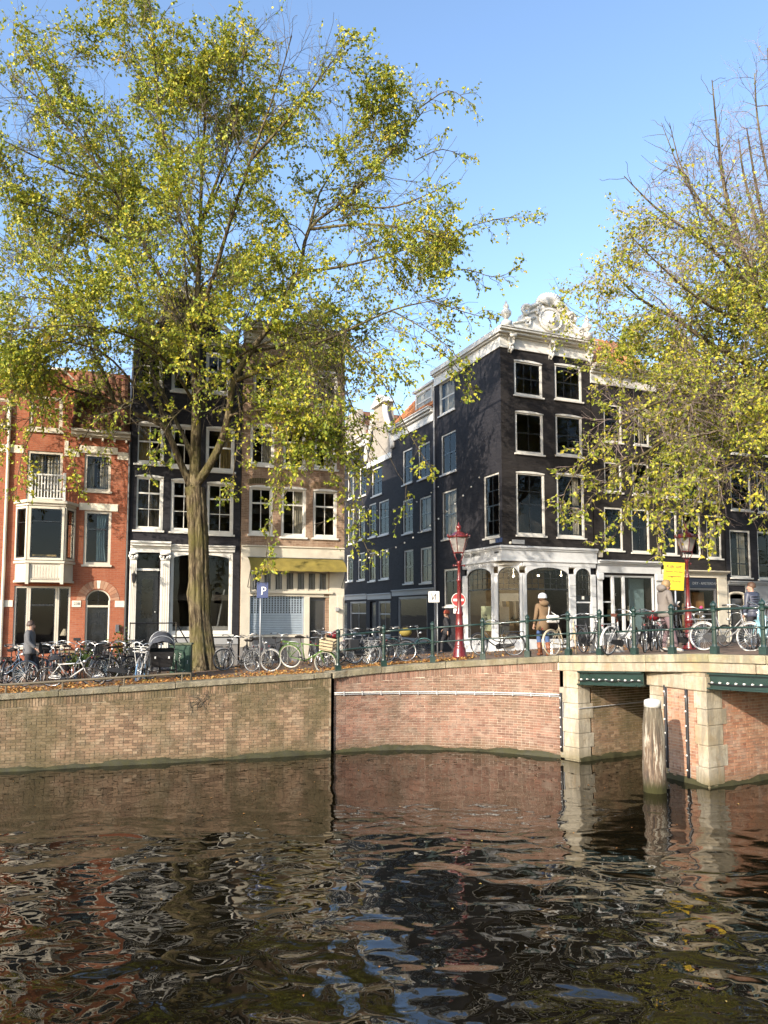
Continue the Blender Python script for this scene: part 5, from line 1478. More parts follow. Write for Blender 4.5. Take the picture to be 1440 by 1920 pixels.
class Tree:
    def __init__(s, seed):
        s.prune = 0.0; s.rg = np.random.default_rng(seed); s.big = []; s.fine = []; s.lp = []; s.ld = []
    def curve(s, p, d, L, n, wob, up, droop=0):
        pts = [p]; d = d/np.linalg.norm(d); st = L/n
        for i in range(n):
            d = d + s.rg.normal(0, wob, 3) + np.array([0,0,up - droop*(i/n)])
            d /= np.linalg.norm(d); p = p + d*st; pts.append(p)
        return pts
    def spread(s, t, tilt):
        """random heading leaving tangent t at angle tilt"""
        t = t/np.linalg.norm(t); a = s.rg.normal(0,1,3); a -= t*a.dot(t); a /= np.linalg.norm(a)
        return t*math.cos(tilt) + a*math.sin(tilt)
    def grow(s, limb, r0, r1, env, k2=.55, k3=.36, k4=.17, l2=(1.6,3.6), l3=(.6,1.5), l4=(.22,.6), start=.2, leaf=lambda p: 1.0, droop=.0):
        """clothe a limb (list of points) with three orders of branches"""
        rg = s.rg
        P = np.array(limb); seg = np.linalg.norm(np.diff(P, axis=0), axis=1); cum = np.concatenate([[0], np.cumsum(seg)]); T = cum[-1]
        s.big.append((list(P), list(np.linspace(r0, r1, len(P)))))
        def at(t):
            i = min(max(np.searchsorted(cum, t)-1, 0), len(seg)-1); k = (t-cum[i])/seg[i]
            return P[i]*(1-k)+P[i+1]*k, (P[i+1]-P[i])/seg[i]
        t = T*start
        while t < T:
            q, tn = at(t); f = t/T
            L = rg.uniform(*l2)*(1-.45*f)
            for _ in range(4):
                d = s.spread(tn, rg.uniform(.6, 1.15))
                if env(q+d*L*.9): break
            else: L *= .5
            ra = min(.04, max(.010, (r0+(r1-r0)*f)*.36))
            b = s.curve(q, d, L, 7, .2, .04, droop)
            s.big.append((b, list(np.linspace(ra, .005, len(b)))))
            s.twigs(b, L, k3, k4, l3, l4, leaf, droop, env)
            t += k2*rg.uniform(.6,1.4)
        s.twigs(list(P[-3:]), seg[-2:].sum(), k3, k4, l3, l4, leaf, droop, env)
    def twigs(s, b, L, k3, k4, l3, l4, leaf, droop, env):
        rg = s.rg; B = np.array(b); n = len(B)-1; u = .18
        while u < 1:
            x = u*n; i = min(int(x), n-1); q = B[i]*(1-(x-i))+B[i+1]*(x-i); tn = B[i+1]-B[i]
            d = s.spread(tn, rg.uniform(.45, 1.0)); l = rg.uniform(*l3)*(1.1-.5*u)
            if env(q+d*l) and not (s.prune and leaf(q+d*l) < .12 and rg.random() < s.prune):
                c = s.curve(q, d, l, 4, .16, .02, droop+.10)
                s.fine.append((c, [.0085,.007,.0055,.004,.0025]))
                C = np.array(c); v = .1
                while v < 1:
                    y = v*4; j = min(int(y), 3); q2 = C[j]*(1-(y-j))+C[j+1]*(y-j); t2 = C[j+1]-C[j]
                    d2 = s.spread(t2, rg.uniform(.4,.95)); l2 = rg.uniform(*l4)
                    e = s.curve(q2, d2, l2, 2, .2, 0, droop+.15)
                    s.fine.append((e, [.0045,.003,.0016]))
                    s.put_leaves(e, l2, leaf)
                    v += k4/l*rg.uniform(.6,1.4)
                s.put_leaves(c[2:], l*.5, leaf)
            u += k3/L*rg.uniform(.6,1.4)
    def put_leaves(s, e, L, leaf):
        rg = s.rg; E = np.array(e); n = len(E)-1
        k = leaf(E[-1])
        m = rg.poisson(max(0, L/.052*k))
        if m == 0: return
        u = rg.uniform(.15, 1.05, m)*n; i = np.clip(u.astype(int), 0, n-1); fr = (u-i)[:,None]
        q = E[i]*(1-fr)+E[i+1]*fr
        s.lp.append(q); s.ld.append(np.repeat((E[-1]-E[0])[None]/max(1e-6, np.linalg.norm(E[-1]-E[0])), m, 0))
    def build(s, root, leafmat, twigmat, size=(.055,.095), trunk=None):
        rg = s.rg
        def tubes(lst, name, sides, mat, smooth):
            vs = []; qs = []; o = 0; byn = {}
            for pts, rad in lst: byn.setdefault(len(pts), []).append((pts, rad))
            for n, items in byn.items():
                P = np.array([i[0] for i in items]); rad = np.array([i[1] for i in items]); m = len(items)
                T = np.gradient(P, axis=1); T /= np.linalg.norm(T, axis=2)[...,None]+1e-9
                a = np.where(np.abs(T[:,0,2]) < .85, 1., 0.)[:,None]
                a = np.concatenate([1-a, 0*a, a], 1)[:,None,:]
                e1 = np.cross(T, np.broadcast_to(a, T.shape)); e1 /= np.linalg.norm(e1, axis=2)[...,None]+1e-9; e2 = np.cross(T, e1)
                w = 2*np.pi*np.arange(sides)/sides
                v = P[:,:,None,:] + rad[:,:,None,None]*(e1[:,:,None,:]*np.cos(w)[None,None,:,None] + e2[:,:,None,:]*np.sin(w)[None,None,:,None])
                vs.append(v.reshape(-1,3)); i = np.arange(n-1)[:,None]*sides; k = np.arange(sides)[None]; k2 = (k+1) % sides
                q = np.stack([i+k, i+k2, i+sides+k2, i+sides+k], -1).reshape(-1,4)
                qs.append((q[None]+(np.arange(m)*n*sides)[:,None,None]).reshape(-1,4)+o); o += m*n*sides
            return np_mesh(name, np.concatenate(vs), np.concatenate(qs), mat, root, smooth)
        for x in [x for x in s.big if x[1][0] > .045]: tubes([x], 'limb', 10, M_BARK, True)
        small = [x for x in s.big if x[1][0] <= .045]
        if small: tubes(small, 'branches', 5, M_BARK, True)['kind'] = 'stuff'
        print('twigs', len(s.fine), 'branches', len(small))
        o = tubes(s.fine, 'twigs', 3, twigmat, False); o['kind'] = 'stuff'
        if not s.lp: return
        q = np.concatenate(s.lp); d = np.concatenate(s.ld); n = len(q)
        ax = d*.6 + rg.normal(0,.55,(n,3)) + np.array([0,0,-.45]); ax /= np.linalg.norm(ax, axis=1)[:,None]
        sd = rg.normal(0,1,(n,3)); sd -= ax*(sd*ax).sum(1)[:,None]; sd /= np.linalg.norm(sd, axis=1)[:,None]
        nm = np.cross(ax, sd)
        L = (size[0]*.6+(size[1]*1.1-size[0]*.6)*rg.beta(2,2,n))[:,None]; Wd = L*rg.uniform(.30,.40,(n,1)); cu = L*rg.uniform(.02,.22,(n,1))
        v0 = q; v1 = q+ax*L*.42+sd*Wd+nm*cu; v2 = q+ax*L*1.0-nm*cu*.4; v3 = q+ax*L*.42-sd*Wd+nm*cu
        V = np.stack([v0,v1,v2,v3],1).reshape(-1,3)
        b0 = np.arange(n)[:,None]*4
        Q = np.concatenate([b0+np.array([[0,1,2]]), b0+np.array([[0,2,3]])], 1).reshape(-1,3)
        open('/tmp/leaves.txt','a').write(f'{n} {len(s.fine)}\n') if 0 else None
        o = np_mesh('crown', V, Q, leafmat, root, False); o['kind'] = 'stuff'
        return n
def px_limb(pts, Y0, base=None):
    """limb from (px, py, depth offset) sight points"""
    return [np.array(at_y(x, y, Y0+dy)[:]) for x, y, dy in pts]
def smooth_pts(P, k=3):
    """Catmull-Rom resample"""
    P = [np.array(p, float) for p in P]; out = []
    Q = [2*P[0]-P[1]] + P + [2*P[-1]-P[-2]]
    for i in range(1, len(Q)-2):
        for j in range(k):
            t = j/k; a, b, c, d = Q[i-1], Q[i], Q[i+1], Q[i+2]
            out.append(.5*((2*b)+(c-a)*t+(2*a-5*b+4*c-d)*t*t+(3*b-a-3*c+d)*t**3))
    out.append(P[-1]); return out

# --- the big elm
TB = on_ground(385, 1256)
TY = TB.y
elm = empty('elm_tree', TB, 0, 'big elm tree with thick ridged trunk and green-yellow leaves on the quay', 'tree')
elm.location = (0,0,0)
def trunk_mesh(root, pts, rads, n=96, flare=.22, seed=1):
    rnd = random.Random(seed); P = smooth_pts(pts, 14); m = len(P)
    rr = np.interp(np.linspace(0,1,m), np.linspace(0,1,len(rads)), rads)
    ph = [rnd.uniform(0,6.3) for _ in range(8)]
    v = []; f = []
    for i, p in enumerate(P):
        h = i/(m-1)
        for k in range(n):
            w = 2*math.pi*k/n
            r = rr[i]*(1 + .05*math.sin(3*w+ph[0]+h*2)+.035*math.sin(7*w+ph[1]-h*3)+.03*math.sin(13*w+ph[2]+h*5)+.02*math.sin(21*w+ph[3]))
            r *= 1 + flare*math.exp(-h*9)*(1+.55*math.sin(5*w+ph[4]))
            r += .035*math.exp(-((h-.42)/.035)**2)*(1+math.sin(w*2+1))
            hz_ = p[2]
            rg1 = math.sin(19*w+1.1*math.sin(hz_*1.7+ph[5])+.8*math.sin(hz_*4.3+w*3)); rg2 = math.sin(31*w+1.4*math.sin(hz_*2.6+ph[6])-.7*math.sin(hz_*6.1))
            r += .016*(abs(rg1)**.6-.6)+.010*(abs(rg2)**.6-.6)+.006*math.sin(hz_*23+9*w+ph[7])
            v.append((p[0]+r*math.cos(w), p[1]+r*math.sin(w), p[2]))
    for i in range(m-1):
        for k in range(n):
            l = (k+1) % n; f.append((i*n+k, i*n+l, (i+1)*n+l, (i+1)*n+k))
    return MB().add(v, f).build('trunk', M_BARK, root, True)
tb = np.array([TB.x, TB.y, TB.z-.25])
tk = [tb] + px_limb([(379,1215,0),(374,1150,0),(373,1080,0),(372,1010,0),(369,955,0),(366,915,0)], TY)
trunk_mesh(elm, tk, [.47,.37,.33,.315,.30,.31,.30])
T1 = Tree(21); T1.prune = .8
cx, cy = TB.x, TB.y
def clump(p, k, o=0.0):
    x, y, z = p[0]*k+o, p[1]*k+1.7*o, p[2]*k
    return math.sin(x+1.3*math.sin(z*.8+y))*math.sin(1.3*z+.9*math.sin(x*.7+2*o))+.6*math.sin(1.7*y+2.1*x)*math.sin(2.3*z-x)
def env1(p):
    x, y, z = (p[0]-cx)/(8.3 if p[0] > cx else 7.4), (p[1]-cy+1.9)/4.3, (p[2]-12.6)/(9.6 if p[0] > cx-1 else 10.9)
    return x*x+y*y+z**6 < 1 and p[2] > 4.6
def leaf1(p): return (1.0 if p[2] > 10 else .6+.4*max(0,(p[2]-7)/3))*min(1.7, max(0., .30+1.0*clump(p, 1.0, .4)))
lim = [ # (points as px, py, depth offset), start radius, end radius
 ([(369,945,0),(355,905,0),(337,865,-.1),(318,818,-.2),(300,795,-.3),(258,778,-.5),(215,755,-.8),(150,735,-1.2),(60,705,-1.8),(-60,690,-2.2)], .17, .03),
 ([(318,820,-.2),(300,760,0),(285,690,.2),(270,600,.4),(245,480,.6),(215,330,.8),(190,180,.9),(170,30,1)], .11, .03),
 ([(366,920,0),(366,860,.1),(368,780,.15),(368,680,.2),(370,560,.2),(375,450,.2),(378,330,.1),(385,200,0),(390,60,0),(396,-90,0)], .25, .05),
 ([(370,905,0),(388,880,-.1),(412,835,-.3),(428,780,-.4),(438,715,-.5),(470,660,-.6),(520,590,-.7),(560,510,-.8),(580,430,-.9),(640,380,-1.1),(720,300,-1.3),(800,200,-1.6)], .19, .03),
 ([(366,870,.1),(345,820,.5),(320,770,.9),(280,690,1.4),(235,600,2.0),(170,500,2.6),(90,400,3.2),(0,300,3.6)], .13, .03),
 ([(368,780,.15),(400,720,.7),(440,640,1.3),(480,560,2),(540,440,2.8),(600,300,3.4),(650,150,3.8)], .12, .03),
 ([(368,700,.2),(340,620,-.5),(300,520,-1.2),(250,420,-1.9),(190,320,-2.6),(110,220,-3.2),(20,140,-3.8)], .11, .03),
 ([(370,600,.2),(400,520,-.6),(430,420,-1.4),(470,300,-2.2),(520,160,-2.8),(560,20,-3.2)], .10, .03),
 ([(374,500,.2),(340,420,.6),(310,320,1),(290,200,1.4),(260,70,1.6),(240,-60,1.8)], .09, .03),
 ([(376,420,.2),(420,330,.8),(470,220,1.2),(510,90,1.6),(540,-60,1.8)], .08, .025),
 ([(438,715,-.5),(500,690,-1.2),(570,655,-1.9),(650,620,-2.5),(740,580,-2.9),(830,560,-3.0)], .09, .025),
 ([(560,510,-.8),(640,500,-.6),(720,480,-.4),(800,455,-.2),(890,420,0),(960,408,.1)], .07, .018),
 ([(580,430,-.9),(600,360,-.4),(660,260,.2),(700,140,.6),(760,60,1.0)], .07, .02),
 ([(470,660,-.6),(560,640,.6),(640,610,1.6),(720,590,2.4),(800,560,3.0)], .08, .02),
 ([(215,755,-.8),(190,690,-.6),(140,600,-.5),(80,520,-.4),(10,430,-.3),(-60,330,-.2)], .08, .02),
 ([(428,780,-.4),(470,770,-1.3),(520,770,-2.2),(570,790,-3.0),(610,830,-3.6)], .06, .015),
 ([(320,770,.9),(270,760,2.0),(220,770,3.0),(150,780,3.8)], .06, .015),
 ([(370,650,.2),(380,600,1.6),(390,540,3.0),(400,440,4.2)], .09, .02),
 ([(370,640,.2),(360,600,-1.4),(350,540,-2.8),(345,440,-4.0)], .09, .02),
 ([(378,330,.1),(370,220,1.8),(362,90,3.0)], .06, .02),
 ([(378,330,.1),(385,220,-1.6),(392,90,-3.0)], .06, .02),
 ([(366,760,.1),(330,700,-1.2),(280,650,-2.4),(210,620,-3.4),(120,610,-4.2),(20,620,-4.6)], .07, .02),
 ([(368,740,.1),(420,690,-1.4),(480,650,-2.6),(550,630,-3.6),(620,620,-4.2)], .07, .02),
 ([(368,720,.1),(365,670,-1.8),(355,630,-3.4),(340,600,-4.8)], .06, .02),
 ([(300,795,-.3),(250,720,-1.4),(190,660,-2.4),(110,640,-3.2),(30,650,-3.8)], .06, .02),
 ([(368,700,.1),(300,660,1.6),(230,640,3.0),(140,640,4.0),(40,620,4.6)], .06, .02),
 ([(428,780,-.4),(500,720,1.0),(570,690,2.2),(640,660,3.2)], .05, .02),
 ([(215,330,.8),(150,330,-.4),(80,300,-1.4),(0,260,-2.2),(-60,230,-2.6)], .06, .02),
 ([(170,500,2.6),(110,500,1.2),(50,480,0),(-20,450,-1.0)], .05, .02),
 ([(245,480,.6),(170,540,-.8),(90,560,-1.8),(0,550,-2.6)], .06, .02),
 ([(290,200,1.4),(250,100,.8),(200,10,.2),(150,-60,-.2)], .05, .02),
 ([(470,300,-2.2),(560,200,-2.6),(640,90,-2.8),(700,-10,-3.0)], .06, .02),
 ([(660,260,.2),(720,200,-.6),(790,110,-1.2),(830,20,-1.6)], .05, .02),
 ([(110,220,-3.2),(60,120,-3.0),(20,30,-2.8)], .05, .02),
 ([(375,450,.2),(330,340,-1.2),(300,220,-2.2),(290,100,-2.8),(280,0,-3.0)], .07, .02),
 ([(376,420,.2),(420,300,-1.0),(450,180,-1.8),(460,60,-2.2),(470,-40,-2.4)], .07, .02),
 ([(580,430,-.9),(680,420,-2.0),(770,430,-2.8),(850,450,-3.2)], .06, .02),
 ([(215,330,.8),(150,250,.4),(80,170,0),(0,90,-.3),(-60,20,-.5)], .06, .02),
 ([(385,200,0),(440,110,-.8),(500,20,-1.4),(560,-60,-1.8)], .06, .02),
 ([(245,480,.6),(180,440,-.6),(100,400,-1.6),(10,370,-2.4),(-70,340,-2.8)], .07, .02),
 ([(640,380,-1.1),(720,390,-1.8),(790,370,-2.4),(850,340,-2.8)], .05, .015),
 ([(640,380,-1.1),(700,330,.4),(770,260,1.4),(820,170,2.2),(830,90,2.6)], .06, .015),
 ([(650,620,-2.5),(640,680,-2.9),(655,760,-3.1),(640,850,-3.2)], .03, .01),
]
for i, (pts, a, b) in enumerate(lim):
    P = smooth_pts(px_limb(pts, TY), 3)
    while len(P) > 5 and not env1(P[-1]): P.pop()
    T1.grow(P, a*.82, b*.5, env1, k2=.34, k3=.22, k4=.11, l2=(1.9,4.6), l3=(.7,1.9), l4=(.25,.65), start=.3 if i not in (0,3,2) else .38, leaf=leaf1, droop=.05)
# drooping lower sprays
for pts in ([(560,640,-2.4),(600,720,-2.9),(640,830,-3.1),(660,930,-3.1),(680,1010,-3.1),(700,1050,-3.1)],
            [(520,690,-2.0),(530,800,-2.6),(520,900,-2.8),(505,1000,-2.8),(495,1070,-2.8)],
            [(650,640,-2.6),(720,720,-2.9),(760,800,-3),(790,850,-3),(810,880,-3)],
            [(740,585,-2.9),(800,620,-3),(850,660,-3),(870,700,-3)],
            [(100,720,-1.6),(70,790,-2.2),(40,860,-2.6),(30,930,-2.6)],
            [(190,745,-1),(170,800,-1.8),(140,860,-2.2),(150,920,-2.2)],
            [(440,700,-.8),(450,780,-1.8),(440,870,-2.4),(430,940,-2.4)],
            [(600,640,-2.2),(660,760,-2.7),(690,850,-2.8),(700,890,-2.8)],
            [(790,455,-.2),(870,428,0),(950,408,.1),(1015,414,.2)],[(800,520,-2),(870,505,-2),(930,520,-2),(975,500,-2)],[(800,560,-2.8),(870,585,-2.8),(930,600,-2.8)],[(780,300,-1.5),(830,280,-1.5),(880,300,-1.4)],[(790,200,-1.6),(840,170,-1.6),(880,190,-1.6)],[(790,640,-2.6),(850,680,-2.6),(890,740,-2.6)],
            [(350,760,-2),(320,790,-3.4),(295,840,-4.4),(280,885,-4.8)],
            [(520,690,-2.4),(530,760,-4),(540,830,-5),(545,890,-5.4)],
            [(40,700,-1.9),(10,780,-2.4),(-10,860,-2.6)]):
    P = smooth_pts(px_limb(pts, TY), 3)
    T1.grow(P, .022, .006, lambda p: True, k2=.30, k3=.22, k4=.14, l2=(.3,.9), l3=(.25,.6), l4=(.12,.3), start=.1, leaf=lambda p: .8, droop=.12)
# fine upright crown rim on the right against the sky
print('elm leaves', T1.build(elm, M_LEAF, M_TWIG, (.08,.135)))

# --- elm at the right edge, thinning and bare on top
RY = 23.5
RB = gpos(1500, RY)
elm2 = empty('elm_tree', RB, 0, 'elm tree with yellow leaves and bare top twigs reaching in from the right edge', 'tree')
elm2.location = (0,0,0)
rb = np.array([RB.x, RB.y, RB.z-.25])
trunk_mesh(elm2, [rb]+px_limb([(1500,1150,0),(1499,1050,0),(1497,960,0),(1494,880,0),(1490,820,0)], RY), [.5,.38,.34,.32,.31,.30], seed=4)
T2 = Tree(33)
def env2(p):
    x, y, z = (p[0]-RB.x)/8.2, (p[1]-RY)/5.5, (p[2]-10.6)/9.5
    return x*x+y*y+z*z < 1 and p[2] > 5.1
def leaf2(p):
    h = (p[2]-11.8)/7.0
    return (.95 if p[2] > 9 else .62)*max(0.0, 1-max(0,h)**.8*1.1)*min(1.5, max(0., .5+.7*clump(p, 1.2, 2.0)))
lim2 = [
 ([(1490,840,0),(1450,760,-.2),(1410,690,-.4),(1340,650,-.6),(1270,600,-.8),(1200,560,-1),(1140,500,-1.2)], .17, .03),
 ([(1492,830,0),(1470,720,0),(1440,620,.1),(1420,560,.1),(1390,460,.1),(1360,360,.1),(1345,250,.1),(1335,150,.1)], .22, .03),
 ([(1494,860,0),(1450,800,-.8),(1380,750,-1.6),(1300,740,-2.2),(1220,760,-2.7),(1140,810,-3.1)], .13, .03),
 ([(1494,870,0),(1440,820,.8),(1370,770,1.6),(1290,720,2.2),(1210,700,2.6),(1130,650,3.0)], .13, .03),
 ([(1490,800,0),(1500,680,.2),(1490,560,.3),(1470,420,.3),(1460,280,.3)], .18, .03),
 ([(1420,560,.1),(1370,500,-.6),(1300,440,-1.2),(1230,390,-1.6),(1170,330,-1.8)], .10, .025),
 ([(1410,690,-.4),(1350,710,-1.5),(1280,790,-2.4),(1210,850,-2.9),(1130,880,-3.2),(1070,890,-3.3)], .09, .02),
 ([(1440,620,.1),(1400,520,1.2),(1340,430,2.0),(1280,330,2.6),(1240,230,3.0)], .10, .02),
 ([(1390,460,.1),(1330,400,.3),(1280,320,.3),(1255,230,.3)], .07, .02),
 ([(1494,880,0),(1470,860,-1.4),(1430,850,-2.6),(1370,870,-3.4),(1310,900,-3.8)], .10, .02),
 ([(1410,690,-.4),(1340,690,.6),(1260,680,1.4),(1180,650,2.0),(1110,600,2.4)], .08, .02),
 ([(1440,620,.1),(1380,600,-1.4),(1310,560,-2.4),(1240,500,-3.0),(1180,440,-3.4)], .08, .02),
 ([(1490,820,0),(1420,790,-1.6),(1340,810,-3.0),(1260,830,-3.8)], .08, .02),
 ([(1470,720,0),(1400,680,1.6),(1330,620,2.6),(1270,520,3.2)], .08, .02),
 ([(1494,860,0),(1540,760,.5),(1590,640,1),(1640,520,1.4)], .13, .03),
 ([(1490,800,0),(1560,720,-1.4),(1620,650,-2.4)], .11, .03),
 ([(1490,700,0),(1440,600,-2),(1400,480,-3.4)], .10, .02),
 ([(1490,720,0),(1450,640,2),(1420,540,3.6)], .10, .02),
]
for pts, a, b in lim2:
    P = smooth_pts(px_limb(pts, RY), 3)
    T2.grow(P, a*.82, b*.5, env2, k2=.36, k3=.24, k4=.12, l2=(1.8,4.2), l3=(.7,1.8), l4=(.25,.65), start=.16, leaf=leaf2, droop=.03)
for pts in ([(1130,820,-3),(1090,870,-3.2),(1060,920,-3.3),(1050,960,-3.3)],[(1200,860,-2.9),(1180,930,-3.2),(1160,990,-3.3),(1140,1020,-3.3)],
            [(1250,880,-3.2),(1245,940,-3.4),(1240,980,-3.5)],[(1360,880,-3.4),(1350,940,-3.6),(1345,985,-3.7)],
            [(1430,860,-2.6),(1430,930,-3),(1440,970,-3.1)],[(1240,860,-3),(1225,940,-3.2),(1230,1000,-3.3),(1235,1040,-3.3)],[(1180,870,-3),(1110,930,-3.3),(1080,980,-3.4)]):
    P = smooth_pts(px_limb(pts, RY), 3)
    T2.grow(P, .02, .006, lambda p: True, k2=.28, k3=.2, k4=.13, l2=(.3,.9), l3=(.25,.6), l4=(.12,.3), start=.05, leaf=lambda p: .8, droop=.12)
print('elm2 leaves', T2.build(elm2, M_LEAF2, M_TWIGB, (.08,.135)))

# --- bare tree farther back at the right edge
BY = 27.5
BB = gpos(1512, BY)
bare = empty('bare_tree', BB, 0, 'bare leafless tree top at the upper right edge of the sky', 'tree')
bare.location = (0,0,0)
trunk_mesh(bare, [np.array([BB.x,BB.y,BB.z-.2])]+px_limb([(1512,1050,0),(1510,900,0),(1508,760,0),(1505,640,0)], BY), [.36,.3,.26,.24,.22], seed=9)
T3 = Tree(5)
for pts, a, b in (([(1505,700,0),(1490,560,0),(1470,430,0),(1455,300,0),(1445,180,0),(1440,90,0)], .2, .03), ([(1505,660,0),(1460,540,.5),(1420,420,.8),(1395,330,1),(1385,260,1)], .12, .02),
                  ([(1500,600,0),(1450,480,-.8),(1420,360,-1.4),(1400,240,-1.8)], .12, .02), ([(1490,560,0),(1520,420,.3),(1530,280,.4),(1535,150,.4)], .12, .02), ([(1470,430,0),(1440,330,.6),(1420,220,1),(1415,140,1.2)], .07, .02)):
    T3.grow(smooth_pts(px_limb(pts, BY), 3), a, b, lambda p: True, k2=.5, k3=.3, k4=.2, l2=(1.2,2.6), start=.3, leaf=lambda p: .02, droop=-.02)
T3.build(bare, M_LEAF2, M_TWIGB)

# --- unseen elm copies added on both banks for the house windows to mirror
def copy_tree(root, loc, rz, label, skip=()):
    r = root.copy(); COL.objects.link(r); r['label'] = label; r['group'] = 'elms along the canal outside the view'
    for ch in list(root.children):
        c = ch.copy(); COL.objects.link(c); c.parent = r
    base = TB if root is elm else RB
    r.matrix_world = Matrix.Translation(loc) @ Matrix.Rotation(rz, 4, 'Z') @ Matrix.Translation((-base.x, -base.y, -base.z))
    return r
for (x, y, a) in ((9,-7,1.0),(17,-5,2.4),(26,-3,4.0)):
    copy_tree(elm, (x, y, 1.8), a, ['leafy elm tree on the bank behind the viewpoint, nearest one', 'leafy elm tree on the bank behind the viewpoint, middle one', 'leafy elm tree on the bank behind the viewpoint, farthest one'][(9,17,26).index(x)])
for (x, y, a) in ((24,29,.8),(33,33,2.6)):
    copy_tree(elm, (x, y, gz(x, y)), a, 'leafy elm tree on the quay beyond the right edge, ' + ('nearer one' if x == 24 else 'farther one'))
o = MB().add([(-200,-60,1.7),(200,-60,1.7),(200,-2.5,1.7),(-200,-2.5,1.7),(200,-2.5,-1),(-200,-2.5,-1)], [(0,1,2,3),(3,2,4,5)]).build('near_bank', M_STREET)
tag(o, kind='structure')

# ------------------------------------------------------------ railing along the curved quay and the bridge
def px_of(p):
    c, s = math.cos(PITCH), math.sin(PITCH); d = Vector(p) - EYE
    f = d.y*c + d.z*s
    return CX + FPX*d.x/f, CY - FPX*(-d.y*s + d.z*c)/f
rail_path = Path([Q1+qd*.1]+CURVE+[AB0, P1, BEND], [ZT_L1]+ZT_C+[ZT_A, ZT_P, ZT_E])
def rail_at(t, off=.16):
    q, d, z = rail_path.at(t); w = Vector((-d.y, d.x)); return Vector((q.x+w.x*off, q.y+w.y*off, z))
def t_for_px(px):
    best = min((abs(px_of(rail_at(i*.02))[0]-px), i*.02) for i in range(int(rail_path.L/.02)))
    return best[1]
rl = empty('bridge_railing', (0,0,0), 0, 'dark green iron railing with ball-topped posts along quay corner and bridge', 'railing')
post_me = MB().box(-.075,.075,-.06,.06,0,.16).lathe([(.062,.14),(.05,.2),(.045,.5),(.055,.52),(.055,.56),(.042,.58),(.038,.88),(.06,.9),(.062,.95),(.045,.97),(.05,1.0),(.065,1.03),(.06,1.07),(.03,1.10),(.012,1.13)], 10).mesh('post', M_GREEN, False)
ts = [t_for_px(x) for x in (634,720,812,905,990,1066,1125,1190,1260,1340,1432)]
ts += [ts[-1]+1.3*k for k in range(1,5)]
for t in ts:
    p = rail_at(t); d = rail_path.at(t)[1]
    link('post', post_me, rl, Matrix.Translation(p) @ Matrix.Rotation(math.atan2(d.y,d.x), 4, 'Z') @ Matrix.Diagonal((1,1,.98,1)))
for h, r in ((.93,.026),(.54,.022)):
    for a, b in zip(ts, ts[1:]):
        n = 4; MB().tube([tuple(rail_at(a+(b-a)*i/n)+Vector((0,0,h))) for i in range(n+1)], r, 8).build('rail', M_GREEN, rl, True)
# low pipe rail on the left quay
lr = empty('low_rail', (0,0,0), 0, 'low rusty grey pipe rail on short stubs along the left quay edge', 'railing')
M_RUST = plain('rusty_pipe', (.12,.095,.06), .7, var=.35)
def lq(t, off=.2):
    w = Vector((-qd.y,qd.x)); q = Q0+qd*t+w*off; return Vector((q.x,q.y,plc.at(3.2+t)[2]))
LE = next(t*.02 for t in range(600) if px_of(lq(t*.02))[0] > 356)
pts = [tuple(lq(-3+(LE+3)*i/30)+Vector((0,0,.2))) for i in range(31)]
MB().tube(pts+[tuple(lq(LE+.02)+Vector((0,0,.02)))], .03, 8).build('rail', M_RUST, lr, True)
for x in (-260,-100,10,118,232,341):
    t = min(range(-150,500), key=lambda k: abs(px_of(lq(k*.02))[0]-x))*.02
    p = lq(t); MB().tube([tuple(p), tuple(p+Vector((0,0,.2)))], .022, 6).build('stub', M_RUST, lr)

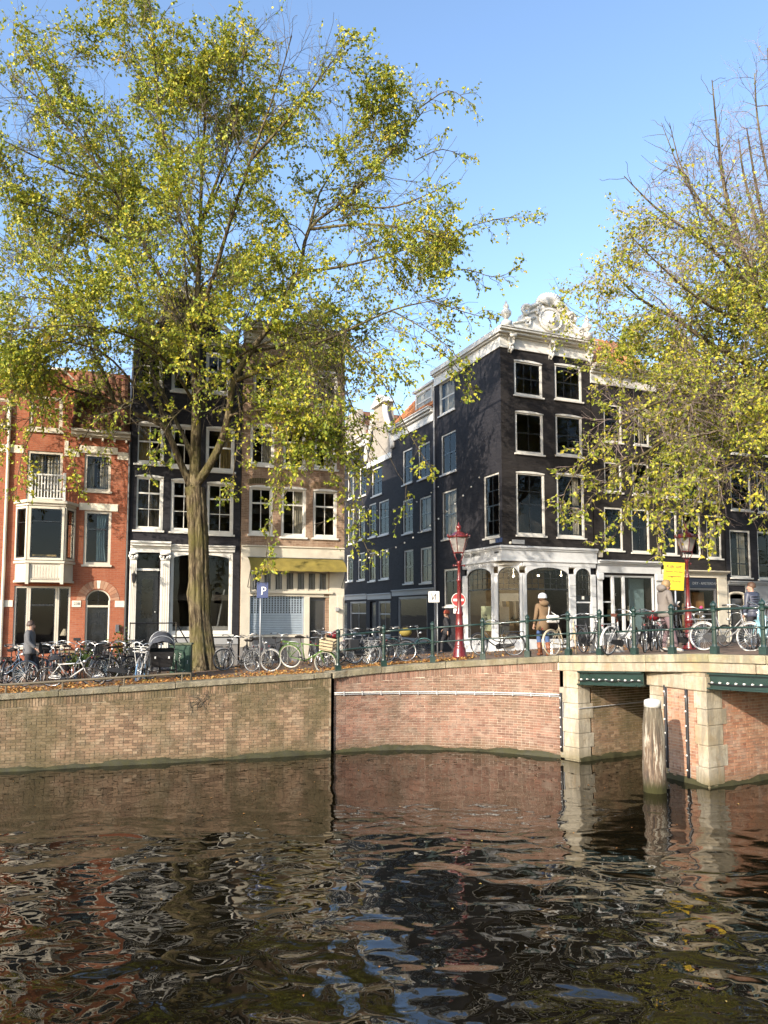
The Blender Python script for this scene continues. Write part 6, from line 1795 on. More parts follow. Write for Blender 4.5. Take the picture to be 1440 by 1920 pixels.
# ------------------------------------------------------------ lamp posts
def frosted():
    g = N('lantern_glass')
    tr = g.n('ShaderNodeBsdfTransparent', Color=(.85,.83,.8,1)); d = g.n('ShaderNodeBsdfDiffuse', Color=(.42,.40,.38,1)); m = g.n('ShaderNodeMixShader'); m.inputs[0].default_value = .45
    g.t.links.new(tr.outputs[0], m.inputs[1]); g.t.links.new(d.outputs[0], m.inputs[2]); g.t.links.new(m.outputs[0], g.out.inputs['Surface']); return g.m
M_LGLASS = frosted()
def lamp_post(loc, label, k=1.0, rz=.2):
    r = empty('street_lamp', loc, rz, label, 'street lamp', 'red street lamps'); r.scale = (k,k,k)
    MB().lathe([(.235,0),(.235,.06),(.215,.1),(.19,.28),(.17,.33),(.15,.36),(.16,.4),(.15,.44),(.135,.48),(.13,.9),(.145,.93),(.15,.98),(.13,1.02),(.115,1.06),(.105,1.3),(.12,1.34),(.12,1.38),(.085,1.46),(.07,1.6),(.06,2.35),(.075,2.37),(.078,2.42),(.06,2.45),(.05,2.5),(.045,2.9),(.07,2.93),(.07,2.97),(.05,3.0)], 14).build('post', M_RED, r, True)
    MB().tube([(-.17,0,2.86),(.17,0,2.86)], .022, 6).ball((-.17,0,2.86), .035, 7, 5).ball((.17,0,2.86), .035, 7, 5).build('ladder_bar', M_RED, r, True)
    for i in range(4):
        a = i*math.pi/2+.4; c, s = math.cos(a), math.sin(a)
        MB().tube([(.04*c,.04*s,2.96),(.13*c,.13*s,3.08),(.19*c,.19*s,3.18),(.15*c,.15*s,3.27)], .013, 5).build('cradle_arm', M_RED, r, True)
    z0, z1, r0, r1 = 3.27, 3.72, .17, .31; n = 6
    lan = MB().lathe([(.18,0),(.19,.03),(.12,.05)], n, (0,0,z0-.03)).build('lantern', M_RED, r)
    c = [(math.cos(2*math.pi*i/n), math.sin(2*math.pi*i/n)) for i in range(n)]
    for i in range(n):
        a, b = c[i], c[(i+1) % n]
        MB().tube([(a[0]*r0,a[1]*r0,z0),(a[0]*r1,a[1]*r1,z1)], .011, 5).build('glazing_bar', M_RED, lan)
        MB().add([(a[0]*r0,a[1]*r0,z0),(b[0]*r0,b[1]*r0,z0),(b[0]*r1,b[1]*r1,z1),(a[0]*r1,a[1]*r1,z1)], [(0,1,2,3)]).build('pane', M_LGLASS, lan)
        MB().ball((a[0]*.35,a[1]*.35,z1+.07), (.035,.035,.05), 6, 5).build('crest_knob', M_RED, lan, True)
    MB().lathe([(.33,0),(.35,.02),(.35,.05),(.30,.07),(.2,.14),(.11,.19),(.07,.2),(.05,.24),(.075,.28),(.09,.33),(.075,.38),(.03,.41),(.02,.46),(.012,.5)], 12, (0,0,z1)).build('lantern_roof', M_RED, lan, True)
    MB().lathe([(.02,0),(.03,.1),(.05,.12),(.045,.2),(.01,.22)], 8, (0,0,z0+.01)).build('burner', M_WHITE, lan, True)
    return r
lamp_post(on_ground(862, 1234), 'red cast-iron street lamp on the quay corner beside the no-entry sign', .98)
lamp_post(gpos(1291, 21.5), 'red cast-iron street lamp on the bridge beside the yellow notice board', .86, .5)

# ------------------------------------------------------------ signs
M_SRED = plain('sign_red', (.34,.008,.010), .35, var=.05, bump=.02)
M_SBLUE = plain('sign_blue', (.010,.028,.11), .35, var=.08, bump=.02)
M_SYEL = plain('sign_yellow', (.60,.40,.008), .45, var=.12, bump=.05)
def face_cam(p): return math.atan2(p.x, p.y)*-1.0
p = gpos(860, 23.5); zc = at_y(860, 1125, 23.5).z - p.z
r = empty('no_entry_sign', p, -.15, 'round red no-entry sign with white bar on a grey pole', 'road sign')
MB().tube([(0,.02,-.05),(0,.02,zc+.25)], .03, 8).build('pole', M_STEEL, r, True)
d = MB().prism([(.215*math.cos(i*2*math.pi/28), zc+.215*math.sin(i*2*math.pi/28)) for i in range(28)], -.035, -.015).build('disc', M_SRED, r)
MB().tube([(.213*math.cos(i*2*math.pi/28), -.03, zc+.213*math.sin(i*2*math.pi/28)) for i in range(28)], .012, 5, closed=True).build('rim', M_WHITE, d)
MB().box(-.16,.16,-.042,-.036,zc-.035,zc+.035).build('bar', M_WHITE, d)
MB().box(-.16,.08,-.035,-.015,zc-.42,zc-.27).build('under_plate', M_WHITE, r)
link('lettering', text_mesh('uitgez', .06, M_INK), r, Matrix.Translation((-.04,-.04,zc-.345)) @ FACE)
p = gpos(820, 27.0); zc = at_y(813, 1119, 27.0).z - p.z
r = empty('shop_sign', p, -.1, 'square white shop sign with a black angular letter on a thin pole', 'sign')
MB().tube([(0,.02,-.05),(0,.02,zc-.2)], .025, 8).build('pole', M_STEEL, r, True)
b = MB().box(-.32,.08,-.02,.02,zc-.2,zc+.2).build('panel', M_WHITE, r, bevel=.006)
MB().tube([(-.2,-.026,zc+.13),(-.17,-.026,zc-.11)], .013, 5).tube([(-.17,-.026,zc-.11),(-.07,-.026,zc+.09)], .011, 5).tube([(-.06,-.026,zc-.11),(-.05,-.026,zc+.11)], .013, 5).build('logo', M_INK, b)
MB().box(-.2,-.04,-.024,-.021,zc-.165,zc-.15).build('small_print', M_GREYPAINT, b)
p = gpos(490, 22.0); zc = at_y(490, 1106, 22.0).z - p.z
r = empty('parking_sign', p, -.05, 'blue parking sign on a pole in front of the roller shutter', 'road sign')
MB().tube([(-.03,.02,-.05),(-.03,.02,zc+.2)], .024, 8).build('pole', M_STEEL, r, True)
b = MB().box(-.14,.2,-.02,.0,zc-.24,zc+.22).build('panel', M_SBLUE, r, bevel=.006)
link('lettering', text_mesh('P', .34, M_WHITE), b, Matrix.Translation((.06,-.024,zc-.04)) @ FACE)
p = gpos(1268, 19.3); zc = at_y(1257, 1081, 19.3).z - p.z
r = empty('notice_board', p, -.2, 'bright yellow notice board with black lettering behind the person with a phone', 'sign')
MB().tube([(.0,.03,-.05),(.0,.03,zc+.3)], .025, 8).build('pole', M_STEEL, r, True)
Mt = Matrix.Rotation(.07, 4, 'Y')
b = MB().box(-.42,.09,-.02,.0,zc-.36,zc+.36).build('panel', M_SYEL, r, M=Mt, bevel=.01)
M_YED = plain('sign_orange_rust', (.50,.22,.01), .6, var=.3)
MB().box(-.405,.075,-.0235,-.0215,zc+.33,zc+.336).box(-.405,.075,-.0235,-.0215,zc-.336,zc-.33).box(-.405,-.4,-.0235,-.0215,zc-.33,zc+.33).box(.07,.075,-.0235,-.0215,zc-.33,zc+.33).build('border', M_YED, b, M=Mt)
for body, sz, dz in (('Kijk uit!', .11, .25), ('fietsen worden', .06, .12), ('weggehaald', .065, .0), ('van de brug', .06, -.12)):
    link('lettering', text_mesh(body, sz*1.15, M_INK), b, Mt @ Matrix.Translation((-.165,-.024,zc+dz)) @ FACE)

# ------------------------------------------------------------ street cabinet, bollards, hoops, bench, plants
p = on_ground(339, 1266); r = empty('utility_cabinet', p, .1, 'dark green street cabinet with white graffiti scrawl beside the tree trunk', 'cabinet')
M_CAB = plain('cabinet_green', (.022,.055,.034), .5, var=.4, scale=6)
MB().box(-.3,.3,-.17,.17,0,.9).build('body', M_CAB, r, bevel=.012)
MB().box(-.33,.33,-.2,.2,.9,.96).build('lid', plain('cabinet_lid', (.10,.11,.07), .7, var=.35), r, bevel=.012)
MB().box(-.27,.27,-.185,-.17,.08,.86).build('door', M_CAB, r, bevel=.006)
for x in (-.09, .09): MB().box(x-.03,x+.03,-.205,-.185,.2,.72).build('door_rib', M_CAB, r, bevel=.006)
rnd = random.Random(12)
def scrawl(x, z0, z1, n, w):
    return [(x+rnd.uniform(-w,w), -.2105, z0+(z1-z0)*i/n+rnd.uniform(-.01,.01)) for i in range(n+1)]
for x, z0, z1, n, w in ((0,.3,.68,16,.035),(-.16,.42,.66,9,.02),(-.24,.15,.5,6,.012),(.22,.35,.45,4,.01),(-.1,.06,.16,5,.04),(.12,.06,.14,4,.03)):
    q = scrawl(x, z0, z1, n, w)
    if abs(x) > .12 or z0 < .1: q = [(a, -.189, c) for a, b_, c in q]
    else: q = [(a, -.189 if x == 0 else b_, c) for a, b_, c in q]
    MB().tube(q, .006, 4).build('graffiti', M_WHITE, r)
def bollard(px, py, label):
    q = on_ground(px, py); r = empty('bollard', q, 0, label, 'bollard', 'stone bollards on the bridge')
    MB().lathe([(.13,0),(.125,.05),(.09,.3),(.08,.34),(.06,.37),(.02,.38)], 12).build('body', plain('bollard_stone', (.30,.27,.23), .8, var=.25) if 'bollard_stone' not in MATS else MATS['bollard_stone'], r, True)
    MB().lathe([(.15,-.02),(.15,.03),(.13,.05)], 12).build('foot', M_PLINTH, r)
bollard(1113, 1224, 'low grey stone bollard beside the cream bicycle'); bollard(1161, 1223, 'low grey stone bollard under the white bicycle')
def hoop(px, py, rz, label, w=.34, h=.75):
    q = on_ground(px, py); r = empty('bike_rack', q, rz, label, 'bike rack', 'bicycle hoops')
    MB().tube([(-w/2,0,-.05),(-w/2,0,h-.06),(-w/2+.02,0,h-.02),(-w/2+.06,0,h),(w/2-.06,0,h),(w/2-.02,0,h-.02),(w/2,0,h-.06),(w/2,0,-.05)], .026, 8).build('hoop', M_STEEL, r, True)
    for x in (-w/2, w/2): MB().lathe([(.06,0),(.06,.015),(.03,.02)], 10, (x,0,0)).build('foot_plate', M_STEEL, r)
hoop(549, 1244, .0, 'steel bicycle hoop above the green bicycle'); hoop(655, 1240, .1, 'steel bicycle hoop behind the railing, near the first post'); hoop(694, 1238, .1, 'steel bicycle hoop behind the railing, second from the left')
q = gpos(136, 23.4); r = empty('bench', q, A_L, 'small pale wooden bench against the red brick house', 'bench')
for x in (-.35,.35):
    MB().box(x-.03,x+.03,-.2,-.14,0,.62).box(x-.03,x+.03,.14,.2,0,.8).box(x-.03,x+.03,-.2,.2,.58,.63).build('side_frame', M_WOOD, r)
for i in range(4): MB().box(-.38,.38,-.17+i*.09,-.1+i*.09,.42,.45).build('seat_slat', M_WOOD, r)
for i in range(2): MB().box(-.38,.38,.15,.17,.58+i*.12,.66+i*.12).build('back_slat', M_WOOD, r)
M_PLANT = leaf_mat('plant_leaves', [(0,(.025,.05,.012)),(.5,(.05,.09,.02)),(.85,(.12,.16,.03)),(1,(.25,.28,.05))])
def leaf_cloud(name, root, n, f, size, mat, seed):
    rg = np.random.default_rng(seed)
    q = np.array([f(rg) for _ in range(n)])
    ax = rg.normal(0,1,(n,3)); ax[:,2] -= .3; ax /= np.linalg.norm(ax,axis=1)[:,None]
    sd = rg.normal(0,1,(n,3)); sd -= ax*(sd*ax).sum(1)[:,None]; sd /= np.linalg.norm(sd,axis=1)[:,None]
    L = rg.uniform(size*.6,size,(n,1)); V = np.stack([q, q+ax*L*.5+sd*L*.35, q+ax*L, q+ax*L*.5-sd*L*.35],1).reshape(-1,3)
    o = np_mesh(name, V, np.arange(n*4).reshape(-1,4), mat, root); o['kind'] = 'stuff'; return o
q = gpos(228, 23.3); r = empty('climbing_plant', q, 0, 'green climbing plant on the wall between red and black house', 'plant')
leaf_cloud('foliage', r, 700, lambda g: (g.normal(0,.13)+.05*math.sin(g.uniform(0,6)), g.normal(0,.07), abs(g.normal(.45,.38))), .11, M_PLANT, 3)
MB().tube([(0,0,0),(.04,.02,.5),(-.02,.03,1.0),(.03,.03,1.3)], .012, 5).build('stem', M_BARK, r)
q = gpos(160, 22.2); r = empty('potted_plant', q, 0, 'dark green bushy potted plant in front of the arched door', 'plant')
MB().lathe([(.12,0),(.17,.26),(.18,.3),(.15,.3)], 14).build('pot', plain('clay_pot', (.30,.13,.07), .8), r, True)
leaf_cloud('foliage', r, 420, lambda g: (g.normal(0,.18), g.normal(0,.15), .42+abs(g.normal(0,.17))), .13, M_PLANT, 5)
MB().tube([(0,0,.25),(.03,0,.5)], .02, 5).tube([(0,0,.25),(-.06,.02,.5)], .015, 5).build('stem', M_BARK, r)

# ------------------------------------------------------------ mooring pile
def pile_mat():
    g = N('peeling_pile'); p = g.objc(); s = g.sep(p)
    ang = g.math('ARCTAN2', s.outputs[1], s.outputs[0])
    v = g.comb(g.math('MULTIPLY', ang, 1.4), 0, g.math('MULTIPLY', s.outputs[2], .55))
    n = g.noise(2.6, 6, .7, v, .6); st = g.noise(14, 5, .65, g.comb(g.math('MULTIPLY', ang, 1.6), 0, g.math('MULTIPLY', s.outputs[2], .35)), .3)
    col = g.ramp(n, [(.36,(.50,.47,.40)),(.46,(.40,.35,.27)),(.50,(.19,.125,.08)),(.58,(.08,.062,.05)),(.8,(.04,.033,.028))], 'LINEAR')
    col = g.mix(g.rangem(st, .5, .62, 0, .8), col, (.16,.12,.085))
    top = g.rangem(s.outputs[2], 1.0, 1.5, 0, .75)
    col = g.mix(g.math('MULTIPLY', top, g.rangem(st, .3, .5)), col, (.13,.115,.08))
    al = g.rangem(g.math('ADD', s.outputs[2], g.math('MULTIPLY', st, .35)), .28, .5, 1, 0)
    col = g.mix(al, col, (.042,.040,.013))
    g.pbr(col, .85, 0, g.bump(g.math('ADD', st, n), .9, .03), .25)
    return g.m
pp = W2(1228, 1484); zt_ = at_y(1228, 1313, pp.y).z
r = empty('mooring_pile', (pp.x, pp.y, 0), 0, 'weathered wooden mooring pile with peeling paint and white cap in the canal', 'pile')
rnd = random.Random(4); prof = [(.222,-1.2),(.222,0),(.224,.4),(.222,.8),(.22,1.1),(.205,1.35),(.18,1.58),(.163,zt_-.12)]
mb = MB().lathe([(a, z) for (a, z) in prof], 28)
mb.v = [(x*(1+.03*math.sin(9*math.atan2(y,x)+z)+.02*math.sin(23*math.atan2(y,x))), y*(1+.03*math.sin(9*math.atan2(y,x)+z)+.02*math.sin(23*math.atan2(y,x))), z) for x, y, z in mb.v]
mb.build('post', pile_mat(), r, True)
MB().lathe([(.17,zt_-.13),(.165,zt_-.01),(.15,zt_+.005),(.08,zt_+.03),(.01,zt_+.035)], 24).build('cap', M_WHITE, r, True)

# ------------------------------------------------------------ festoon lights over the side street
def festoon(A, B, sag, n, label):
    r = empty('string_lights', (0,0,0), 0, label, 'string lights', 'strings of bulbs over the side street')
    f = lambda t: (A.lerp(B, t) - Vector((0,0,sag*4*t*(1-t))))
    MB().tube([tuple(f(i/24)) for i in range(25)], .008, 4).build('cable', M_BLACK, r)
    me = MB().ball((0,0,-.05), .038, 7, 5).mesh('bulb', M_WHITE, True)
    for i in range(n): link('bulb', me, r, Matrix.Translation(f((i+.5)/n)))
festoon(at_y(906, 884, 30.2), at_y(650, 1052, 28.4), .75, 16, 'sagging string of white bulbs from the corner house down across the side street')
festoon(at_y(828, 905, 33.5), at_y(648, 940, 28.6), .7, 12, 'string of white bulbs farther back across the side street')

# ------------------------------------------------------------ bicycles
def paint(name, c, rough=.35, metal=0): 
    return MATS.get(name) or plain(name, c, rough, metal, var=.2, scale=4, bump=.05, coat=.2)
PB = paint('bike_black', (.014,.014,.015)); PS = paint('bike_silver', (.24,.24,.24), .35, .4); PW = paint('bike_white', (.45,.44,.42))
PG = paint('bike_green', (.075,.14,.025)); PC = paint('bike_cream', (.40,.33,.22)); PBL = paint('bike_blue', (.05,.075,.11)); PLB = paint('bike_pale_blue', (.22,.40,.44))
PR = paint('bike_red', (.16,.010,.014)); PGR = paint('bike_grey', (.055,.055,.058)); PT = paint('bike_teal', (.10,.22,.20)); PP = paint('bike_pink', (.62,.50,.48))
M_SADB = plain('brown_leather', (.12,.045,.03), .5); M_SADK = plain('black_saddle', (.018,.017,.017), .5)
M_BASK = plain('wicker_wood', (.36,.29,.18), .8, var=.3, scale=8)
CACHE = {}
def cached(key, fn):
    if key not in CACHE: CACHE[key] = fn()
    return CACHE[key]
WR = .335
def circ(r, n=36): return [(r*math.cos(2*math.pi*i/n), 0, r*math.sin(2*math.pi*i/n)) for i in range(n)]
def wheel(parent, x, y, M, tyre, rim):
    w = link('wheel', cached(('rim', rim.name), lambda: MB().tube(circ(WR-.035), .012, 5, closed=True).tube([(0,-.045,0),(0,.045,0)], .022, 8).mesh('rim', rim, True)), parent, M @ Matrix.Translation((x, y, WR)))
    link('tyre', cached(('tyre', tyre.name), lambda: MB().tube(circ(WR-.019), .019, 7, closed=True).mesh('tyre', tyre, True)), w)
    def sp():
        mb = MB()
        for i in range(28):
            a = 2*math.pi*i/28; b = a+(.35 if i % 2 else -.35); s = .02 if i % 4 < 2 else -.02
            mb.tube([(.02*math.cos(b), s, .02*math.sin(b)), ((WR-.04)*math.cos(a), 0, (WR-.04)*math.sin(a))], .0022, 3, caps=False)
        return mb.mesh('spokes', M_CHROME)
    link('spokes', cached('spokes', sp), w)
    return w
def arc(cx, cz, r, a0, a1, n=14): return [(cx+r*math.cos(R(a0+(a1-a0)*i/n)), 0, cz+r*math.sin(R(a0+(a1-a0)*i/n))) for i in range(n+1)]
RX, FX = -.52, .56
def bicycle(pos, heading, label, frame=PB, tyre=M_BLACK, rim=M_CHROME, style='step', steer=0, lean=5, saddle=M_SADK, guards=True, rack=True, extra=None, bar='sweep', case=True, pitch=0, gcol=None):
    r = empty('bicycle', pos, 0, label, 'bicycle', 'bicycles parked on the quay and bridge')
    r.rotation_mode = 'QUATERNION'
    r.rotation_quaternion = (Matrix.Rotation(R(heading), 4, 'Z') @ Matrix.Rotation(R(lean), 4, 'X') @ Matrix.Rotation(R(pitch), 4, 'Y')).to_quaternion()
    bb = (-.06,0,.28); st = (-.22,0,.80); hb = (.405,0,.62); ht = (.355,0,.84)
    S = Matrix.Translation((.40,0,0)) @ Matrix.Rotation(R(steer), 4, 'Z') @ Matrix.Translation((-.40,0,0))
    def fr():
        mb = MB().tube([bb, st], .017, 7).tube([hb, ht], .021, 7)
        for y in (-.04,.04):
            mb.tube([(bb[0],y*.6,bb[2]),(RX,y,WR)], .010, 5).tube([(st[0]-.005,y*.5,st[2]-.1),(RX,y,WR)], .009, 5)
        if style == 'step':
            mb.tube([(.40,0,.66),(.25,0,.47),(.1,0,.35),bb], .019, 7).tube([(.375,0,.76),(.2,0,.56),(.02,0,.45),(-.13,0,.44)], .015, 7)
        elif style == 'diamond':
            mb.tube([(.40,0,.65),bb], .02, 7).tube([(.365,0,.80),(-.205,0,.765)], .017, 7)
        else:
            mb.tube([(.40,0,.66),(.24,0,.42),(.08,0,.32),bb], .024, 8)
        return mb.mesh('frame', frame, True)
    link('frame', cached(('frame', style, frame.name), fr), r)
    def fk():
        mb = MB().tube([(.405,0,.615), ht, (.335,0,.96)], .013, 6).tube([(.405,-.03,.625),(.405,.03,.625)], .014, 6)
        for y in (-.045,.045): mb.tube([(.405,y*.4,.63),(.42,y,.55),(.50,y,.42),(FX,y,WR)], .011, 6)
        return mb.mesh('fork', frame, True)
    fk_ = link('fork', cached(('fork', frame.name), fk), r, S)
    def hbm():
        if bar == 'sweep': pts = [(.06,-.29,1.05),(.16,-.28,1.06),(.30,-.20,1.08),(.36,-.06,1.04),(.345,0,1.0),(.36,.06,1.04),(.30,.20,1.08),(.16,.28,1.06),(.06,.29,1.05)]
        else: pts = [(.28,-.30,.98),(.34,-.12,.985),(.35,0,.97),(.34,.12,.985),(.28,.30,.98)]
        return MB().tube(pts, .012, 6).tube([(.335,0,.94),(.345,0,1.0)], .014, 6).mesh('handlebar', M_CHROME, True)
    h = link('handlebar', cached(('bar', bar), hbm), r, S)
    def gr(y): return MB().tube([(.06,y,1.05),(.17,y*.97,1.06)] if bar == 'sweep' else [(.28,y,.98),(.30,y*.7,.982)], .018, 7).mesh('grip', M_BLACK, True)
    for y in (-.29,.29): link('grip', cached(('grip', bar, y), lambda: gr(y)), h)
    link('saddle', cached(('sad', saddle.name), lambda: MB().add([(-.40,-.085,.97),(-.40,.085,.97),(-.30,.08,.985),(-.30,-.08,.985),(-.16,-.03,.975),(-.16,.03,.975),(-.10,0,.955),(-.38,-.06,.91),(-.38,.06,.91),(-.18,0,.925)],
        [(0,3,2,1),(3,4,5,2),(4,6,5),(0,1,8,7),(0,7,9,4,3),(1,2,5,9,8),(4,9,6),(5,6,9),(7,8,9)]).tube([(-.225,0,.78),(-.255,0,.92)], .012, 6).mesh('saddle', saddle)), r)
    wheel(r, RX, 0, Matrix.Identity(4), tyre, rim); wheel(r, FX, 0, S, tyre, rim)
    if guards:
        gm = gcol or frame
        def mg(a0, a1): 
            pts = arc(0, 0, WR+.025, a0, a1); mb = MB()
            v = []; f = []
            for x, _, z in pts:
                k = 1-.02/WR; v += [(x*k,-.032,z*k),(x,-.012,z),(x,.012,z),(x*k,.032,z*k)]
            for i in range(len(pts)-1):
                for j in range(3): f.append((i*4+j, i*4+j+1, i*4+5+j, i*4+4+j))
            return mb.add(v, f).mesh('mudguard', gm, True)
        link('mudguard', cached(('mgR', gm.name), lambda: mg(20,195)), r, Matrix.Translation((RX,0,WR)))
        link('mudguard', cached(('mgF', gm.name), lambda: mg(35,170)), r, S @ Matrix.Translation((FX,0,WR)))
    if rack:
        def rk():
            mb = MB()
            for y in (-.06,0,.06): mb.tube([(-.27,y,.74),(-.82,y,.74)], .007, 5)
            for x in (-.3,-.5,-.7,-.82): mb.tube([(x,-.065,.74),(x,.065,.74)], .007, 5)
            for y in (-.065,.065): mb.tube([(-.72,y,.74),(RX,y*.8,WR)], .006, 5).tube([(-.45,y,.74),(RX,y*.8,WR)], .006, 5)
            return mb.mesh('rear_rack', M_STEEL if frame in (PW, PC, PS) else frame)
        link('rear_rack', cached(('rack', frame.name), rk), r)
    def ck():
        mb = MB().tube([(bb[0],-.07,bb[2]),(bb[0],.07,bb[2])], .018, 7)
        for s in (-1, 1): mb.tube([(bb[0],s*.07,bb[2]),(bb[0]+s*.1,s*.085,bb[2]-s*.13)], .010, 5).box(bb[0]+s*.1-.045,bb[0]+s*.1+.045,s*.09,s*.18,bb[2]-s*.13-.012,bb[2]-s*.13+.012)
        return mb.tube([(bb[0]+.085*math.cos(t), -.035, bb[2]+.085*math.sin(t)) for t in [i*2*math.pi/18 for i in range(18)]], .006, 4, closed=True).mesh('crankset', M_DARKMET)
    link('crankset', cached('crank', ck), r)
    if case: link('chain_case', cached('case', lambda: MB().prism([(x+bb[0], z+bb[2]) for x, z in ((.09,.0),(.06,.065),(0,.085),(-.45,.1),(-.48,.055),(-.45,.01),(0,-.085),(.06,-.06))], -.05, -.035).mesh('chain_case', M_BLACK)), r)
    link('lamp', cached('lampf', lambda: MB().ball((.45,0,.86), (.05,.04,.04), 8, 6).tube([(.37,0,.84),(.44,0,.85)], .008, 5).mesh('lamp', M_CHROME, True)), r, S)
    link('tail_light', cached('lampr', lambda: MB().box(-.84,-.825,-.02,.02,.69,.72).mesh('tail_light', PR)), r)
    if extra == 'crate':        # slatted wooden box on a front carrier
        c = MB().box(.42,.78,-.17,.17,.74,.76).build('front_crate', M_BASK, r); c.matrix_local = S
        for i in range(3):
            z = .78+i*.09; MB().box(.40,.42,-.18,.18,z,z+.06).box(.78,.80,-.18,.18,z,z+.06).box(.42,.78,-.18,-.165,z,z+.06).box(.42,.78,.165,.18,z,z+.06).build('slat', M_BASK, c)
    elif extra == 'blackbox':
        c = MB().box(.36,.86,-.22,.22,.80,.83).box(.36,.38,-.22,.22,.83,1.1).box(.84,.86,-.22,.22,.83,1.1).box(.38,.84,-.22,-.2,.83,1.1).box(.38,.84,.2,.22,.83,1.1).build('front_crate', M_BLACK, r); c.matrix_local = S
    elif extra == 'frontrack':
        mb = MB().tube([(.42,-.16,.84),(.78,-.16,.84),(.78,.16,.84),(.42,.16,.84)], .012, 5, closed=True).tube([(.40,-.16,.96),(.78,-.16,.92),(.78,.16,.92),(.40,.16,.96)], .010, 5, closed=True)
        for y in (-.16,-.05,.05,.16): mb.tube([(.42,y,.84),(.78,y,.84)], .008, 5)
        for y in (-.16,.16): mb.tube([(.6,y,.84),(FX,y*.3,WR)], .008, 5)
        c = mb.build('front_rack', M_WHITE, r); c.matrix_local = S
    elif extra in ('yellowbag', 'redbag'):
        c = MB().ball((.55,0,.92), (.2,.17,.14), 12, 8).build('bag', M_OLIVE if extra == 'yellowbag' else PR, r, True); c.matrix_local = S
        MB().tube([(.42,-.12,1.0),(.5,-.13,1.1),(.62,-.13,1.1),(.7,-.12,1.0)], .01, 5).build('strap', M_SADK, c)
    elif extra == 'pannier':
        for y in (-.14,.14): MB().box(-.74,-.40,y-.06,y+.06,.40,.74).build('pannier', M_BLACK if frame != PB else PGR, r, bevel=.03)
    elif extra == 'bell': MB().ball((.22,-.2,1.11), .045, 8, 6).build('bell', paint('bell_pink', (.4,.02,.1)), r, True)
    return r
def bk(px, py, heading, label, **kw):
    p = on_ground(px, py); return bicycle(p, heading, label, **kw)
# on the bridge and quay corner
bk(931, 1230, 172, 'black step-through bicycle leaning on the railing in front of the arched shop', steer=-38, rim=M_STEEL, lean=-6)
bk(1062, 1229, 36, 'cream bicycle with cream tyres on the bridge beside the woman', frame=PC, tyre=paint('cream_tyre',(.38,.31,.21),.7), style='mono', steer=38, lean=-5, rack=False, case=False)
bk(1110, 1226, -80, 'grey bicycle seen end-on with wide bars, right of the cream bicycle', frame=PGR, bar='sweep', lean=4)
bk(1164, 1227.5, 40, 'white ladies bicycle with burgundy saddle behind the middle bridge posts', frame=PW, saddle=M_SADB, rim=M_STEEL, tyre=M_BLACK, gcol=PW, steer=12)
bicycle(gpos(1213, 19.0), 62, 'black bicycle with a red bag behind the person with the phone', frame=PB, extra='redbag')
bicycle(gpos(1234, 19.6), 75, 'small dark bicycle half hidden behind the railing left of the yellow board', frame=PGR, lean=-4)
bk(1361, 1221, -46, 'pale grey bicycle with thick white tyres on the bridge at right', frame=PS, tyre=paint('white_tyre',(.48,.46,.42),.7), rim=M_STEEL, style='step', steer=-10, lean=-4, gcol=PW)
bicycle(gpos(1284, 18.6), 15, 'dark bicycle with a pink bell at the foot of the right lamp post', frame=PB, extra='bell', lean=7)
bicycle(gpos(1424, 16.6), 78, 'pale blue bicycle partly hidden behind the white-tyred bicycle', frame=PLB, tyre=M_BLACK, lean=5)
# on the quay between tree and corner
bk(446, 1259, 152, 'grey bicycle with bundled handlebars right beside the tree trunk', frame=PGR, rim=M_STEEL, steer=55, lean=7, gcol=PS)
bk(492, 1258, -64, 'silver bicycle facing the water in front of the blue sign pole', frame=PS, tyre=paint('grey_tyre',(.27,.26,.24),.7), rim=M_STEEL, steer=52, lean=4)
bk(473, 1252, 118, 'dark bicycle behind the silver bicycle', frame=PB, lean=-5)
bk(574, 1258, -18, 'bright green bicycle tipped forward with a slatted wooden crate', frame=PG, tyre=paint('pale_tyre',(.30,.29,.24),.7), style='diamond', extra='crate', lean=10, pitch=9, case=False)
bk(603, 1251, 108, 'black bicycle in the tangle left of the first railing post', frame=PB, lean=8, style='diamond')
bk(617, 1249, 70, 'black bicycle with a red bag in the tangle by the first railing post', frame=PB, extra='redbag', lean=-5)
bk(664, 1246, 162, 'silver-grey bicycle behind the railing, first from the left', frame=PS, rim=M_STEEL, lean=5)
bk(694, 1244, 24, 'dark bicycle with rear panniers behind the railing', frame=PGR, lean=-6, extra='pannier')
bk(728, 1241, 4, 'black bicycle with a mustard yellow bag on its front behind the railing', frame=PB, extra='yellowbag', lean=-6)
bk(764, 1237, 14, 'bicycle with teal mudguards at the right end of the leaf-strewn row', frame=PGR, gcol=PT, lean=-3)
# left quay
bk(4, 1288, 12, 'blue-grey bicycle at the lower left edge', frame=PBL, rim=M_STEEL, lean=-6)
bk(38, 1280, 70, 'black bicycle with a large black crate at the left edge', frame=PB, extra='blackbox', lean=3)
bk(70, 1279, 128, 'dark bicycle in the heap below the triple window, left one', frame=PB, lean=6)
bk(103, 1276, -78, 'silver-forked bicycle facing the water below the triple window', frame=PS, lean=3, rim=M_STEEL)
bk(127, 1272, -50, 'dark bicycle in the heap below the triple window, right one', frame=PGR, lean=-6)
bk(137, 1287, 4, 'white sports bicycle fallen over beside the low rail', frame=PW, style='diamond', guards=False, rack=False, case=False, bar='flat', lean=38, saddle=M_SADK)
bk(184, 1274, -96, 'dark bicycle with swept handlebars in front of the arched door', frame=PGR, lean=-3)
bk(212, 1277, 64, 'black bicycle left in the cluster before the black house', frame=PB, lean=5)
bk(238, 1277, 28, 'dark bicycle side-on in the cluster before the black house', frame=PB, lean=-7, rim=M_STEEL)
bk(266, 1277, -84, 'bicycle with a blue front tyre and white front rack', frame=PS, tyre=paint('blue_tyre',(.08,.18,.32),.6), extra='frontrack', lean=-5)
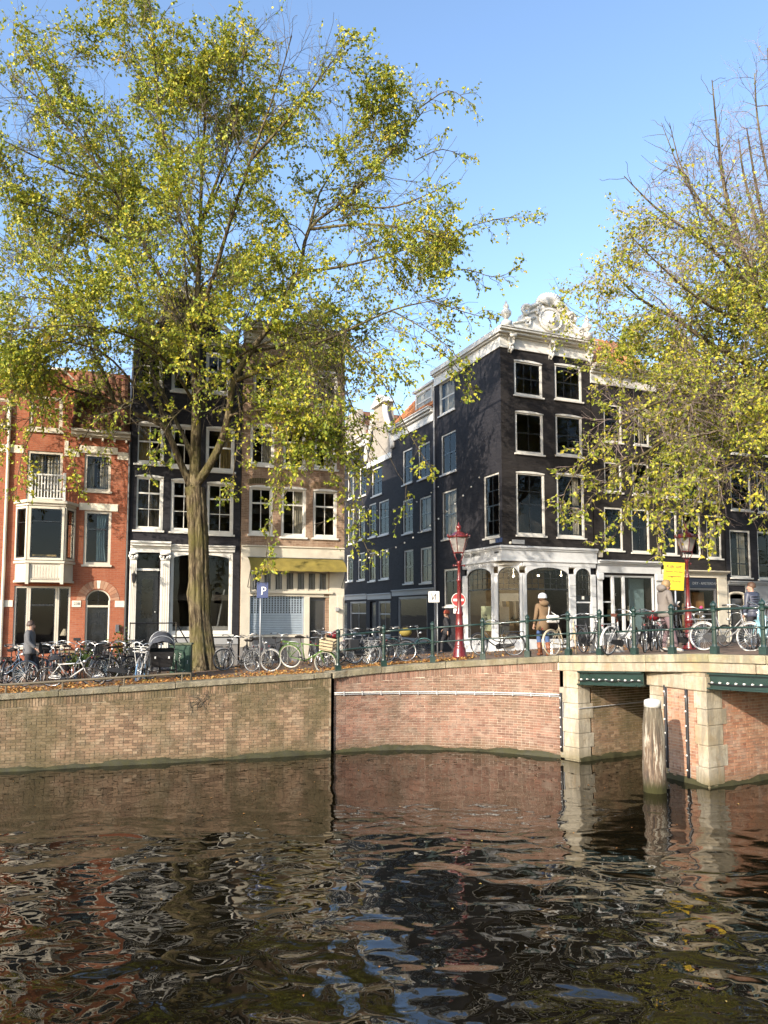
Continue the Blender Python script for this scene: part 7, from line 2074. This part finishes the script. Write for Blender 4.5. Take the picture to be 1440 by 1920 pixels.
bk(152, 1270, 100, 'dark bicycle behind the fallen white bicycle', frame=PB, lean=6)

for px, py, h, ln, lab, kw in (
    (20,1283,100,4,'dark bicycle wedged between the blue-grey bicycle and the black crate',{}),(54,1276,-70,-5,'black bicycle right behind the walking man',{}),(86,1273,60,6,'dark bicycle under the middle of the triple window',dict(frame=PGR)),
    (117,1268,140,-6,'black bicycle parked against the bench',{}),(168,1268,-110,5,'black bicycle in front of the potted plant',dict(style='diamond')),(200,1270,-60,-4,'dark grey bicycle right of the arched door',dict(frame=PGR)),
    (226,1269,110,6,'black bicycle below the letter box',{}),(252,1271,75,-5,'grey bicycle just left of the blue-tyred bicycle',dict(frame=PGR,rim=M_STEEL)),(424,1254,95,8,'black bicycle propped on the right flank of the tree trunk',{}),
    (516,1250,80,5,'black bicycle behind the steel hoop',dict(style='diamond')),(590,1246,-70,-6,'dark grey bicycle behind the wooden crate',dict(frame=PGR)),(640,1244,40,6,'black bicycle right behind the first railing post',{}),
    (680,1240,200,5,'grey-framed bicycle behind the second steel hoop',dict(frame=PS)),(712,1240,110,-6,'dark bicycle behind the second railing post',{}),(1196,1220,95,5,'black bicycle end-on right of the white ladies bicycle',{}),
    (1306,1217,60,-5,'dark bicycle behind the rack of the pale grey bicycle',dict(frame=PGR)),(1385,1214,110,4,'dark bicycle behind the white front wheel',{})):
    bk(px, py, h, lab, lean=ln, **kw)

# cargo bicycle with a folded rain hood
def cargo_bike():
    p = on_ground(301, 1272)
    r = empty('cargo_bicycle', p, R(-72), 'black cargo bicycle with a dark folded rain hood left of the green cabinet', 'bicycle')
    for y in (-.4,.4): wheel(r, .55, y, Matrix.Diagonal((.8,1,.8,1)), M_BLACK, M_STEEL)
    wheel(r, -.95, 0, Matrix.Identity(4), M_BLACK, M_STEEL)
    MB().tube([(.55,-.4,.27),(.55,.4,.27)], .025, 6).tube([(.3,0,.4),(-.35,0,.34),(-.95,0,WR)], .028, 7).tube([(-.35,0,.34),(-.55,0,.85)], .02, 6).build('frame', PB, r, True)
    MB().add([(.1,-.3,.38),(.95,-.26,.38),(.95,.26,.38),(.1,.3,.38),(.0,-.36,.86),(1.1,-.32,.80),(1.1,.32,.80),(.0,.36,.86)], [(0,1,2,3)[::-1],(0,1,5,4),(1,2,6,5),(2,3,7,6),(3,0,4,7)]).build('box', M_BLACK, r, bevel=.02)
    M_HOOD = plain('hood_cloth', (.045,.047,.055), .55, var=.35, scale=5, bump=.3)
    v = []; f = []; n = 9; m = 12
    for i in range(n):
        u = i/(n-1); x = -.05+1.0*u; h = .50*math.sin(.35+u*2.3); w = .36*(1-.12*u)
        for j in range(m+1):
            a = math.pi*j/m; v.append((x+.03*math.sin(j*2.1+i), -w*math.cos(a)*1.02, .84+h*math.sin(a)**.7+.015*math.sin(i*2.7+j*1.9)))
    for i in range(n-1):
        for j in range(m): f.append((i*(m+1)+j, i*(m+1)+j+1, (i+1)*(m+1)+j+1, (i+1)*(m+1)+j))
    MB().add(v, f).build('hood', M_HOOD, r, True)
    for i, u in enumerate((.15,.5,.85)):
        x = -.05+u; h = .51*math.sin(.35+u*2.3); w = .37*(1-.12*u)
        MB().tube([(x, -w*math.cos(math.pi*j/10), .85+h*math.sin(math.pi*j/10)**.7) for j in range(11)], .014, 5).build('hood_hoop', M_STEEL, r, True)
    MB().tube([(-.5,-.3,1.1),(-.3,-.26,1.12),(-.18,0,1.08),(-.3,.26,1.12),(-.5,.3,1.1)], .014, 6).tube([(-.18,0,1.08),(-.05,0,.6)], .018, 6).build('handlebar', M_CHROME, r, True)
    MB().ball((-.62,0,.95), (.14,.09,.04), 8, 5).build('saddle', M_SADK, r, True)
    MB().box(1.08,1.12,-.2,-.16,.62,.68).box(1.08,1.12,.16,.2,.62,.68).build('reflector', M_WHITE, r)
cargo_bike()

# ------------------------------------------------------------ people
SKIN = plain('skin', (.36,.21,.145), .55, var=.1, bump=.03); M_HAIRB = plain('blond_hair', (.24,.155,.07), .6, var=.3, fine=90); M_HAIRD = plain('brown_hair', (.07,.035,.018), .6, var=.3, fine=90)
M_HAIRG = plain('grey_brown_hair', (.06,.035,.025), .6, var=.3)
def skin_mesh(name, verts, edges, rad, mat, root=0, sub=1):
    me = bpy.data.meshes.new(name); me.from_pydata(verts, edges, []); me.update()
    o = bpy.data.objects.new(name, me); COL.objects.link(o)
    o.modifiers.new('skin', 'SKIN'); 
    if not me.skin_vertices: 
        bm = bmesh.new(); bm.from_mesh(me); bm.verts.layers.skin.verify(); bm.to_mesh(me); bm.free()
    for i, d in enumerate(me.skin_vertices[0].data):
        rr = rad[i]; d.radius = (rr, rr) if not hasattr(rr, '__len__') else rr; d.use_root = (i == root)
    ss = o.modifiers.new('sub', 'SUBSURF'); ss.levels = sub; ss.render_levels = sub
    dg = bpy.context.evaluated_depsgraph_get()
    out = bpy.data.meshes.new_from_object(o.evaluated_get(dg))
    bpy.data.objects.remove(o); bpy.data.meshes.remove(me)
    out.name = name; out.materials.clear(); out.materials.append(mat)
    out.polygons.foreach_set('use_smooth', [True]*len(out.polygons)); return out
def person(pos, heading, label, top, legs, shoes, hair, pose, scale=1.0, coat_len=0, hairlong=0, hat=None, hood=False, extras=None):
    """local frame: x to the person's right, y ahead, z up"""
    r = empty('person', pos, R(heading), label, 'person'); r.scale = (scale,)*3
    P = dict(pelvis=(0,0,.95), waist=(0,0,1.1), chest=(0,0,1.33), neck=(0,.0,1.49), skull=(0,.03,1.60), crown=(0,.02,1.68),
             shl=(-.18,0,1.42), shr=(.18,0,1.42), ell=(-.24,-.03,1.14), elr=(.24,-.03,1.14), wrl=(-.25,.06,.90), wrr=(.25,.06,.90),
             hpl=(-.09,0,.90), hpr=(.09,0,.90), knl=(-.10,.02,.50), knr=(.10,.02,.50), anl=(-.10,-.02,.09), anr=(.10,-.02,.09), tol=(-.11,.14,.03), tor=(.11,.14,.03))
    P.update({k: v for k, v in pose.items() if k != 'face'})
    V = {k: Vector(v) for k, v in P.items()}
    names = list(V); idx = {k: i for i, k in enumerate(names)}
    vs = [tuple(V[k]) for k in names]
    E = [('pelvis','waist'),('waist','chest'),('chest','neck'),('neck','skull'),('skull','crown'),('chest','shl'),('chest','shr'),('shl','ell'),('shr','elr'),('ell','wrl'),('elr','wrr'),
         ('pelvis','hpl'),('pelvis','hpr'),('hpl','knl'),('hpr','knr'),('knl','anl'),('knr','anr'),('anl','tol'),('anr','tor')]
    rad = dict(pelvis=.12,waist=.115,chest=.13,neck=.052,skull=.088,crown=.06,shl=.062,shr=.062,ell=.04,elr=.04,wrl=.027,wrr=.027,hpl=.085,hpr=.085,knl=.055,knr=.055,anl=.038,anr=.038,tol=.03,tor=.03)
    ed = [(idx[a], idx[b]) for a, b in E]; rd = [rad[k] for k in names]
    for s, w, e in (('l','wrl','ell'),('r','wrr','elr')):        # hands: palm, four fingers, thumb
        d = (V[w]-V[e]).normalized(); side = Vector((1,0,0)) - d*d.x
        side = side.normalized() if side.length > .2 else d.orthogonal().normalized()
        nrm = d.cross(side)
        pi = len(vs); vs.append(tuple(V[w]+d*.075)); rd.append(.032); ed.append((idx[w], pi))
        for k, L in ((-1.5,.06),(-.5,.075),(.5,.072),(1.5,.055)):
            a = V[w]+d*.085+side*(k*.017); i = len(vs); vs += [tuple(a+d*L*.55+nrm*.006), tuple(a+d*L*.9+nrm*.03)]; rd += [.0095,.0075]; ed += [(pi,i),(i,i+1)]
        a = V[w]+d*.03+side*(-.035 if s == 'r' else .035); i = len(vs); vs += [tuple(a), tuple(a+d*.05+nrm*.02)]; rd += [.012,.009]; ed += [(pi,i),(i,i+1)]
    fw = Vector((0,1,0)) if 'face' not in pose else Vector(pose['face']).normalized()
    hd = V['skull']; i = len(vs); vs.append(tuple(hd+fw*.108+Vector((0,0,-.02)))); rd.append(.014); ed.append((idx['skull'], i))
    rt = fw.cross(Vector((0,0,1))).normalized()
    for s in (-1, 1): i = len(vs); vs.append(tuple(hd+rt*s*.092+Vector((0,0,-.01)))); rd.append(.016); ed.append((idx['skull'], i))
    body = link('body', skin_mesh('body', vs, ed, rd, SKIN), r)
    for s in (-1, 1): MB().ball(tuple(hd+fw*.083+rt*s*.032+Vector((0,0,.015))), .010, 6, 4).build('eye', M_INK, body)
    MB().ball(tuple(hd+fw*.09+Vector((0,0,-.055))), (.022,.012,.007), 6, 4).build('mouth', paint('lips',(.30,.10,.08),.5), body)
    def garment(name, chain, radii, mat, grow=.0):
        ks = sorted({k for e in chain for k in e}, key=names.index); im = {k: i for i, k in enumerate(ks)}
        return link(name, skin_mesh(name, [tuple(V[k]) for k in ks], [(im[a], im[b]) for a, b in chain], [radii[k]+grow for k in ks], mat, im.get('chest', im.get('pelvis', 0))), r)
    jr = dict(pelvis=.162,waist=.150,chest=.156,neck=.068,shl=.082,shr=.082,ell=.062,elr=.062,wrl=.044,wrr=.044,hpl=.12,hpr=.12)
    ch = [('pelvis','waist'),('waist','chest'),('chest','neck'),('chest','shl'),('chest','shr'),('shl','ell'),('shr','elr'),('ell','wrl'),('elr','wrr')]
    j = garment('jacket', ch, jr, top)
    coat_len = max(coat_len, .04)
    if True:
        n = 16; v = []; f = []
        for z, rx, ry in ((1.14,.158,.15),(.92,.178,.165),(.9-coat_len,.19+.1*coat_len,.172),(.885-coat_len,.17,.15)):
            for k in range(n): a = 2*math.pi*k/n; q = 1+.05*math.sin(3*a)+.03*math.sin(7*a); v.append((V['pelvis'].x+rx*q*math.cos(a), V['pelvis'].y+ry*q*math.sin(a), z))
        for i in range(3):
            for k in range(n): f.append((i*n+k, i*n+(k+1)%n, (i+1)*n+(k+1)%n, (i+1)*n+k))
        MB().add(v, f).build('coat_skirt', top, j, True)
    tr = dict(pelvis=.145,waist=.138,hpl=.108,hpr=.108,knl=.078,knr=.078,anl=.062,anr=.062)
    garment('trousers', [('pelvis','waist'),('pelvis','hpl'),('pelvis','hpr'),('hpl','knl'),('hpr','knr'),('knl','anl'),('knr','anr')], tr, legs)
    for a, t in (('anl','tol'),('anr','tor')):
        A, B = V[a], V[t]; d = (B-A); d.z = 0; d = d.normalized() if d.length > 0 else Vector((0,1,0)); s_ = Vector((-d.y,d.x,0))
        pts = [(A-d*.07-Vector((0,0,.045)), .042), (A-Vector((0,0,.03)), .05), (A+d*.09-Vector((0,0,.05)), .047), (A+d*.17-Vector((0,0,.06)), .032)]
        MB().tube([tuple(p) for p, _ in pts], [q for _, q in pts], 9).build('shoe', shoes, r, True)
        if extras == 'boots': MB().tube([tuple(A-Vector((0,0,.02))), tuple(A.lerp(V['kn'+a[-1]], .7))], [.062,.078], 9).build('boot_shaft', shoes, r, True)
    c = V['skull']+Vector((0,0,.035))-fw*.022
    n = 14; v = []; f = []; rg = random.Random(len(label))
    rows_ = 8
    for i in range(rows_+1):
        t = math.pi*.5 - i*(math.pi*(.62+.12*hairlong))/rows_
        for k in range(n):
            a = 2*math.pi*k/n; d = Vector((math.cos(a), math.sin(a), 0)); front = max(0, d.dot(fw))
            tt = t if t > .15 else t*(1-front*1.0)+front*.15
            rr = .112+rg.uniform(-.004,.004)
            v.append(tuple(c + d*(rr*math.cos(tt)*(1-.06*front)) + Vector((0,0,rr*1.05*math.sin(tt)))))
    for i in range(rows_):
        for k in range(n): f.append((i*n+k, (i+1)*n+k, (i+1)*n+(k+1)%n, i*n+(k+1)%n))
    MB().add(v, f).build('hair', hair, r, True)
    if hat is not None:
        MB().lathe([(.121,-.015),(.126,0),(.124,.04),(.108,.09),(.07,.125),(.02,.14)], 16, tuple(c+Vector((0,0,.02)))).build('beanie', hat, r, True)
        MB().lathe([(.128,0),(.131,.02),(.128,.04)], 16, tuple(c+Vector((0,0,.0)))).build('beanie_cuff', hat, r, True)
    if hood: MB().ball(tuple(V['neck']-fw*.09+Vector((0,0,-.0))), (.15,.10,.09), 12, 8).build('hood', top, j, True)
    return r, V, j
C_GREY = plain('grey_cotton', (.10,.10,.105), .9, var=.2, fine=90); C_DARK = plain('dark_cloth', (.018,.018,.022), .9, var=.2); C_TAUPE = plain('taupe_jacket', (.15,.13,.115), .85, var=.15)
C_MAUVE = plain('mauve_trousers', (.155,.105,.115), .9, var=.12); C_WHITE = plain('white_leather', (.55,.53,.49), .5, var=.06); C_CAMEL = plain('camel_coat', (.15,.095,.05), .9, var=.15)
C_JEAN = plain('blue_jeans', (.05,.09,.20), .9, var=.2); C_BOOT = plain('tan_boots', (.22,.075,.03), .6, var=.2); C_NAVY = plain('navy_puffer', (.045,.05,.075), .5, var=.2); C_BEAN = plain('pale_knit', (.45,.45,.46), .9, var=.1); C_RUST = plain('rust_knit', (.26,.055,.03), .9, var=.15)
# man walking in front of the red house
walk = dict(knl=(-.09,.18,.52), anl=(-.09,.20,.12), tol=(-.09,.34,.06), knr=(.09,-.02,.50), anr=(.09,-.30,.16), tor=(.09,-.2,.05), ell=(-.25,-.14,1.16), wrl=(-.25,-.12,.92), elr=(.25,.05,1.16), wrr=(.24,.24,1.0))
person(gpos(58, 20.4), -84, 'short-haired man in grey top walking past the red brick house', C_GREY, C_DARK, C_DARK, M_HAIRG, walk)
# woman in front of the arched shop
w, V, j = person(gpos(1018, 20.3), 18, 'woman in camel coat and pale knitted hat with white bag seen from behind', C_CAMEL, C_JEAN, C_BOOT, M_HAIRD,
    dict(knl=(-.09,.10,.50), anl=(-.09,.02,.10), tol=(-.09,.16,.05), knr=(.10,-.02,.50), anr=(.11,-.14,.10), tor=(.11,0,.03), elr=(.26,.06,1.16), wrr=(.2,.22,1.0)), .95, .16, 1, C_BEAN, True, 'boots')
b = MB().box(.02,.42,-.22,-.1,.93,1.16).build('bag', C_WHITE, w, bevel=.05)
MB().tube([(.08,-.16,1.14),(.12,-.15,1.36),(.16,-.02,1.46),(.2,.05,1.3),(.36,-.14,1.14)], .014, 5).build('strap', C_WHITE, b)
# person looking at a phone on the bridge
w, V, j = person(on_ground(1249, 1223), -78, 'person in taupe jacket and mauve trousers looking down at a phone on the bridge', C_TAUPE, C_MAUVE, C_WHITE, M_HAIRB,
    dict(skull=(0,.07,1.585), crown=(0,.075,1.665), face=(0,.85,-.5), ell=(-.25,.02,1.14), wrl=(-.09,.26,1.13), elr=(.25,.02,1.14), wrr=(.06,.27,1.12), knl=(-.11,.10,.50), anl=(-.12,.02,.09), tol=(-.12,.17,.03), knr=(.10,.12,.50), anr=(.10,.22,.10), tor=(.10,.38,.03)), 1.02, .02, .6, None, True)
MB().box(-.05,.03,.355,.367,1.10,1.24).build('phone', C_WHITE, w, M=Matrix.Translation((0,.34,1.17)) @ Matrix.Rotation(R(-50),4,'X') @ Matrix.Translation((0,-.36,-1.17)))
# man in puffer jacket at the right
w, V, j = person(gpos(1411, 18.6), 25, 'brown-haired person in quilted navy jacket at the right end of the bridge', C_NAVY, C_DARK, C_DARK, M_HAIRD, dict(face=(-.75,.6,0), elr=(.27,.05,1.16), wrr=(.30,.28,1.14)), .96)
for i in range(8): MB().tube([(.158*math.cos(a), .158*math.sin(a)*.95, .92+i*.065) for a in [k*2*math.pi/16 for k in range(16)]], .02, 6, closed=True).build('quilt_roll', C_NAVY, j, True)
# man in a beanie in the shaded street
person(gpos(838, 28.0), 65, 'man in rust beanie and dark coat in the shade beside the red lamp', C_DARK, C_DARK, C_DARK, M_HAIRD, walk, .93, .1, 0, C_RUST)

# ------------------------------------------------------------ fallen leaves and flotsam
def litter_mat():
    g = N('fallen_leaves'); r = g.n('ShaderNodeNewGeometry').outputs['Random Per Island']
    g.pbr(g.ramp(r, [(0,(.10,.045,.018)),(.3,(.22,.095,.03)),(.6,(.36,.17,.05)),(.85,(.46,.27,.09)),(1,(.30,.25,.07))]), .8, spec=.2); return g.m
M_LIT = litter_mat()
def litter(name, pts, size, mat, tilt, seed, label=None):
    rg = np.random.default_rng(seed); q = np.array(pts); n = len(q)
    a = rg.uniform(0, 6.28, n); ax = np.stack([np.cos(a), np.sin(a), rg.normal(0,tilt,n)],1); sd = np.stack([-np.sin(a), np.cos(a), rg.normal(0,tilt,n)],1)
    L = rg.uniform(size*.6, size, (n,1)); up = np.array([0,0,1.])*L*.18
    V = np.stack([q-ax*L*.5, q+sd*L*.34+up, q+ax*L*.5, q-sd*L*.34+up],1).reshape(-1,3)
    o = np_mesh(name, V, np.arange(n*4).reshape(-1,4), mat); o['kind'] = 'stuff'
    if label: o['label'] = label; o['category'] = 'leaves'
    return o
rg = np.random.default_rng(8); pts = []
while len(pts) < 9000:
    t = rg.uniform(-2.5, 9.2); off = abs(rg.normal(.2, 1.1))+.12
    if t < 7.6: q = Q0+qd*t+Vector((-qd.y,qd.x))*off
    else:
        c, d, _ = pc.at(rg.uniform(0, 3.6)); q = c+Vector((-d.y,d.x))*(abs(rg.normal(.3,.8))+.5)
    if math.sin(q.x*2.1)*math.sin(q.y*2.7+q.x)+rg.normal(0,.5) < -.35: continue
    pts.append((q.x, q.y, gz(q.x,q.y)+.012+abs(rg.normal(0,.018))))
for _ in range(1500):
    x = rg.uniform(-9, 9); y = rg.uniform(19, 30)
    if (Vector((x,y))-Q0).dot(Vector((-qd.y,qd.x))) > .6 and (Vector((x,y))-AB0).dot(Vector((-axd.y,axd.x))) > .3: pts.append((x,y,gz(x,y)+.012))
litter('fallen_leaves', pts, .10, M_LIT, .35, 2, 'drift of orange fallen leaves along the quay under the bicycles')
pts = [(x, y, .004) for x, y in zip(rg.uniform(-9,8,110), rg.uniform(6,19,110)) if (Vector((x,y))-Q0).dot(Vector((-qd.y,qd.x))) < -.3]
litter('floating_leaves', pts, .055, M_LIT, .02, 3, 'scattered leaves floating on the canal')
# small weeds at the wall foot and on the coping
rgp = np.random.default_rng(4)
wd = empty('wall_weeds', (0,0,0), 0, 'dry brown creeper stems on the old quay wall', 'plant')
for i in range(9):
    t = 4.2+rgp.uniform(-.3,.3); q = Q0+qd*t; z = 1.62; n_ = Vector((qd.y,-qd.x))*.02
    a = rgp.uniform(-1,1)
    MB().tube([(q.x+n_.x+qd.x*a*.5*u+qd.x*.1*math.sin(u*5+i), q.y+n_.y+qd.y*a*.5*u, z-.42*u+.1*math.sin(u*4+i*2)) for u in [k/8 for k in range(9)]], .006, 4).build('stem', M_TWIG, wd)

# ------------------------------------------------------------ put the origins of the surveyed things at their base
def rebase(root, base):
    B = Matrix.Translation(base)
    root.matrix_basis = root.matrix_basis @ B
    for ch in root.children: ch.matrix_basis = B.inverted() @ ch.matrix_basis
bpy.context.view_layer.update()
for o in list(COL.objects):
    if o.type != 'EMPTY' or o.parent is not None: continue
    n = o.name.split('.')[0]
    if n == 'elm_tree': rebase(o, RB if o is elm2 else TB)
    elif n == 'bare_tree': rebase(o, BB)
    elif n == 'bridge': rebase(o, Vector((P0.x, P0.y, 0)))
    elif n == 'bridge_railing': rebase(o, rail_at(ts[5]))
    elif n == 'low_rail': rebase(o, lq(2.0))
    elif n == 'quay_wall': rebase(o, Vector((Q0.x, Q0.y, 0)) if o is wl else Vector((CURVE[0].x, CURVE[0].y, 0)))
    elif n == 'string_lights': rebase(o, Vector((0, 29, 6)))
    elif n == 'wall_weeds': rebase(o, Vector((Q0.x+qd.x*4.2, Q0.y+qd.y*4.2, 1.3)))
